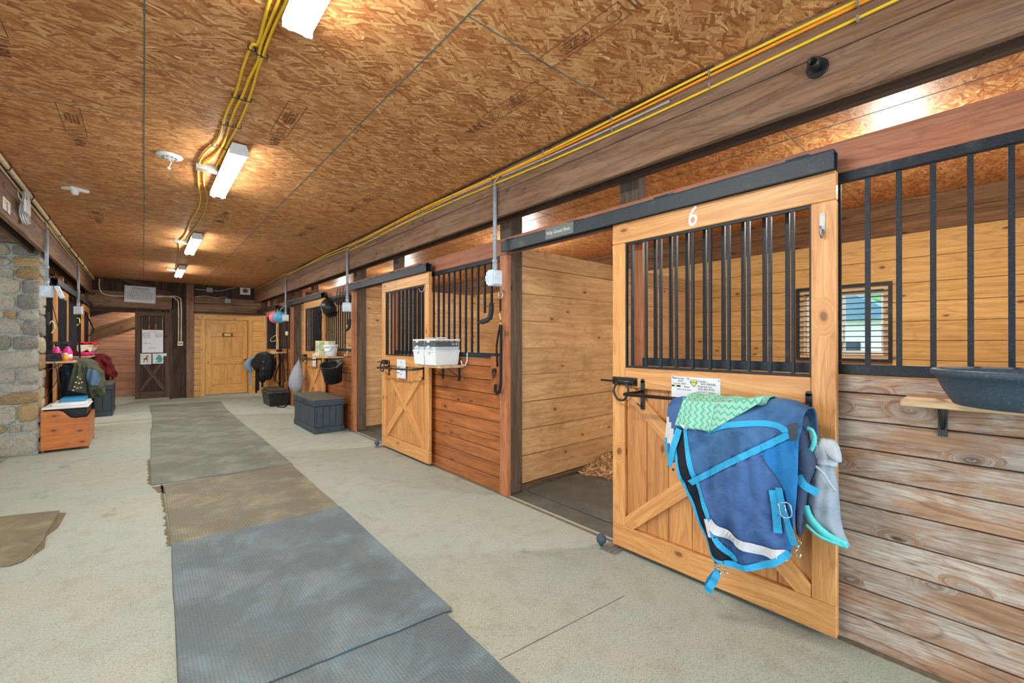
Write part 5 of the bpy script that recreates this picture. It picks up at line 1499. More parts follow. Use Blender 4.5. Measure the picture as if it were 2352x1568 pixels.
# two clear-lidded grooming boxes
def grooming_box(y0, y1, label):
    x0, x1, z = 2.155, 2.445, 1.1485
    t = thing('lidded_box', label, 'storage box', ((x0 + x1) / 2, y0, z))
    q = MB()
    for (a, b, zz0, zz1) in ((0.012, 0.006, 0.0, 0.135), ):
        q.add([Vector((x0 + a, y0 + a, z)), Vector((x1 - a, y0 + a, z)), Vector((x1 - a, y1 - a, z)), Vector((x0 + a, y1 - a, z)),
               Vector((x0, y0, z + 0.150)), Vector((x1, y0, z + 0.150)), Vector((x1, y1, z + 0.150)), Vector((x0, y1, z + 0.150))],
              [(3, 2, 1, 0), (0, 1, 5, 4), (1, 2, 6, 5), (2, 3, 7, 6), (3, 0, 4, 7), (4, 5, 6, 7)])
    q.box(x0 - 0.004, x1 + 0.004, y0 - 0.003, y1 + 0.003, z + 0.132, z + 0.152)
    q.obj('base', 'white', t, bevel=0.005)
    q = MB(); q.box(x0 + 0.012, x1 - 0.012, y0 + 0.012, y1 - 0.012, z + 0.153, z + 0.185); q.obj('tray', 'pvc_light', t)
    q = MB(); q.box(x0 + 0.014, x1 - 0.014, y0 + 0.014, y1 - 0.014, z + 0.186, z + 0.235); q.obj('black_insert', 'black_plastic', t)
    q = MB(); q.box(x0, x1, y0, y1, z + 0.1525, z + 0.246); q.obj('clear_body', 'glassy', t)
    q = MB(); q.box(x0 - 0.003, x1 + 0.003, y0 - 0.002, y1 + 0.002, z + 0.2465, z + 0.262); q.tube([(x0 + 0.08, (y0 + y1) / 2, z + 0.262), (x0 + 0.10, (y0 + y1) / 2, z + 0.275), (x1 - 0.10, (y0 + y1) / 2, z + 0.275), (x1 - 0.08, (y0 + y1) / 2, z + 0.262)], 0.007, 6); q.obj('lid', 'white', t, bevel=0.003)
    for zz in (0.135, 0.185, 0.238):
        q = MB(); q.box(x0 - 0.016, x0 - 0.004, (y0 + y1) / 2 - 0.02, (y0 + y1) / 2 + 0.02, z + zz - 0.012, z + zz + 0.012); q.obj('latch', 'pvc_light', t, bevel=0.003)
    if y0 < 3.7:
        for k, x in enumerate((2.40, 2.36)):
            q = MB(); q.cyl((x, y0 + 0.0, z + 0.212), (x, y0 - 0.003, z + 0.212), 0.013, n=16); q.obj('badge', 'pvc', t)
grooming_box(3.64, 3.868, 'clear lidded white box, the nearer of two on the shelf beside door 5')
grooming_box(3.874, 4.095, 'clear lidded white box, the farther of two on the shelf beside door 5')
# wire hooks
def jhook(x, y, z, label, mat='white', s=1.0):
    q = MB(); q.tube([(x, y, z + 0.06 * s), (x - 0.004, y, z), (x - 0.012 * s, y + 0.01, z - 0.03 * s), (x - 0.035 * s, y + 0.02, z - 0.028 * s), (x - 0.045 * s, y + 0.02, z + 0.005)], 0.0055, 8)
    tag(q.obj('bucket_hook', mat, origin=(x, y, z)), label, 'hook')
jhook(2.46, 3.53, 1.19, 'white bent hook on the stall wall beside the two lidded boxes', s=1.4)
jhook(2.46, 6.86, 1.19, 'white bent hook holding the black bucket')

# white pail, cartons
t_ = thing('white_pail', 'white plastic pail with lid on the shelf beside two cartons', 'pail', (2.31, 7.19, 1.1505))
q = MB(); q.lathe([(0.0001, 0), (0.092, 0), (0.102, 0.165), (0.0001, 0.165)], (2.31, 7.19, 1.1505), 32); q.obj('body', 'white', t_)
q = MB(); q.lathe([(0.104, 0.145), (0.112, 0.146), (0.112, 0.185), (0.104, 0.190), (0.0001, 0.190)], (2.31, 7.19, 1.1505), 32); q.obj('lid', 'white', t_)
q = MB(); q.tube([(2.31, 7.085, 1.30), (2.27, 7.09, 1.24), (2.21, 7.14, 1.22), (2.20, 7.2, 1.23)], 0.003, 5); q.obj('handle', 'ink', t_)
for k, (y0, y1, x0, z1, lab) in enumerate(((7.58, 7.76, 2.235, 1.405, 'pale green patterned carton at the far end of the pail shelf'), (7.36, 7.54, 2.32, 1.40, 'pale green carton behind the white pail'))):
    t_ = thing('carton', lab, 'carton', (x0, y0, 1.1505))
    q = MB(); q.box(x0, x0 + 0.12, y0, y1, 1.1505, z1); q.obj('box', 'box_green', t_, bevel=0.002)
    if k == 0:
        q = MB(); q.tube([(x0 - 0.001 + 0.06 + 0.045 * math.cos(a * math.pi / 10), y0 - 0.001, 1.30 + 0.06 * math.sin(a * math.pi / 10)) for a in range(20)], 0.003, 4, closed=True)
        q.tube([(x0 - 0.001, (y0 + y1) / 2 + 0.055 * math.cos(a * math.pi / 10), 1.29 + 0.08 * math.sin(a * math.pi / 10)) for a in range(20)], 0.003, 4, closed=True)
        q.obj('printed_oval', 'ink', t_)
        text('M', 0.07, (x0 - 0.001, (y0 + y1) / 2, 1.29), (0, -1, 0), (0, 0, 1), 'ink', t_)
    else:
        text('TEA TREE', 0.018, (x0 + 0.06, y0 - 0.001, 1.385), (1, 0, 0), (0, 0, 1), 'ink', t_)

# black bucket hanging from its bail
t_ = thing('hanging_bucket', 'black flat back bucket hanging below the pail shelf', 'bucket', (2.29, 6.95, 0.75))
rot = Matrix.Rotation(R(14), 3, 'X') @ Matrix.Rotation(R(-12), 3, 'Y')
q = MB(); q.lathe([(0.0001, 0.006), (0.122, 0.006), (0.158, 0.285), (0.166, 0.285), (0.166, 0.268), (0.160, 0.262), (0.130, 0.0), (0.0001, 0.0)], (2.285, 6.98, 0.765), 36, sy=1.12, rot=rot); q.obj('body', 'black_plastic', t_)
c_ = Vector((2.285, 6.98, 0.765)) + rot @ Vector((0, 0, 0.275))
q = MB(); q.tube([c_ + rot @ Vector((0, -0.18, 0)), Vector((2.40, 6.84, 1.10)), Vector((2.45, 6.875, 1.168)), Vector((2.40, 6.93, 1.10)), c_ + rot @ Vector((0, 0.18, 0))], 0.004, 6); q.obj('bail', 'galv', t_)

# helmet on the hook rack
rk = thing('hook_rack', 'black multi hook rack over the bars above the helmet', 'hook rack', (2.46, 7.0, 2.2))
q = MB(); q.beam((2.445, 6.72, 2.20), (2.445, 7.28, 2.20), 0.02, 0.006, up=(0, 0, 1))
for y in (6.72, 6.86, 7.0, 7.14, 7.28):
    q.tube([(2.45, y, 2.28), (2.435, y, 2.20), (2.43, y, 2.10), (2.405, y, 2.07), (2.385, y, 2.10)], 0.005, 6)
q.obj('rack', 'iron', rk)
t_ = thing('riding_helmet', 'black riding helmet hanging by the doorway of the white pail stall', 'helmet', (2.27, 7.15, 1.95))
q = MB(); rot = Matrix.Rotation(R(35), 3, 'X') @ Matrix.Rotation(R(-25), 3, 'Y')
q.lathe([(0.108, -0.06), (0.118, 0.0), (0.112, 0.06), (0.085, 0.105), (0.045, 0.13), (0.0001, 0.138)], (2.27, 7.16, 1.94), 28, sy=1.22, rot=rot); q.obj('shell', 'black_plastic', t_)
q = MB(); q.prism([Vector((2.27, 7.16, 1.94)) + rot @ Vector(v) for v in ((-0.10, -0.10, -0.055), (-0.06, -0.18, -0.075), (0.06, -0.18, -0.075), (0.10, -0.10, -0.055))], rot @ Vector((0, 0, 0.008))); q.obj('peak', 'black_plastic', t_, bevel=0.002)
q = MB(); q.tube([Vector((2.27, 7.16, 1.94)) + rot @ Vector(v) for v in ((-0.112, -0.06, 0.0), (-0.115, 0.0, 0.02), (-0.105, 0.07, 0.05))], 0.004, 5); q.obj('silver_trim', 'chrome', t_)
q = MB(); q.tube([(2.27, 7.16, 1.90), (2.33, 7.13, 2.02), (2.385, 7.14, 2.095)], 0.006, 5); q.obj('chin_strap', 'black_cloth', t_)

# bridle on door 4
def strap_bundle(name, label, paths, mat, cat, r=0.008, extra=None):
    t = thing(name, label, cat, tuple(paths[0][0]))
    for k, P in enumerate(paths):
        MB().tube(smooth_path(P, 5), r, 6).obj('strap', mat, t)
    return t
strap_bundle('bridle', 'black bridle hanging on the bars of the pail stall door', [
    [(2.36, 7.86, 2.02), (2.35, 7.90, 1.80), (2.35, 8.0, 1.5), (2.35, 8.05, 1.25)], [(2.355, 7.86, 2.02), (2.35, 7.80, 1.8), (2.35, 7.84, 1.5), (2.35, 7.80, 1.42)],
    [(2.355, 7.87, 2.0), (2.345, 7.95, 1.8), (2.34, 7.92, 1.55), (2.34, 7.94, 1.28)], [(2.35, 7.80, 1.82), (2.34, 8.0, 1.84), (2.33, 8.18, 1.82), (2.34, 8.10, 1.78), (2.35, 7.9, 1.79)], [(2.35, 7.88, 1.6), (2.34, 7.90, 1.35), (2.33, 7.88, 1.30)]], 'black_cloth', 'bridle')

# lead rope + snap under the near drop outlet
t_ = thing('cross_tie', 'black cross tie rope with brass snap clipped up beside open stall 6', 'cross tie', (2.40, 2.93, 1.85))
q = MB(); q.tube([(2.412 , 2.945 + 0.028 * math.cos(a * math.pi / 8), 1.80 + 0.035 * math.sin(a * math.pi / 8)) for a in range(16)], 0.005, 6, closed=True); q.cyl((2.45, 2.945, 1.84), (2.412, 2.945, 1.84), 0.006); q.obj('ring', 'chrome', t_)
q = MB(); q.box(2.406, 2.416, 2.937, 2.953, 1.66, 1.77); q.obj('strap', 'black_cloth', t_)
q = MB(); q.tube([(2.411, 2.945, 1.665), (2.405, 2.95, 1.62), (2.41, 2.94, 1.585), (2.412, 2.945, 1.56)], 0.008, 6); q.ell((2.411, 2.945, 1.545), 0.01, 0.016, 0.016, 10, 8); q.obj('snap', 'brass', t_)
q = MB(); q.tube(smooth_path([(2.411, 2.935, 1.53), (2.405, 2.93, 1.3), (2.40, 2.925, 1.05), (2.395, 2.935, 0.95), (2.39, 2.965, 0.925), (2.395, 3.0, 0.95), (2.40, 3.0, 1.0)]), 0.013, 8)
q.tube(smooth_path([(2.411, 2.95, 1.53), (2.405, 2.99, 1.35), (2.42, 3.0, 1.16)]), 0.009, 8); q.obj('rope', 'black_cloth', t_)
t_ = thing('tie_plate', 'reddish wooden block with an iron tie ring beside open stall 6', 'tie ring', (2.44, 3.02, 0.95))
q = MB(); q.box(2.435, XW - 0.001, 2.995, 3.12, 0.93, 1.25, 'z'); q.obj('block', 'kick', t_, bevel=0.004)
q = MB(); q.cyl((2.435, 3.05, 1.12), (2.41, 3.05, 1.12), 0.02); q.tube([(2.415, 3.05 + 0.02 * math.cos(a * math.pi / 6), 1.10 + 0.03 * math.sin(a * math.pi / 6)) for a in range(12)], 0.006, 6, closed=True); q.obj('ring', 'iron', t_)

# balls hanging under the far drop pipe
for (x, y, z, mt, lab) in ((2.20, 10.15, 1.915, 'blue_ball', 'blue rubber horse ball hanging beside the grey outlet box'), (2.20, 10.55, 1.925, 'pink_ball', 'pink rubber horse ball hanging behind the blue one')):
    t_ = thing('horse_ball', lab, 'ball', (x, y, z))
    MB().ell((x, y, z), 0.125, 0.125, 0.125, 28, 18).obj('ball', mt, t_)
    q = MB(); q.tube([(x, y, z + 0.12), (x + 0.02, y - 0.03, z + 0.18), (x + 0.08, y - 0.05, z + 0.25), (x + 0.2, y - 0.02, 2.16), (2.425, y, 2.15)], 0.010, 6); q.obj('cord', 'blue_ball' if mt == 'blue_ball' else 'ink', t_)
q = MB(); q.beam((2.445, 10.0, 2.19), (2.445, 10.75, 2.19), 0.02, 0.008)
for y in (10.05, 10.2, 10.4, 10.6): q.tube([(2.44, y, 2.19), (2.415, y, 2.14), (2.395, y, 2.17)], 0.006, 6)
tag(q.obj('hook_rack', 'iron', origin=(2.44, 10.0, 2.19)), 'black hook rail above the two horse balls', 'hook rail')
# halter beneath
strap_bundle('rope_halter', 'pale rope halter hanging on the farthest stall door', [
    [(2.34, 11.0, 1.82), (2.33, 11.0, 1.70), (2.33, 11.05, 1.55)], [(2.33, 11.05, 1.55), (2.30, 11.3, 1.50), (2.30, 11.5, 1.45), (2.30, 11.4, 1.40), (2.32, 11.1, 1.42)], [(2.33, 11.05, 1.55), (2.32, 10.9, 1.42), (2.33, 10.85, 1.25), (2.33, 10.95, 1.22), (2.33, 11.05, 1.30)]], 'cream', 'halter', 0.007)
t_ = thing('lead_rope', 'long black lead rope hanging from the far drop outlet to the floor', 'lead rope', (2.3, 10.0, 1.8))
q = MB(); q.tube(smooth_path([(2.30, 9.98, 1.80), (2.30, 9.98, 1.5), (2.31, 9.95, 1.1), (2.30, 9.90, 0.7), (2.30, 9.80, 0.35), (2.28, 9.82, 0.10), (2.24, 9.95, 0.012), (2.15, 10.12, 0.012)]), 0.012, 8); q.obj('rope', 'black_cloth', t_)
q = MB(); q.ell((2.30, 9.98, 1.57), 0.03, 0.035, 0.05, 10, 8); q.obj('knot', 'cream', t_); 
strap_bundle('bridle', 'black bridles hanging below the small shelf by the storage trunk', [
    [(2.36, 10.60, 1.10), (2.33, 10.9, 0.8), (2.33, 11.15, 0.52), (2.33, 10.95, 0.47), (2.34, 10.75, 0.40)], [(2.36, 10.60, 1.10), (2.34, 10.70, 0.8), (2.34, 10.75, 0.45)], [(2.36, 10.58, 1.10), (2.34, 10.50, 0.7), (2.34, 10.45, 0.42), (2.34, 10.6, 0.40)], [(2.36, 10.60, 1.0), (2.35, 10.40, 0.75), (2.35, 10.38, 0.5)]], 'black_cloth', 'bridle', 0.011)
q = MB(); q.ell((2.33, 10.80, 1.19), 0.06, 0.07, 0.035, 10, 8); q.ell((2.33, 10.68, 1.20), 0.04, 0.06, 0.045, 10, 8); tag(q.obj('grooming_brushes', 'black_cloth', origin=(2.33, 10.75, 1.16)), 'small black brush heap on the little far shelf', 'brush')

# ================================================================== BOXES ON THE FLOOR
def deck_box(x0, x1, y0, y1, h, label, axis='both'):
    t = thing('deck_box', label, 'storage box', ((x0 + x1) / 2, (y0 + y1) / 2, 0))
    q = MB(); q.box(x0 + 0.015, x1 - 0.015, y0 + 0.015, y1 - 0.015, 0.0, h - 0.11)
    w = 0.105
    n = max(2, round((x1 - x0 - 0.06) / w)); w2 = (x1 - x0 - 0.06) / n
    for k in range(n):
        for yy in ((y0 + 0.004, y0 + 0.015), (y1 - 0.015, y1 - 0.004)): q.box(x0 + 0.03 + k * w2 + 0.003, x0 + 0.03 + (k + 1) * w2 - 0.003, yy[0], yy[1], 0.095, h - 0.115)
    n = max(3, round((y1 - y0 - 0.06) / w)); w2 = (y1 - y0 - 0.06) / n
    for k in range(n):
        for xx in ((x0 + 0.004, x0 + 0.015), (x1 - 0.015, x1 - 0.004)): q.box(xx[0], xx[1], y0 + 0.03 + k * w2 + 0.003, y0 + 0.03 + (k + 1) * w2 - 0.003, 0.095, h - 0.115)
    q.box(x0, x1, y0, y1, 0.0, 0.09)
    q.obj('body', 'charcoal', t, bevel=0.004)
    q = MB(); q.box(x0 - 0.006, x1 + 0.0, y0 - 0.006, y1 + 0.006, h - 0.108, h - 0.02); q.obj('lid', 'charcoal', t, bevel=0.006)
    q = MB(); q.box(x0 - 0.004, x1 - 0.002, y0 - 0.004, y1 + 0.004, h - 0.0195, h); q.obj('lid_top', 'charcoal_top', t, bevel=0.004)
    q = MB(); q.box(x0 - 0.012, x0 - 0.0065, (y0 + y1) / 2 - 0.09, (y0 + y1) / 2 + 0.09, h - 0.075, h - 0.055); q.obj('handle_slot', 'black_plastic', t)
deck_box(1.93, 2.374, 6.74, 7.90, 0.52, 'charcoal resin deck box on the concrete below the black bucket')
deck_box(-0.93, -0.44, 10.95, 12.05, 0.60, 'charcoal resin deck box standing behind the olive and blue rug')

# black trunk
t_ = thing('plastic_footlocker', 'dusty black plastic trunk with latched lid by the far right wall', 'trunk', (2.2, 10.5, 0))
q = MB(); x0, x1, y0, y1 = 2.02, 2.40, 10.25, 10.98
q.add([Vector((x0 + 0.03, y0 + 0.03, 0)), Vector((x1 - 0.03, y0 + 0.03, 0)), Vector((x1 - 0.03, y1 - 0.03, 0)), Vector((x0 + 0.03, y1 - 0.03, 0)),
       Vector((x0, y0, 0.27)), Vector((x1, y0, 0.27)), Vector((x1, y1, 0.27)), Vector((x0, y1, 0.27))], [(3, 2, 1, 0), (0, 1, 5, 4), (1, 2, 6, 5), (2, 3, 7, 6), (3, 0, 4, 7), (4, 5, 6, 7)])
q.obj('body', 'black_plastic', t_, bevel=0.01)
q = MB(); q.box(x0 - 0.015, x1 + 0.012, y0 - 0.015, y1 + 0.015, 0.271, 0.315); q.prism([(x0 - 0.01, y0 + 0.0, 0.316), (x1 + 0.01, y0 + 0.0, 0.316), (x1 - 0.05, y0 + 0.05, 0.37), (x0 + 0.05, y0 + 0.05, 0.37)], (0, 0.0, 0.0)) if False else q.box(x0 + 0.02, x1 - 0.02, y0 + 0.02, y1 - 0.02, 0.3155, 0.37)
q.obj('lid', 'dusty_black', t_, bevel=0.012)
for xx in (2.12, 2.30):
    q = MB(); q.box(xx - 0.02, xx + 0.02, y0 - 0.03, y0 - 0.016, 0.22, 0.31); q.obj('latch', 'black_plastic', t_, bevel=0.003)

# pine chest and the tote in it
ch = thing('pine_chest', 'open varnished pine chest with curved ends beside the stone pillar', 'chest', (-0.75, 7.85, 0))
def chest_end(y, th=0.022):
    X0, X1 = -0.965, -0.535
    prof = [(X0, 0.03), (X1, 0.03), (X1, 0.405), (X1 + -0.02, 0.41), (X1 - 0.13, 0.405), (X1 - 0.17, 0.415), (X1 - 0.20, 0.45), (X1 - 0.235, 0.495), (X1 - 0.28, 0.515), (X0, 0.52)]
    q = MB(); q.prism([(a, y, b) for a, b in prof], (0, th, 0), g='x'); return q
for y in (7.80, 8.60): chest_end(y).obj('end_panel', 'chest', ch, bevel=0.003)
q = MB()
for k in range(3): q.box(-0.557, -0.535, 7.823, 8.599, 0.035 + k * 0.13, 0.035 + (k + 1) * 0.13 - 0.005, 'y')
q.obj('front_panel', 'chest', ch, bevel=0.003)
q = MB(); q.box(-0.965, -0.945, 7.823, 8.599, 0.03, 0.53, 'y'); q.obj('back_panel', 'chest', ch)
q = MB(); q.box(-0.94, -0.56, 7.823, 8.599, 0.04, 0.06, 'y'); q.obj('bottom_panel', 'chest', ch)
q = MB()
for y in (7.81, 8.57): q.box(-0.96, -0.93, y, y + 0.04, 0.0, 0.03); q.box(-0.57, -0.54, y, y + 0.04, 0, 0.03)
q.obj('foot', 'beam_dark', ch)
t_ = thing('plastic_tote', 'black plastic tote with a white lid sitting inside the pine chest', 'tote', (-0.75, 8.2, 0.07))
q = MB(); q.add([Vector(v) for v in ((-0.915, 7.90, 0.065), (-0.585, 7.90, 0.065), (-0.585, 8.45, 0.065), (-0.915, 8.45, 0.065), (-0.935, 7.87, 0.53), (-0.565, 7.87, 0.53), (-0.565, 8.48, 0.53), (-0.935, 8.48, 0.53))], [(3, 2, 1, 0), (0, 1, 5, 4), (1, 2, 6, 5), (2, 3, 7, 6), (3, 0, 4, 7), (4, 5, 6, 7)]); q.obj('body', 'black_plastic', t_, bevel=0.01)
q = MB(); q.box(-0.965, -0.545, 7.84, 8.50, 0.531, 0.550); q.obj('lid', 'white', t_, bevel=0.006)
t_ = thing('plastic_tray', 'white plastic tray stacked on the black tote in the chest', 'tray', (-0.72, 8.3, 0.551)); q = MB(); q.box(-0.90, -0.56, 8.05, 8.55, 0.551, 0.580); q.obj('tray_body', 'white', t_, bevel=0.005)
t_ = thing('storage_case', 'flat blue plastic case lying on top of the white lids', 'case', (-0.75, 8.4, 0.581)); q = MB(); q.box(-0.84, -0.60, 8.20, 8.60, 0.581, 0.625); q.obj('case', 'blue_lid', t_, bevel=0.005)

# spray bottles etc. on the left shelf
def spray(x, y, label):
    t = thing('spray_bottle', label, 'spray bottle', (x, y, 1.1255), None); z = 1.1255
    MB().lathe([(0.0001, 0), (0.044, 0.0), (0.047, 0.01), (0.047, 0.13), (0.036, 0.155), (0.020, 0.185), (0.018, 0.20), (0.0001, 0.20)], (x, y, z), 20).obj('body', 'pink', t)
    q = MB(); q.cyl((x, y, z + 0.20), (x, y, z + 0.23), 0.02, n=14); q.box(x - 0.055, x + 0.03, y - 0.012, y + 0.012, z + 0.23, z + 0.262); q.tube([(x - 0.03, y, z + 0.235), (x - 0.045, y, z + 0.20), (x - 0.035, y, z + 0.175)], 0.006, 6); q.obj('trigger', 'black_plastic', t)
    q = MB(); q.lathe([(0.0475, 0.03), (0.0475, 0.09)], (x, y, z), 20); q.obj('paper_label', 'paper', t)
spray(-0.885, 8.36, 'pink spray bottle nearer the stone pillar on the left shelf')
spray(-0.785, 8.38, 'pink spray bottle beside the amber jar on the left shelf')
t_ = thing('battery_charger', 'black battery charger on the left shelf below the pink bottles', 'charger', (-0.9, 8.29, 1.1255))
q = MB(); q.box(-0.975, -0.835, 8.245, 8.31, 1.1255, 1.235); q.obj('body', 'black_plastic', t_, bevel=0.01); q = MB(); q.box(-0.94, -0.86, 8.242, 8.2448, 1.15, 1.20); q.obj('face', 'ink', t_)
t_ = thing('amber_jar', 'amber plastic jar at the shelf edge in front of a pink bottle', 'jar', (-0.80, 8.29, 1.1255))
MB().lathe([(0.0001, 0), (0.03, 0), (0.032, 0.07), (0.02, 0.085), (0.0001, 0.085)], (-0.80, 8.285, 1.1255), 18).obj('body', 'amber', t_); MB().cyl((-0.80, 8.285, 1.211), (-0.80, 8.285, 1.235), 0.022, n=16).obj('cap', 'white', t_)
wire([(-0.90, 8.24, 1.17), (-0.88, 8.20, 1.05), (-0.86, 8.2, 0.9), (-0.93, 8.2, 0.72), (-0.95, 8.205, 0.6)], 0.004, 'ink', 'thin black charger cord hanging below the left shelf', 'cord', 'cord')
wire([(-0.82, 7.24, 1.9), (-0.80, 7.6, 1.6), (-0.82, 8.1, 1.4), (-0.84, 8.26, 1.26)], 0.004, 'ink', 'thin black cord from the flapped outlet down to the charger', 'cord', 'cord')
wire([(-0.85, 10.35, 1.84), (-0.84, 10.36, 1.5), (-0.83, 10.4, 1.16), (-0.82, 10.5, 0.6)], 0.013, 'black_cloth', 'black rope hanging under the second left outlet', 'lead_rope', 'lead rope')
q = MB(); q.tube([(-0.85, 10.35, 1.80), (-0.83, 10.38, 1.72), (-0.86, 10.33, 1.66)], 0.016, 6); tag(q.obj('snap_hook', 'brass', origin=(-0.85, 10.35, 1.8)), 'brass snap hook just under the second left outlet box', 'snap hook')
strap_bundle('bridle', 'black bridle hanging above the red and white feed bag', [[(-0.88, 12.0, 1.95), (-0.87, 11.8, 1.6), (-0.86, 11.7, 1.3)], [(-0.88, 12.05, 1.95), (-0.82, 12.4, 1.75), (-0.80, 12.5, 1.6), (-0.86, 12.2, 1.5)], [(-0.88, 12.0, 1.95), (-0.87, 12.1, 1.5), (-0.87, 12.0, 1.25)]], 'black_cloth', 'bridle', 0.012)
t_ = thing('wall_phone', 'small black device with a cord on the bars beside the stone pillar', 'device', (-0.95, 8.3, 1.6))
q = MB(); q.box(-1.008, -0.945, 8.25, 8.33, 1.60, 1.78); q.obj('body', 'black_plastic', t_, bevel=0.008); q = MB(); q.tube(smooth_path([(-0.95, 8.28, 1.62), (-0.92, 8.27, 1.66), (-0.90, 8.3, 1.58), (-0.93, 8.32, 1.50)]), 0.008, 6); q.obj('cord', 'cream', t_)

# ================================================================== CLOTH LUMPS
def loft(rows, name, mat, parent, seed=0, amp=0.012, fold=7, n=36, flat=0.85, mats=None, origin=None):
    """rows: (z, y0, y1, xc, depth) closed rings from top to bottom"""
    vs = []; q = MB()
    for i, (z, y0, y1, xc, dp) in enumerate(rows):
        yc, a = (y0 + y1) / 2, (y1 - y0) / 2
        for k in range(n):
            t = 2 * math.pi * k / n
            c, s_ = math.cos(t), math.sin(t)
            yy = yc + a * math.copysign(abs(c) ** flat, c); xx = xc + dp * math.copysign(abs(s_) ** flat, s_)
            f = amp * math.sin(fold * (yy * 6 + seed) + 1.3 * math.sin(z * 5 + seed)) * min(1, i / 4) + amp * 1.5 * mnoise.noise(Vector((yy * 7 + seed, z * 6, s_ * 2)))
            vs.append(Vector((xx + f, yy, z + 0.5 * amp * mnoise.noise(Vector((yy * 9, seed, t))))))
    m_ = len(rows); fs = []
    for i in range(m_ - 1):
        for k in range(n): fs.append((i * n + k, i * n + (k + 1) % n, (i + 1) * n + (k + 1) % n, (i + 1) * n + k))
    fs.append(tuple(reversed(range(n)))); fs.append(tuple((m_ - 1) * n + k for k in range(n)))
    q.add(vs, fs, None, None, 0, True)
    return q.obj(name, mat, parent, origin=origin, sub=1)
def heap(parent, name, mat, keys, seed=0.0, amp=0.02, k1=9, nrow=22, n=60, flat=0.7, hang=0.03):
    """folded cloth body: keys = [(z, y0, y1, x0, x1)], pleated round its outline, ragged hem"""
    rows = rows_interp(keys, nrow); q = MB(); vs = []
    for i, (z, y0, y1, x0, x1) in enumerate(rows):
        yc, a, xc, b = (y0 + y1) / 2, (y1 - y0) / 2, (x0 + x1) / 2, (x1 - x0) / 2
        d = min(1, i / (nrow * 0.4))
        for k in range(n):
            t = 2 * math.pi * k / n; c, s_ = math.cos(t), math.sin(t)
            px = math.copysign(abs(c) ** flat, c); py = math.copysign(abs(s_) ** flat, s_)
            ph = seed + 1.5 * mnoise.noise(Vector((c * 1.5, s_ * 1.5, z * 4 + seed)))
            f = amp * d * (abs(math.sin(k1 * t / 2 + ph)) - 0.5) * 1.6
            f += amp * 1.3 * mnoise.noise(Vector((c * 2.5 + seed, s_ * 2.5, z * 9))) + amp * 0.6 * mnoise.noise(Vector((c * 7, s_ * 7, z * 22 + seed)))
            f += amp * 0.5 * math.sin(z * 40 + 3 * t + seed) * (1 - d * 0.5)
            zz = z + (hang * mnoise.noise(Vector((c * 2, s_ * 2, seed)))) * i / nrow * 2 + (0.02 * mnoise.noise(Vector((c * 2 + 5, s_ * 2, seed))))
            vs.append(Vector((xc + (b + f) * px, yc + (a + f) * py, zz)))
    fs = [(i * n + k, i * n + (k + 1) % n, (i + 1) * n + (k + 1) % n, (i + 1) * n + k) for i in range(nrow) for k in range(n)]
    fs.append(tuple(reversed(range(n)))); fs.append(tuple(nrow * n + k for k in range(n)))
    q.add(vs, fs, None, None, 0, True)
    return q.obj(name, mat, parent, sub=1)
def rows_interp(keys, n):
    out = []
    for i in range(n + 1):
        t = i / n * (len(keys) - 1); k = min(int(t), len(keys) - 2); f = t - k
        out.append(tuple(a + (b - a) * f for a, b in zip(keys[k], keys[k + 1])))
    return out

def drape(parent, name, mat, bx, bz, sg, keys, seed=0.0, amp=0.02, lift=0.03, backlen=0.25, nu=44, nv=34, out=0.05, fold=16, th=0.006):
    """cloth over a bar along Y: keys = [(z, ya, yb, outward)] of the front fall from the bar down"""
    q = MB(); vs = []
    top = [(-0.06, -backlen), (-0.062, -backlen * 0.5), (-0.055, -0.02), (-0.035, lift * 0.8), (0.0, lift), (out * 0.6, lift * 0.7)]
    y0, y1 = keys[0][1], keys[0][2]
    K = rows_interp(keys, nv)
    rws = []
    for o, dz in top:
        rws.append([(o, bz + dz + 0.012 * mnoise.noise(Vector((i * 0.35, seed, o * 9))), y0 + (y1 - y0) * i / nu) for i in range(nu + 1)])
    for j, (z, a, b, o) in enumerate(K):
        d = min(1, j / (nv * 0.35)); r = []
        for i in range(nu + 1):
            y = a + (b - a) * i / nu
            f = amp * d * (math.sin(y * fold + seed * 3 + 2.0 * mnoise.noise(Vector((y * 3, z * 3, seed)))) + 0.6 * math.sin(y * fold * 2.3 + z * 6 + seed))
            f += amp * 1.6 * mnoise.noise(Vector((y * 8, z * 8, seed + 4))) + amp * 0.8 * mnoise.noise(Vector((y * 22, z * 15, seed)))
            zz = z + 0.02 * mnoise.noise(Vector((y * 7, seed, 1))) * j / nv * 1.5
            r.append((o + f, zz, y))
        rws.append(r)
    for r in rws: vs += [Vector((bx + sg * o, y, z)) for o, z, y in r]
    n = nu + 1
    q.add(vs, [(j * n + i, j * n + i + 1, (j + 1) * n + i + 1, (j + 1) * n + i) for j in range(len(rws) - 1) for i in range(nu)], None, None, 0, True)
    return q.obj(name, mat, parent, solid=th, sub=1)
BLX = -0.955 + 0.187
t_ = thing('horse_rug', 'olive and faded blue horse rug heaped on the first left stall door', 'horse rug', (-0.7, 9.2, 1.0))
heap(t_, 'blue_layer', 'navy', [(1.09, 8.75, 9.5, -0.86, -0.74), (1.04, 8.68, 9.6, -0.90, -0.66), (0.85, 8.64, 9.62, -0.90, -0.58), (0.65, 8.66, 9.6, -0.89, -0.60), (0.50, 8.72, 9.5, -0.86, -0.66), (0.42, 8.8, 9.4, -0.82, -0.70)], 1.0, 0.024)
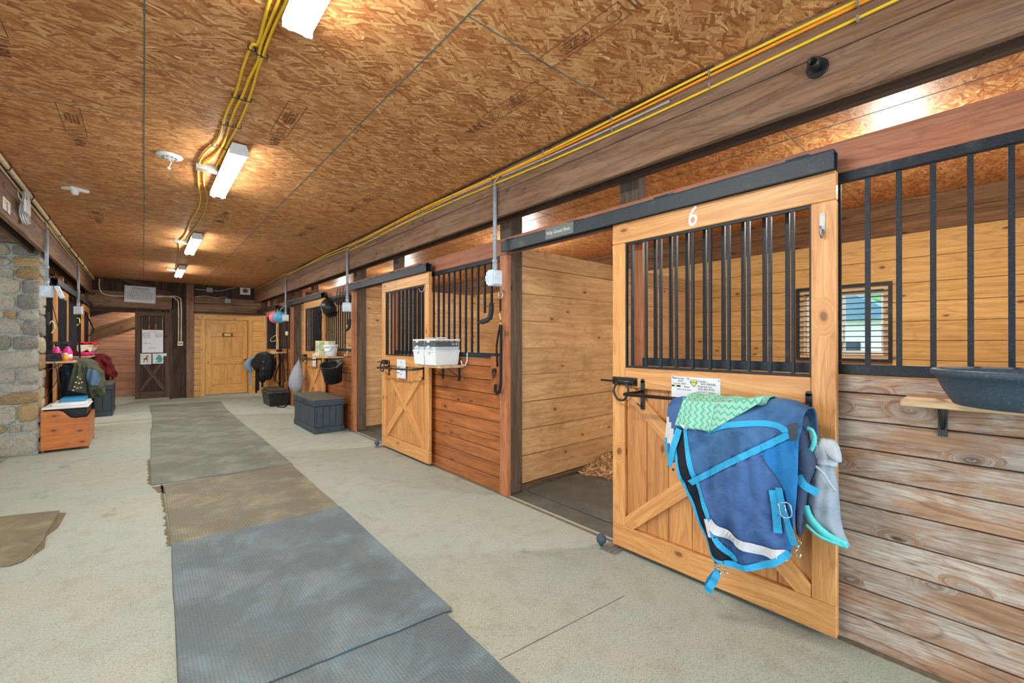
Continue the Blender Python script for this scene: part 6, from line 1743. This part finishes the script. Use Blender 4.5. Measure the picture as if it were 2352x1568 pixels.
heap(t_, 'olive_layer', 'olive', [(1.145, 8.75, 9.2, -0.78, -0.66), (1.11, 8.62, 9.3, -0.82, -0.58), (0.98, 8.58, 9.35, -0.78, -0.50), (0.84, 8.56, 9.35, -0.72, -0.46), (0.70, 8.58, 9.3, -0.68, -0.45), (0.60, 8.62, 9.2, -0.62, -0.46), (0.57, 8.66, 9.1, -0.58, -0.48)], 2.2, 0.026, 11)
def fall(pxs, Y, bulge, mat, name, parent, rows=14, cols=10, seed=0):
    """hanging flap facing the aisle front: left and right outlines in the plane Y"""
    L_, R_ = pxs; q = MB(); vs = []
    for j in range(rows + 1):
        t = j / rows
        a, b = [(lambda P: (P[min(int(t * (len(P) - 1)), len(P) - 2)][0] + (P[min(int(t * (len(P) - 1)), len(P) - 2) + 1][0] - P[min(int(t * (len(P) - 1)), len(P) - 2)][0]) * (t * (len(P) - 1) - min(int(t * (len(P) - 1)), len(P) - 2)), P[min(int(t * (len(P) - 1)), len(P) - 2)][1] + (P[min(int(t * (len(P) - 1)), len(P) - 2) + 1][1] - P[min(int(t * (len(P) - 1)), len(P) - 2)][1]) * (t * (len(P) - 1) - min(int(t * (len(P) - 1)), len(P) - 2))))(P) for P in (L_, R_)]
        for i in range(cols + 1):
            u = i / cols
            y = Y - bulge * math.sin(u * math.pi) * (0.3 + 0.7 * t) - 0.012 * math.sin(u * 11 + t * 4 + seed)
            p = at(a[0] + (b[0] - a[0]) * u, a[1] + (b[1] - a[1]) * u, 'y', Y); vs.append(Vector((p[0], y, p[2])))
    n = cols + 1
    q.add(vs, [(j * n + i, j * n + i + 1, (j + 1) * n + i + 1, (j + 1) * n + i) for j in range(rows) for i in range(cols)], None, None, 0, True)
    return q.obj(name, mat, parent, solid=0.008)
fall(([(170, 835), (163, 862), (154, 897)], [(184, 836), (196, 868), (200, 904)]), 8.51, 0.03, 'olive', 'olive_flap', t_)
fall(([(190, 838), (197, 868), (203, 900)], [(212, 842), (228, 868), (240, 888)]), 8.50, 0.03, 'olive', 'olive_flap', t_, seed=2)
fall(([(201, 848), (198, 866), (204, 884)], [(221, 850), (231, 868), (226, 886)]), 8.455, 0.03, 'steelblue', 'blue_pocket', t_, seed=1)
q = MB()
for k, (x, y) in enumerate(((178, 866), (184, 870), (174, 878), (181, 880), (188, 878), (171, 888), (178, 891), (186, 890), (168, 896))): q.ell(at(x, y, 'y', 8.468), 0.012, 0.006, 0.010, 8, 6)
q.obj('printed_dots', 'cream', t_)
for k, (x, z0, z1) in enumerate(((-0.72, 0.62, 0.22), (-0.66, 0.6, 0.30), (-0.58, 0.7, 0.34))):
    q = MB(); q.beam((x, 8.8, z0), (x + 0.02, 8.8, z1), 0.03, 0.006, up=(0, 1, 0)); q.obj('strap', 'black_cloth', t_)
t_ = thing('horse_rug', 'maroon horse rug heaped on the second left stall door', 'horse rug', (-0.7, 12.7, 1.0))
heap(t_, 'cover', 'maroon', [(1.13, 12.4, 13.0, -0.80, -0.66), (1.09, 12.25, 13.1, -0.84, -0.58), (0.95, 12.2, 13.12, -0.80, -0.54), (0.80, 12.2, 13.12, -0.74, -0.49), (0.66, 12.22, 13.1, -0.66, -0.48), (0.60, 12.3, 13.0, -0.58, -0.49)], 4.0, 0.035, 9)
heap(t_, 'lining', 'black_cloth', [(0.85, 12.3, 13.1, -0.86, -0.54), (0.6, 12.3, 13.05, -0.84, -0.52), (0.35, 12.35, 12.9, -0.80, -0.58), (0.26, 12.4, 12.8, -0.76, -0.62)], 5.0, 0.025, 9)
for x, z1 in ((-0.46, 0.2), (-0.52, 0.16)):
    q = MB(); q.beam((x, 12.2, 0.66), (x, 12.2, z1), 0.03, 0.008, up=(0, 1, 0)); q.obj('strap', 'brown_board', t_)
# feed bag
t_ = thing('feed_bag', 'red, white and pink feed bag on the far left shelf', 'bag', (-0.85, 11.5, 1.13))
heap(t_, 'red_top', 'bag_red', [(1.385, 11.12, 11.85, -0.93, -0.72), (1.37, 11.1, 11.88, -0.95, -0.66), (1.34, 11.1, 11.88, -0.95, -0.655)], 6, 0.008, 5, 6)
heap(t_, 'white_middle', 'bag_white', [(1.345, 11.1, 11.88, -0.95, -0.65), (1.28, 11.11, 11.88, -0.95, -0.70), (1.20, 11.12, 11.86, -0.95, -0.73)], 7, 0.008, 5, 8)
heap(t_, 'pink_base', 'bag_pink', [(1.21, 11.11, 11.86, -0.955, -0.725), (1.16, 11.11, 11.86, -0.955, -0.72), (1.128, 11.13, 11.84, -0.95, -0.73)], 8, 0.006, 5, 5, hang=0.0)

# black rugs on door 3
BX3 = XD - 0.187
t_ = thing('horse_rug', 'heap of black horse rugs hanging on the farthest stall door', 'horse rug', (2.15, 11.8, 1.0))
heap(t_, 'cover', 'black_cloth', [(1.12, 11.6, 12.1, 2.16, 2.27), (1.09, 11.42, 12.2, 2.10, 2.30), (0.96, 11.38, 12.24, 2.03, 2.31), (0.84, 11.38, 12.2, 2.00, 2.30), (0.74, 11.45, 12.1, 2.00, 2.26), (0.71, 11.5, 12.0, 2.05, 2.22)], 9.0, 0.024)
heap(t_, 'folded_end', 'black_cloth', [(1.10, 11.3, 11.5, 2.20, 2.30), (1.06, 11.22, 11.55, 2.15, 2.34), (0.92, 11.18, 11.6, 2.09, 2.35), (0.74, 11.18, 11.6, 2.06, 2.34), (0.58, 11.2, 11.5, 2.07, 2.30), (0.50, 11.26, 11.42, 2.12, 2.25)], 10.0, 0.018, 7)
heap(t_, 'green_lining', 'green_cloth', [(1.145, 11.5, 11.95, 2.18, 2.27), (1.12, 11.4, 12.0, 2.13, 2.30), (1.05, 11.36, 12.0, 2.09, 2.32)], 11.0, 0.010, 7, 8)
heap(t_, 'lower_layer', 'black_cloth', [(0.75, 11.5, 12.0, 2.08, 2.26), (0.55, 11.5, 11.9, 2.10, 2.24), (0.42, 11.6, 11.8, 2.13, 2.20)], 12.5, 0.016, 7, 10)
for (z_, y_) in ((0.92, 11.3), (0.77, 11.35)):
    q = MB(); q.tube([(2.10 + 0.022 * math.cos(a * math.pi / 6), 11.185, z_ + 0.02 * math.sin(a * math.pi / 6)) for a in range(8)], 0.005, 5); q.obj('buckle', 'chrome', t_)
for x, z0, z1 in ((2.04, 0.7, 0.17), (2.08, 0.72, 0.22), (2.17, 0.6, 0.3)):
    q = MB(); q.beam((x, 11.7, z0), (x, 11.72, z1), 0.045, 0.01, up=(0, 1, 0)); q.obj('strap', 'black_cloth', t_)
t_ = thing('pale_rug', 'pale blue cloth hanging behind the black rugs near the pine door', 'cloth', (2.0, 12.3, 0.9))
loft(rows_interp([(1.075, 12.2, 12.4, 2.225, 0.02), (1.04, 12.3, 12.55, 2.16, 0.03), (0.95, 12.36, 12.62, 2.04, 0.07), (0.82, 12.36, 12.62, 1.97, 0.08), (0.72, 12.38, 12.6, 1.99, 0.08), (0.62, 12.4, 12.55, 2.06, 0.05)], 9), 'cloth', 'paleblue', t_, 12, 0.012)
q = MB(); q.beam((2.03, 12.4, 0.7), (2.03, 12.4, 0.3), 0.04, 0.008, up=(0, 1, 0)); q.obj('strap', 'paleblue', t_)

# grey bag hanging at door 4's bar end
t_ = thing('laundry_bag', 'light grey cloth bag hanging from the bar of the pail stall door', 'bag', (2.22, 8.75, 0.95))
loft(rows_interp([(1.03, 8.80, 8.83, 2.235, 0.012), (0.95, 8.74, 8.88, 2.23, 0.04), (0.82, 8.66, 8.95, 2.21, 0.08), (0.68, 8.62, 9.0, 2.19, 0.11), (0.55, 8.62, 9.0, 2.19, 0.11), (0.46, 8.68, 8.95, 2.20, 0.07), (0.40, 8.78, 8.88, 2.20, 0.03)], 14), 'bag', 'grey_bag', t_, 13, 0.014)
q = MB(); q.tube([(2.235, 8.81, 1.03), (2.235, 8.80, 1.075), (2.245, 8.79, 1.03)], 0.006, 6); q.obj('drawstring', 'paper', t_)

# ================================================================== BLUE HORSE RUG ON DOOR 6
BX, BZ = XD - 0.187, 1.066           # bar centre
rug = thing('horse_rug', 'large blue horse rug with azure binding draped over the bar of door 6', 'horse rug', (BX, 0.85, BZ))
XFR = 2.085                          # front fall of the rug
def yz(px, py, X=XFR):
    p = at(px, py, 'x', X); return (p[1], p[2])
Ledge = [yz(*p) for p in ((1552, 930), (1549, 960), (1551, 1000), (1555, 1030), (1566, 1075), (1582, 1130), (1604, 1193), (1626, 1248), (1650, 1282), (1680, 1292))]
Redge = [yz(*p) for p in ((1826, 932), (1838, 945), (1842, 975), (1836, 1010), (1836, 1040), (1836, 1100), (1832, 1150), (1826, 1210), (1817, 1262), (1800, 1280))]
def edge_at(E_, z):
    if z >= E_[0][1]: return E_[0][0]
    for (y0, z0), (y1, z1) in zip(E_[:-1], E_[1:]):
        if z <= z0 and z >= z1: return y0 + (y1 - y0) * (z0 - z) / max(1e-6, z0 - z1)
    return E_[-1][0]
zbotL, zbotR = yz(1690, 1303)[1], yz(1800, 1283)[1]
NU, NF = 72, 80
_d = [yz(*p) for p in ((1530, 1128), (1590, 1107), (1630, 1086), (1673, 1064), (1738, 1033), (1812, 998), (1850, 980))]
def zdiag(y):
    for (a, b), (c, d_) in zip(_d[:-1], _d[1:]):
        if y <= a and y >= c: return b + (d_ - b) * (a - y) / (a - c)
    return _d[0][1] if y > _d[0][0] else _d[-1][1]
def foldx(y, z):
    """outward relief of the front fall"""
    d = max(0.0, min(1.0, (1.0 - z) / 0.5))
    r = 0.013 * math.sin((y * 21) + z * 5.0) * d + 0.008 * math.sin(y * 47 - z * 9) * d
    r += 0.030 * mnoise.noise(Vector((y * 7, z * 4.0, 3.1))) + 0.020 * mnoise.noise(Vector((y * 15, z * 5, 1.0))) * (0.5 + d)
    r += 0.006 * abs(mnoise.noise(Vector((y * 22 + z * 6, z * 9, 7.0))))
    # gathers under the diagonal binding
    zd = zdiag(y)
    g = math.exp(-max(0, zd - z) * 9) if z < zd else math.exp(-(z - zd) * 30)
    r += 0.009 * math.sin(y * 105 + 2 * math.sin(y * 9)) * g
    r -= 0.014 * math.exp(-((z - zd) / 0.016) ** 2)
    # bulge over the folded layers
    yc = 0.83; r += 0.030 * math.exp(-((y - yc) / 0.22) ** 2 - ((z - 0.80) / 0.30) ** 2)
    return -r
def bot(y):
    yl, yr = Ledge[-1][0], Redge[-1][0]
    t = max(0, min(1, (yl - y) / (yl - yr)))
    return yz(1650 + 150 * t, (1284 + 20 * math.sin(t * 2.2 + 0.2) - 12 * t * t))[1]
def lerp(a, b, t): return a + (b - a) * t
def front_pt(u, v):
    """u: 0 left edge .. 1 right edge, v: 0 top .. 1 bottom"""
    ztop = 1.03
    yl0, yr0 = Ledge[0][0], Redge[0][0]
    yb = lerp(Ledge[-1][0], Redge[-1][0], u)
    z = lerp(ztop, bot(yb), v)
    zl = lerp(ztop, Ledge[-1][1], v); zr = lerp(ztop, Redge[-1][1], v)
    y = lerp(edge_at(Ledge, zl), edge_at(Redge, zr), u)
    z = lerp(lerp(zl, zr, u), z, v)
    return y, z
def surfX(y, z):
    top = max(0.0, min(1.0, (z - 0.97) / 0.09))
    return XFR + foldx(y, z) * (1 - 0.6 * top) + 0.012 * top
q = MB(); vs = []; fs = []; mi = []
rowsu = []
back = [(2.325, 0.70), (2.33, 0.82), (2.328, 0.93), (2.318, 0.99), (2.295, 1.045), (2.265, 1.074), (2.225, 1.086), (2.17, 1.082), (2.12, 1.064), (2.10, 1.045)]
for (x, z) in back:
    r = []
    for i in range(NU + 1):
        u = i / NU; y, _ = front_pt(u, 0)
        zz = z + 0.012 * mnoise.noise(Vector((y * 8, x * 9, 0))) + (0.012 * math.sin(u * math.pi) ** 2 if z > 1.03 else 0)
        if z > 1.03: zz += 0.028 * math.exp(-((y - 0.66) / 0.10) ** 2)
        r.append(Vector((x, y, zz)))
    rowsu.append(r)
for j in range(NF + 1):
    v = j / NF; r = []
    for i in range(NU + 1):
        y, z = front_pt(i / NU, v)
        if v < 0.08: z += 0.03 * math.exp(-((y - 0.66) / 0.10) ** 2) * (1 - v / 0.08)
        r.append(Vector((surfX(y, z), y, z)))
    rowsu.append(r)
for r in rowsu: vs += r
nr = len(rowsu)
def region(y, z):
    zd = zdiag(y)
    # lining strip left of the front seam
    s1 = [yz(1576, 987), yz(1587, 1037), yz(1600, 1097), yz(1621, 1154), yz(1647, 1219), yz(1691, 1292)]
    if z < s1[0][1] and y > edge_at(s1, z): return 3
    # bright right panel
    s2 = [yz(1745, 905), yz(1755, 1040), yz(1775, 1080), yz(1797, 1120), yz(1812, 1180), yz(1830, 1270)]
    if (y < edge_at(s2, z) and z < zd - 0.0) or (y < yz(1806, 1000)[0] and z < 0.985): return 2
    return 0 if z > zd else 1
for j in range(nr - 1):
    for i in range(NU):
        a = j * (NU + 1) + i; fs.append((a, a + 1, a + NU + 2, a + NU + 1))
b0 = len(q.f)
q.add(vs, fs, None, 0.5, 0, True)
for k, f in enumerate(q.f):
    c = sum((Vector(q.v[i]) for i in f), Vector()) / len(f)
    q.mi[k] = region(c[1], c[2]) if k // NU > 9 else 0
q.obj('cover', ['blue1', 'blue2', 'blue3', 'lining'], rug, solid=0.006)

def ribbon(px, width, mat, name, parent, off=0.007, X=None, taper=None, th=0.002, wav=0.0, smooth=True):
    P = [Vector((0, *yz(*p))) for p in px]
    if smooth: P = smooth_path(P, 5)
    Lf, Rt = [], []
    for i, p in enumerate(P):
        d = (P[min(i + 1, len(P) - 1)] - P[max(i - 1, 0)]).normalized()
        n = Vector((0, -d[2], d[1])); w = width / 2
        for lst, s_ in ((Lf, 1), (Rt, -1)):
            v = p + n * w * s_
            v[0] = (surfX(v[1], v[2]) if X is None else X + wav * math.sin(i)) - off
            lst.append(v)
    q = MB(); q.strip(Lf, Rt); q.sm = [False] * len(q.sm)
    return q.obj(name, mat, parent, solid=th)
ribbon([(1628, 988), (1673, 975), (1743, 971), (1786, 978), (1810, 994)], 0.026, 'bind', 'binding', rug)
ribbon([(1590, 1107), (1630, 1086), (1673, 1064), (1738, 1033), (1778, 1014), (1812, 998)], 0.028, 'bind', 'binding', rug, off=0.010)
ribbon([(1574, 975), (1582, 1015), (1592, 1064), (1602, 1104), (1621, 1154), (1640, 1205), (1660, 1250), (1691, 1291)], 0.022, 'bind', 'binding', rug)
ribbon([(1552, 1012), (1556, 1030), (1567, 1075), (1583, 1130), (1605, 1193), (1627, 1246), (1650, 1280), (1690, 1298)], 0.014, 'bind', 'binding', rug)
ribbon([(1668, 1290), (1700, 1299), (1743, 1299), (1782, 1288), (1816, 1268)], 0.028, 'bind', 'binding', rug, off=0.016)
ribbon([(1636, 1192), (1655, 1212), (1690, 1235), (1734, 1257), (1770, 1268), (1808, 1274)], 0.044, 'reflect', 'reflective_stripe', rug, off=0.014)
ribbon([(1628, 1188), (1638, 1228)], 0.020, 'reflect', 'care_label', rug, off=0.010, smooth=False)
ribbon([(1756, 1043), (1770, 1070), (1786, 1100), (1802, 1130)], 0.004, 'slate', 'seam', rug, off=0.005)
# strap with eyelets and buckle
s1 = ribbon([(1778, 1124), (1783, 1170), (1789, 1222)], 0.030, 'bind', 'eyelet_strap', rug, off=0.016, smooth=False)
for (x, y) in ((1778, 1132), (1780, 1148), (1782, 1166), (1784, 1183)):
    p = at(x, y, 'x', surfX(*yz(x, y)) - 0.0185)
    MB().tube([p + Vector((0, 0.0055 * math.cos(a), 0.0055 * math.sin(a))) for a in [k * math.pi / 4 for k in range(8)]], 0.0015, 5, closed=True).obj('eyelet', 'slate', s1)
s2 = ribbon([(1791, 1118), (1798, 1150), (1808, 1180), (1818, 1205), (1822, 1216)], 0.030, 'bind', 'buckle_strap', rug, off=0.022)
ribbon([(1818, 1203), (1826, 1225), (1832, 1245)], 0.032, 'bind', 'strap_loop', rug, off=0.028)
p = at(1803, 1171, 'x', XFR - 0.05)
q = MB(); P = []
for a, b in ((-0.024, 0.022), (0.014, 0.032), (0.024, -0.018), (-0.012, -0.030)): P.append(p + Vector((0, -a, b)))
q.tube(smooth_path(P + [P[0]], 4), 0.0028, 6); q.tube([p + Vector((0, 0.0, 0.024)), p + Vector((-0.004, -0.006, -0.028))], 0.002, 6); q.obj('buckle', 'chrome', s2)
def snap(px, py, X, parent, s=1.0):
    p = at(px, py, 'x', X); q = MB()
    q.tube([p + Vector((0, 0.012 * s * math.cos(a), 0.03 * s + 0.008 * s * math.sin(a))) for a in [k * math.pi / 5 for k in range(10)]], 0.0022, 6, closed=True)
    q.cyl(p + Vector((0, 0, 0.022 * s)), p + Vector((0, 0, 0.002)), 0.005 * s, n=8)
    q.tube([p + Vector((0, 0, 0.004)), p + Vector((0, 0.010 * s, -0.012 * s)), p + Vector((0, 0.006 * s, -0.028 * s)), p + Vector((0, -0.008 * s, -0.030 * s)), p + Vector((0, -0.010 * s, -0.014 * s))], 0.003, 6)
    q.obj('snap_hook', 'chrome', parent)
snap(1833, 1262, XFR - 0.03, rug); snap(1652, 1305, XFR - 0.01, rug, 0.9); snap(1645, 1290, XFR + 0.0, rug, 0.8); snap(1667, 1306, XFR - 0.01, rug, 0.8)
ribbon([(1649, 1308), (1643, 1328), (1632, 1345), (1624, 1360)], 0.034, 'bind', 'hanging_strap', rug, X=XFR, off=0.0, wav=0.004)
ribbon([(1640, 1318), (1626, 1335), (1618, 1352)], 0.026, 'blue3', 'hanging_strap', rug, X=XFR + 0.02, off=0.0)
ribbon([(1562, 984), (1556, 1010), (1548, 1045), (1544, 1068)], 0.034, 'bind', 'hanging_strap', rug, off=0.014)
MB().ell(at(1546, 1078, 'x', XFR - 0.012), 0.004, 0.007, 0.007, 10, 8).obj('stud', 'slate', rug)
# leather corner patch
q = MB(); q.add([at(x, y, 'x', XFR - 0.042) for x, y in ((1808, 975), (1830, 970), (1832, 1008), (1815, 1014))], [(0, 1, 2, 3)]); q.obj('leather_patch', 'leather', rug, solid=0.006)
# rear layer that shows at the left end, with the broad reflective stripe
rear = MB(); vs = []; NR = 16
cols = []
Lr = [(1548, 914), (1538, 922), (1532, 940), (1531, 965), (1527, 1000), (1527, 1030), (1536, 1062)]
Rr = [(1575, 908), (1572, 925), (1570, 950), (1568, 980), (1566, 1010), (1566, 1040), (1562, 1062)]
def poly_at(L_, t):
    t = t * (len(L_) - 1); k = min(int(t), len(L_) - 2); f = t - k
    return (L_[k][0] + (L_[k + 1][0] - L_[k][0]) * f, L_[k][1] + (L_[k + 1][1] - L_[k][1]) * f)
for j in range(NR + 1):
    t = j / NR; a = poly_at(Lr, t); b = poly_at(Rr, t)
    for i in range(7):
        u = i / 6; x = XFR + 0.075 - 0.045 * math.sin(min(1, t * 2.2) * math.pi / 2) + 0.03 * (1 - u) * 1
        vs.append(at(a[0] + (b[0] - a[0]) * u, a[1] + (b[1] - a[1]) * u, 'x', x))
fs = [(j * 7 + i, j * 7 + i + 1, (j + 1) * 7 + i + 1, (j + 1) * 7 + i) for j in range(NR) for i in range(6)]
rear.add(vs, fs, None, None, 0, True)
for k, f in enumerate(rear.f):
    j, i = divmod(k, 6); t = j / NR
    rear.mi[k] = 1 if (0.42 + i * 0.05 < t < 0.66 + i * 0.05) else (2 if (i == 0 and t > 0.6) or i == 5 and t < 0.4 else 0)
rear.obj('rear_layer', ['blue2', 'reflect', 'bind'], rug, solid=0.005, sub=1)
# slate grey shoulder flap at the right end, azure tab
loft(rows_interp([(1.06, 0.565, 0.60, 2.19, 0.03), (1.0, 0.55, 0.60, 2.17, 0.05), (0.93, 0.535, 0.60, 2.16, 0.055), (0.87, 0.522, 0.60, 2.16, 0.055), (0.82, 0.53, 0.60, 2.16, 0.05), (0.76, 0.555, 0.60, 2.16, 0.04), (0.52, 0.575, 0.60, 2.17, 0.03)], 14), 'shoulder_flap', 'slate', rug, 14, 0.006)
ribbon([(1832, 1092), (1845, 1112), (1862, 1123), (1880, 1132)], 0.034, 'bind', 'azure_tab', rug, X=XFR, off=0.0)
loft(rows_interp([(0.62, 0.62, 1.06, 2.30, 0.02), (0.55, 0.64, 1.05, 2.30, 0.03), (0.48, 0.66, 1.02, 2.30, 0.03), (0.42, 0.7, 1.0, 2.30, 0.02)], 6), 'dark_inner_layer', 'lining', rug, 15, 0.006) if False else None

# chevron towel laid over the rug
tw = thing('towel', 'mint green chevron towel laid over the top of the blue horse rug', 'towel', (2.1, 1.0, 1.1))
def towel_piece(A, B, C_, D, orient, rows=18, cols=24, off=0.014):
    """A top-left, B top-right, C bottom-right, D bottom-left in picture points of the front face"""
    q = MB(); vs = []; gc = []
    topx = [(2.325, 1.03), (2.305, 1.065), (2.27, 1.092), (2.215, 1.108), (2.155, 1.104), (2.105, 1.078)]
    pa, pb, pc, pd = [Vector((0, *yz(*p, XFR - off))) for p in (A, B, C_, D)]
    # over the top
    L = 0.0; prev = None
    for (x, z) in topx:
        if prev: L += math.dist(prev, (x, z))
        prev = (x, z)
        for i in range(cols + 1):
            u = i / cols; y = pa[1] + (pb[1] - pa[1]) * u
            bump = 0.03 * math.exp(-((y - 0.66) / 0.10) ** 2)
            vs.append(Vector((x, y, z + bump + 0.003 * math.sin(y * 60)))); gc.append(Vector((L, y, 0)) if orient else Vector((y, L, 0)))
    for j in range(rows + 1):
        v = j / rows
        for i in range(cols + 1):
            u = i / cols
            t_ = pa.lerp(pb, u); b_ = pd.lerp(pc, u); p = t_.lerp(b_, v)
            x = surfX(p[1], p[2]) - off - 0.003 * math.sin(p[1] * 50 + p[2] * 20)
            if v < 0.25: x = lerp(2.088, x, v / 0.25)
            vs.append(Vector((x, p[1], p[2] + (0.02 * math.exp(-((p[1] - 0.66) / 0.10) ** 2) * (1 - v)))))
            g = Vector((L + 0.02 + (pa[2] - p[2]), p[1], 0)); gc.append(g if orient else Vector((p[1], L + 0.02 + (pa[2] - p[2]), 0)))
    n = cols + 1
    fs = [(j * n + i, j * n + i + 1, (j + 1) * n + i + 1, (j + 1) * n + i) for j in range(len(topx) + rows) for i in range(cols)]
    q.add(vs, fs, gc, None, 0, True)
    return q
towel_piece((1565, 921), (1640, 924), (1632, 990), (1548, 977), True).obj('folded_half', 'towel', tw, solid=0.006)
towel_piece((1638, 924), (1752, 920), (1742, 926), (1634, 990), False, off=0.010).obj('spread_half', 'towel', tw, solid=0.006)
q = MB(); q.add([at(x, y, 'x', XFR - 0.022) for x, y in ((1562, 974), (1582, 979), (1578, 986), (1568, 982))], [(0, 1, 2, 3)]); q.obj('care_tag', 'paper', tw, solid=0.002)

# grey fleece hood hanging at the right end of the bar
hd = thing('fly_hood', 'grey fleece and mesh horse hood with turquoise trim hanging beside the blue rug', 'horse hood', (2.2, 0.48, 0.95))
hx = 2.215
def sheet(L_, R_, X0, name, mat, bulge=0.03, rows=20, cols=12, th=0.008, seed=0.0):
    q = MB(); vs = []
    for j in range(rows + 1):
        t = j / rows; a = poly_at(L_, t); b = poly_at(R_, t)
        for i in range(cols + 1):
            u = i / cols
            x = X0 - bulge * math.sin(u * math.pi) ** 0.7 * (0.4 + 0.6 * math.sin(min(1, t * 1.2) * math.pi * 0.8 + 0.3)) - 0.006 * math.sin(u * 14 + t * 7 + seed)
            vs.append(at(a[0] + (b[0] - a[0]) * u, a[1] + (b[1] - a[1]) * u, 'x', x))
    n = cols + 1
    q.add(vs, [(j * n + i, j * n + i + 1, (j + 1) * n + i + 1, (j + 1) * n + i) for j in range(rows) for i in range(cols)], None, None, 0, True)
    return q.obj(name, mat, hd, solid=th)
sheet([(1853, 1050), (1850, 1075), (1848, 1110), (1846, 1150), (1850, 1195), (1895, 1242), (1947, 1256)], [(1910, 1062), (1917, 1080), (1923, 1110), (1926, 1150), (1929, 1190), (1938, 1225), (1952, 1254)], hx, 'mesh_body', 'mesh_grey', 0.05)
sheet([(1850, 978), (1856, 1000), (1862, 1025), (1862, 1045), (1858, 1062)], [(1866, 985), (1880, 1018), (1905, 1028), (1923, 1055), (1920, 1072)], hx - 0.02, 'fleece_neck', 'fleece', 0.05, 14, 10, 0.012, 1.0)
loft(rows_interp([(0.975, 0.465, 0.51, 2.17, 0.02), (0.95, 0.445, 0.52, 2.165, 0.03), (0.91, 0.435, 0.49, 2.16, 0.03), (0.885, 0.435, 0.465, 2.16, 0.02)], 8), 'fleece_roll', 'fleece', hd, 16, 0.006)
def band(pts, w, mat, name, X, par=hd):
    P = [Vector((0, *yz(*p, X))) for p in pts]; P = smooth_path(P, 5); Lf, Rt = [], []
    for i, p in enumerate(P):
        d = (P[min(i + 1, len(P) - 1)] - P[max(i - 1, 0)]).normalized(); n = Vector((0, -d[2], d[1]))
        Lf.append(Vector((X, *(p + n * w / 2)[1:]))); Rt.append(Vector((X, *(p - n * w / 2)[1:])))
    q = MB(); q.strip(Lf, Rt); q.obj(name, mat, par, solid=0.004)
band([(1853, 982), (1866, 990), (1871, 1012), (1862, 1035)], 0.016, 'turq', 'trim', hx - 0.085)
band([(1849, 1160), (1858, 1185), (1878, 1210), (1905, 1232), (1945, 1252)], 0.030, 'turq', 'trim', hx - 0.062)
band([(1850, 1204), (1880, 1230), (1915, 1246), (1948, 1257)], 0.012, 'turq', 'trim', hx - 0.066)
band([(1873, 1070), (1890, 1085), (1905, 1108), (1920, 1128)], 0.010, 'fleece', 'edge_strap', hx - 0.068)

for o in SC.objects:
    if o.parent is None and o.get('label') and not o.get('kind'): o['kind'] = 'thing'
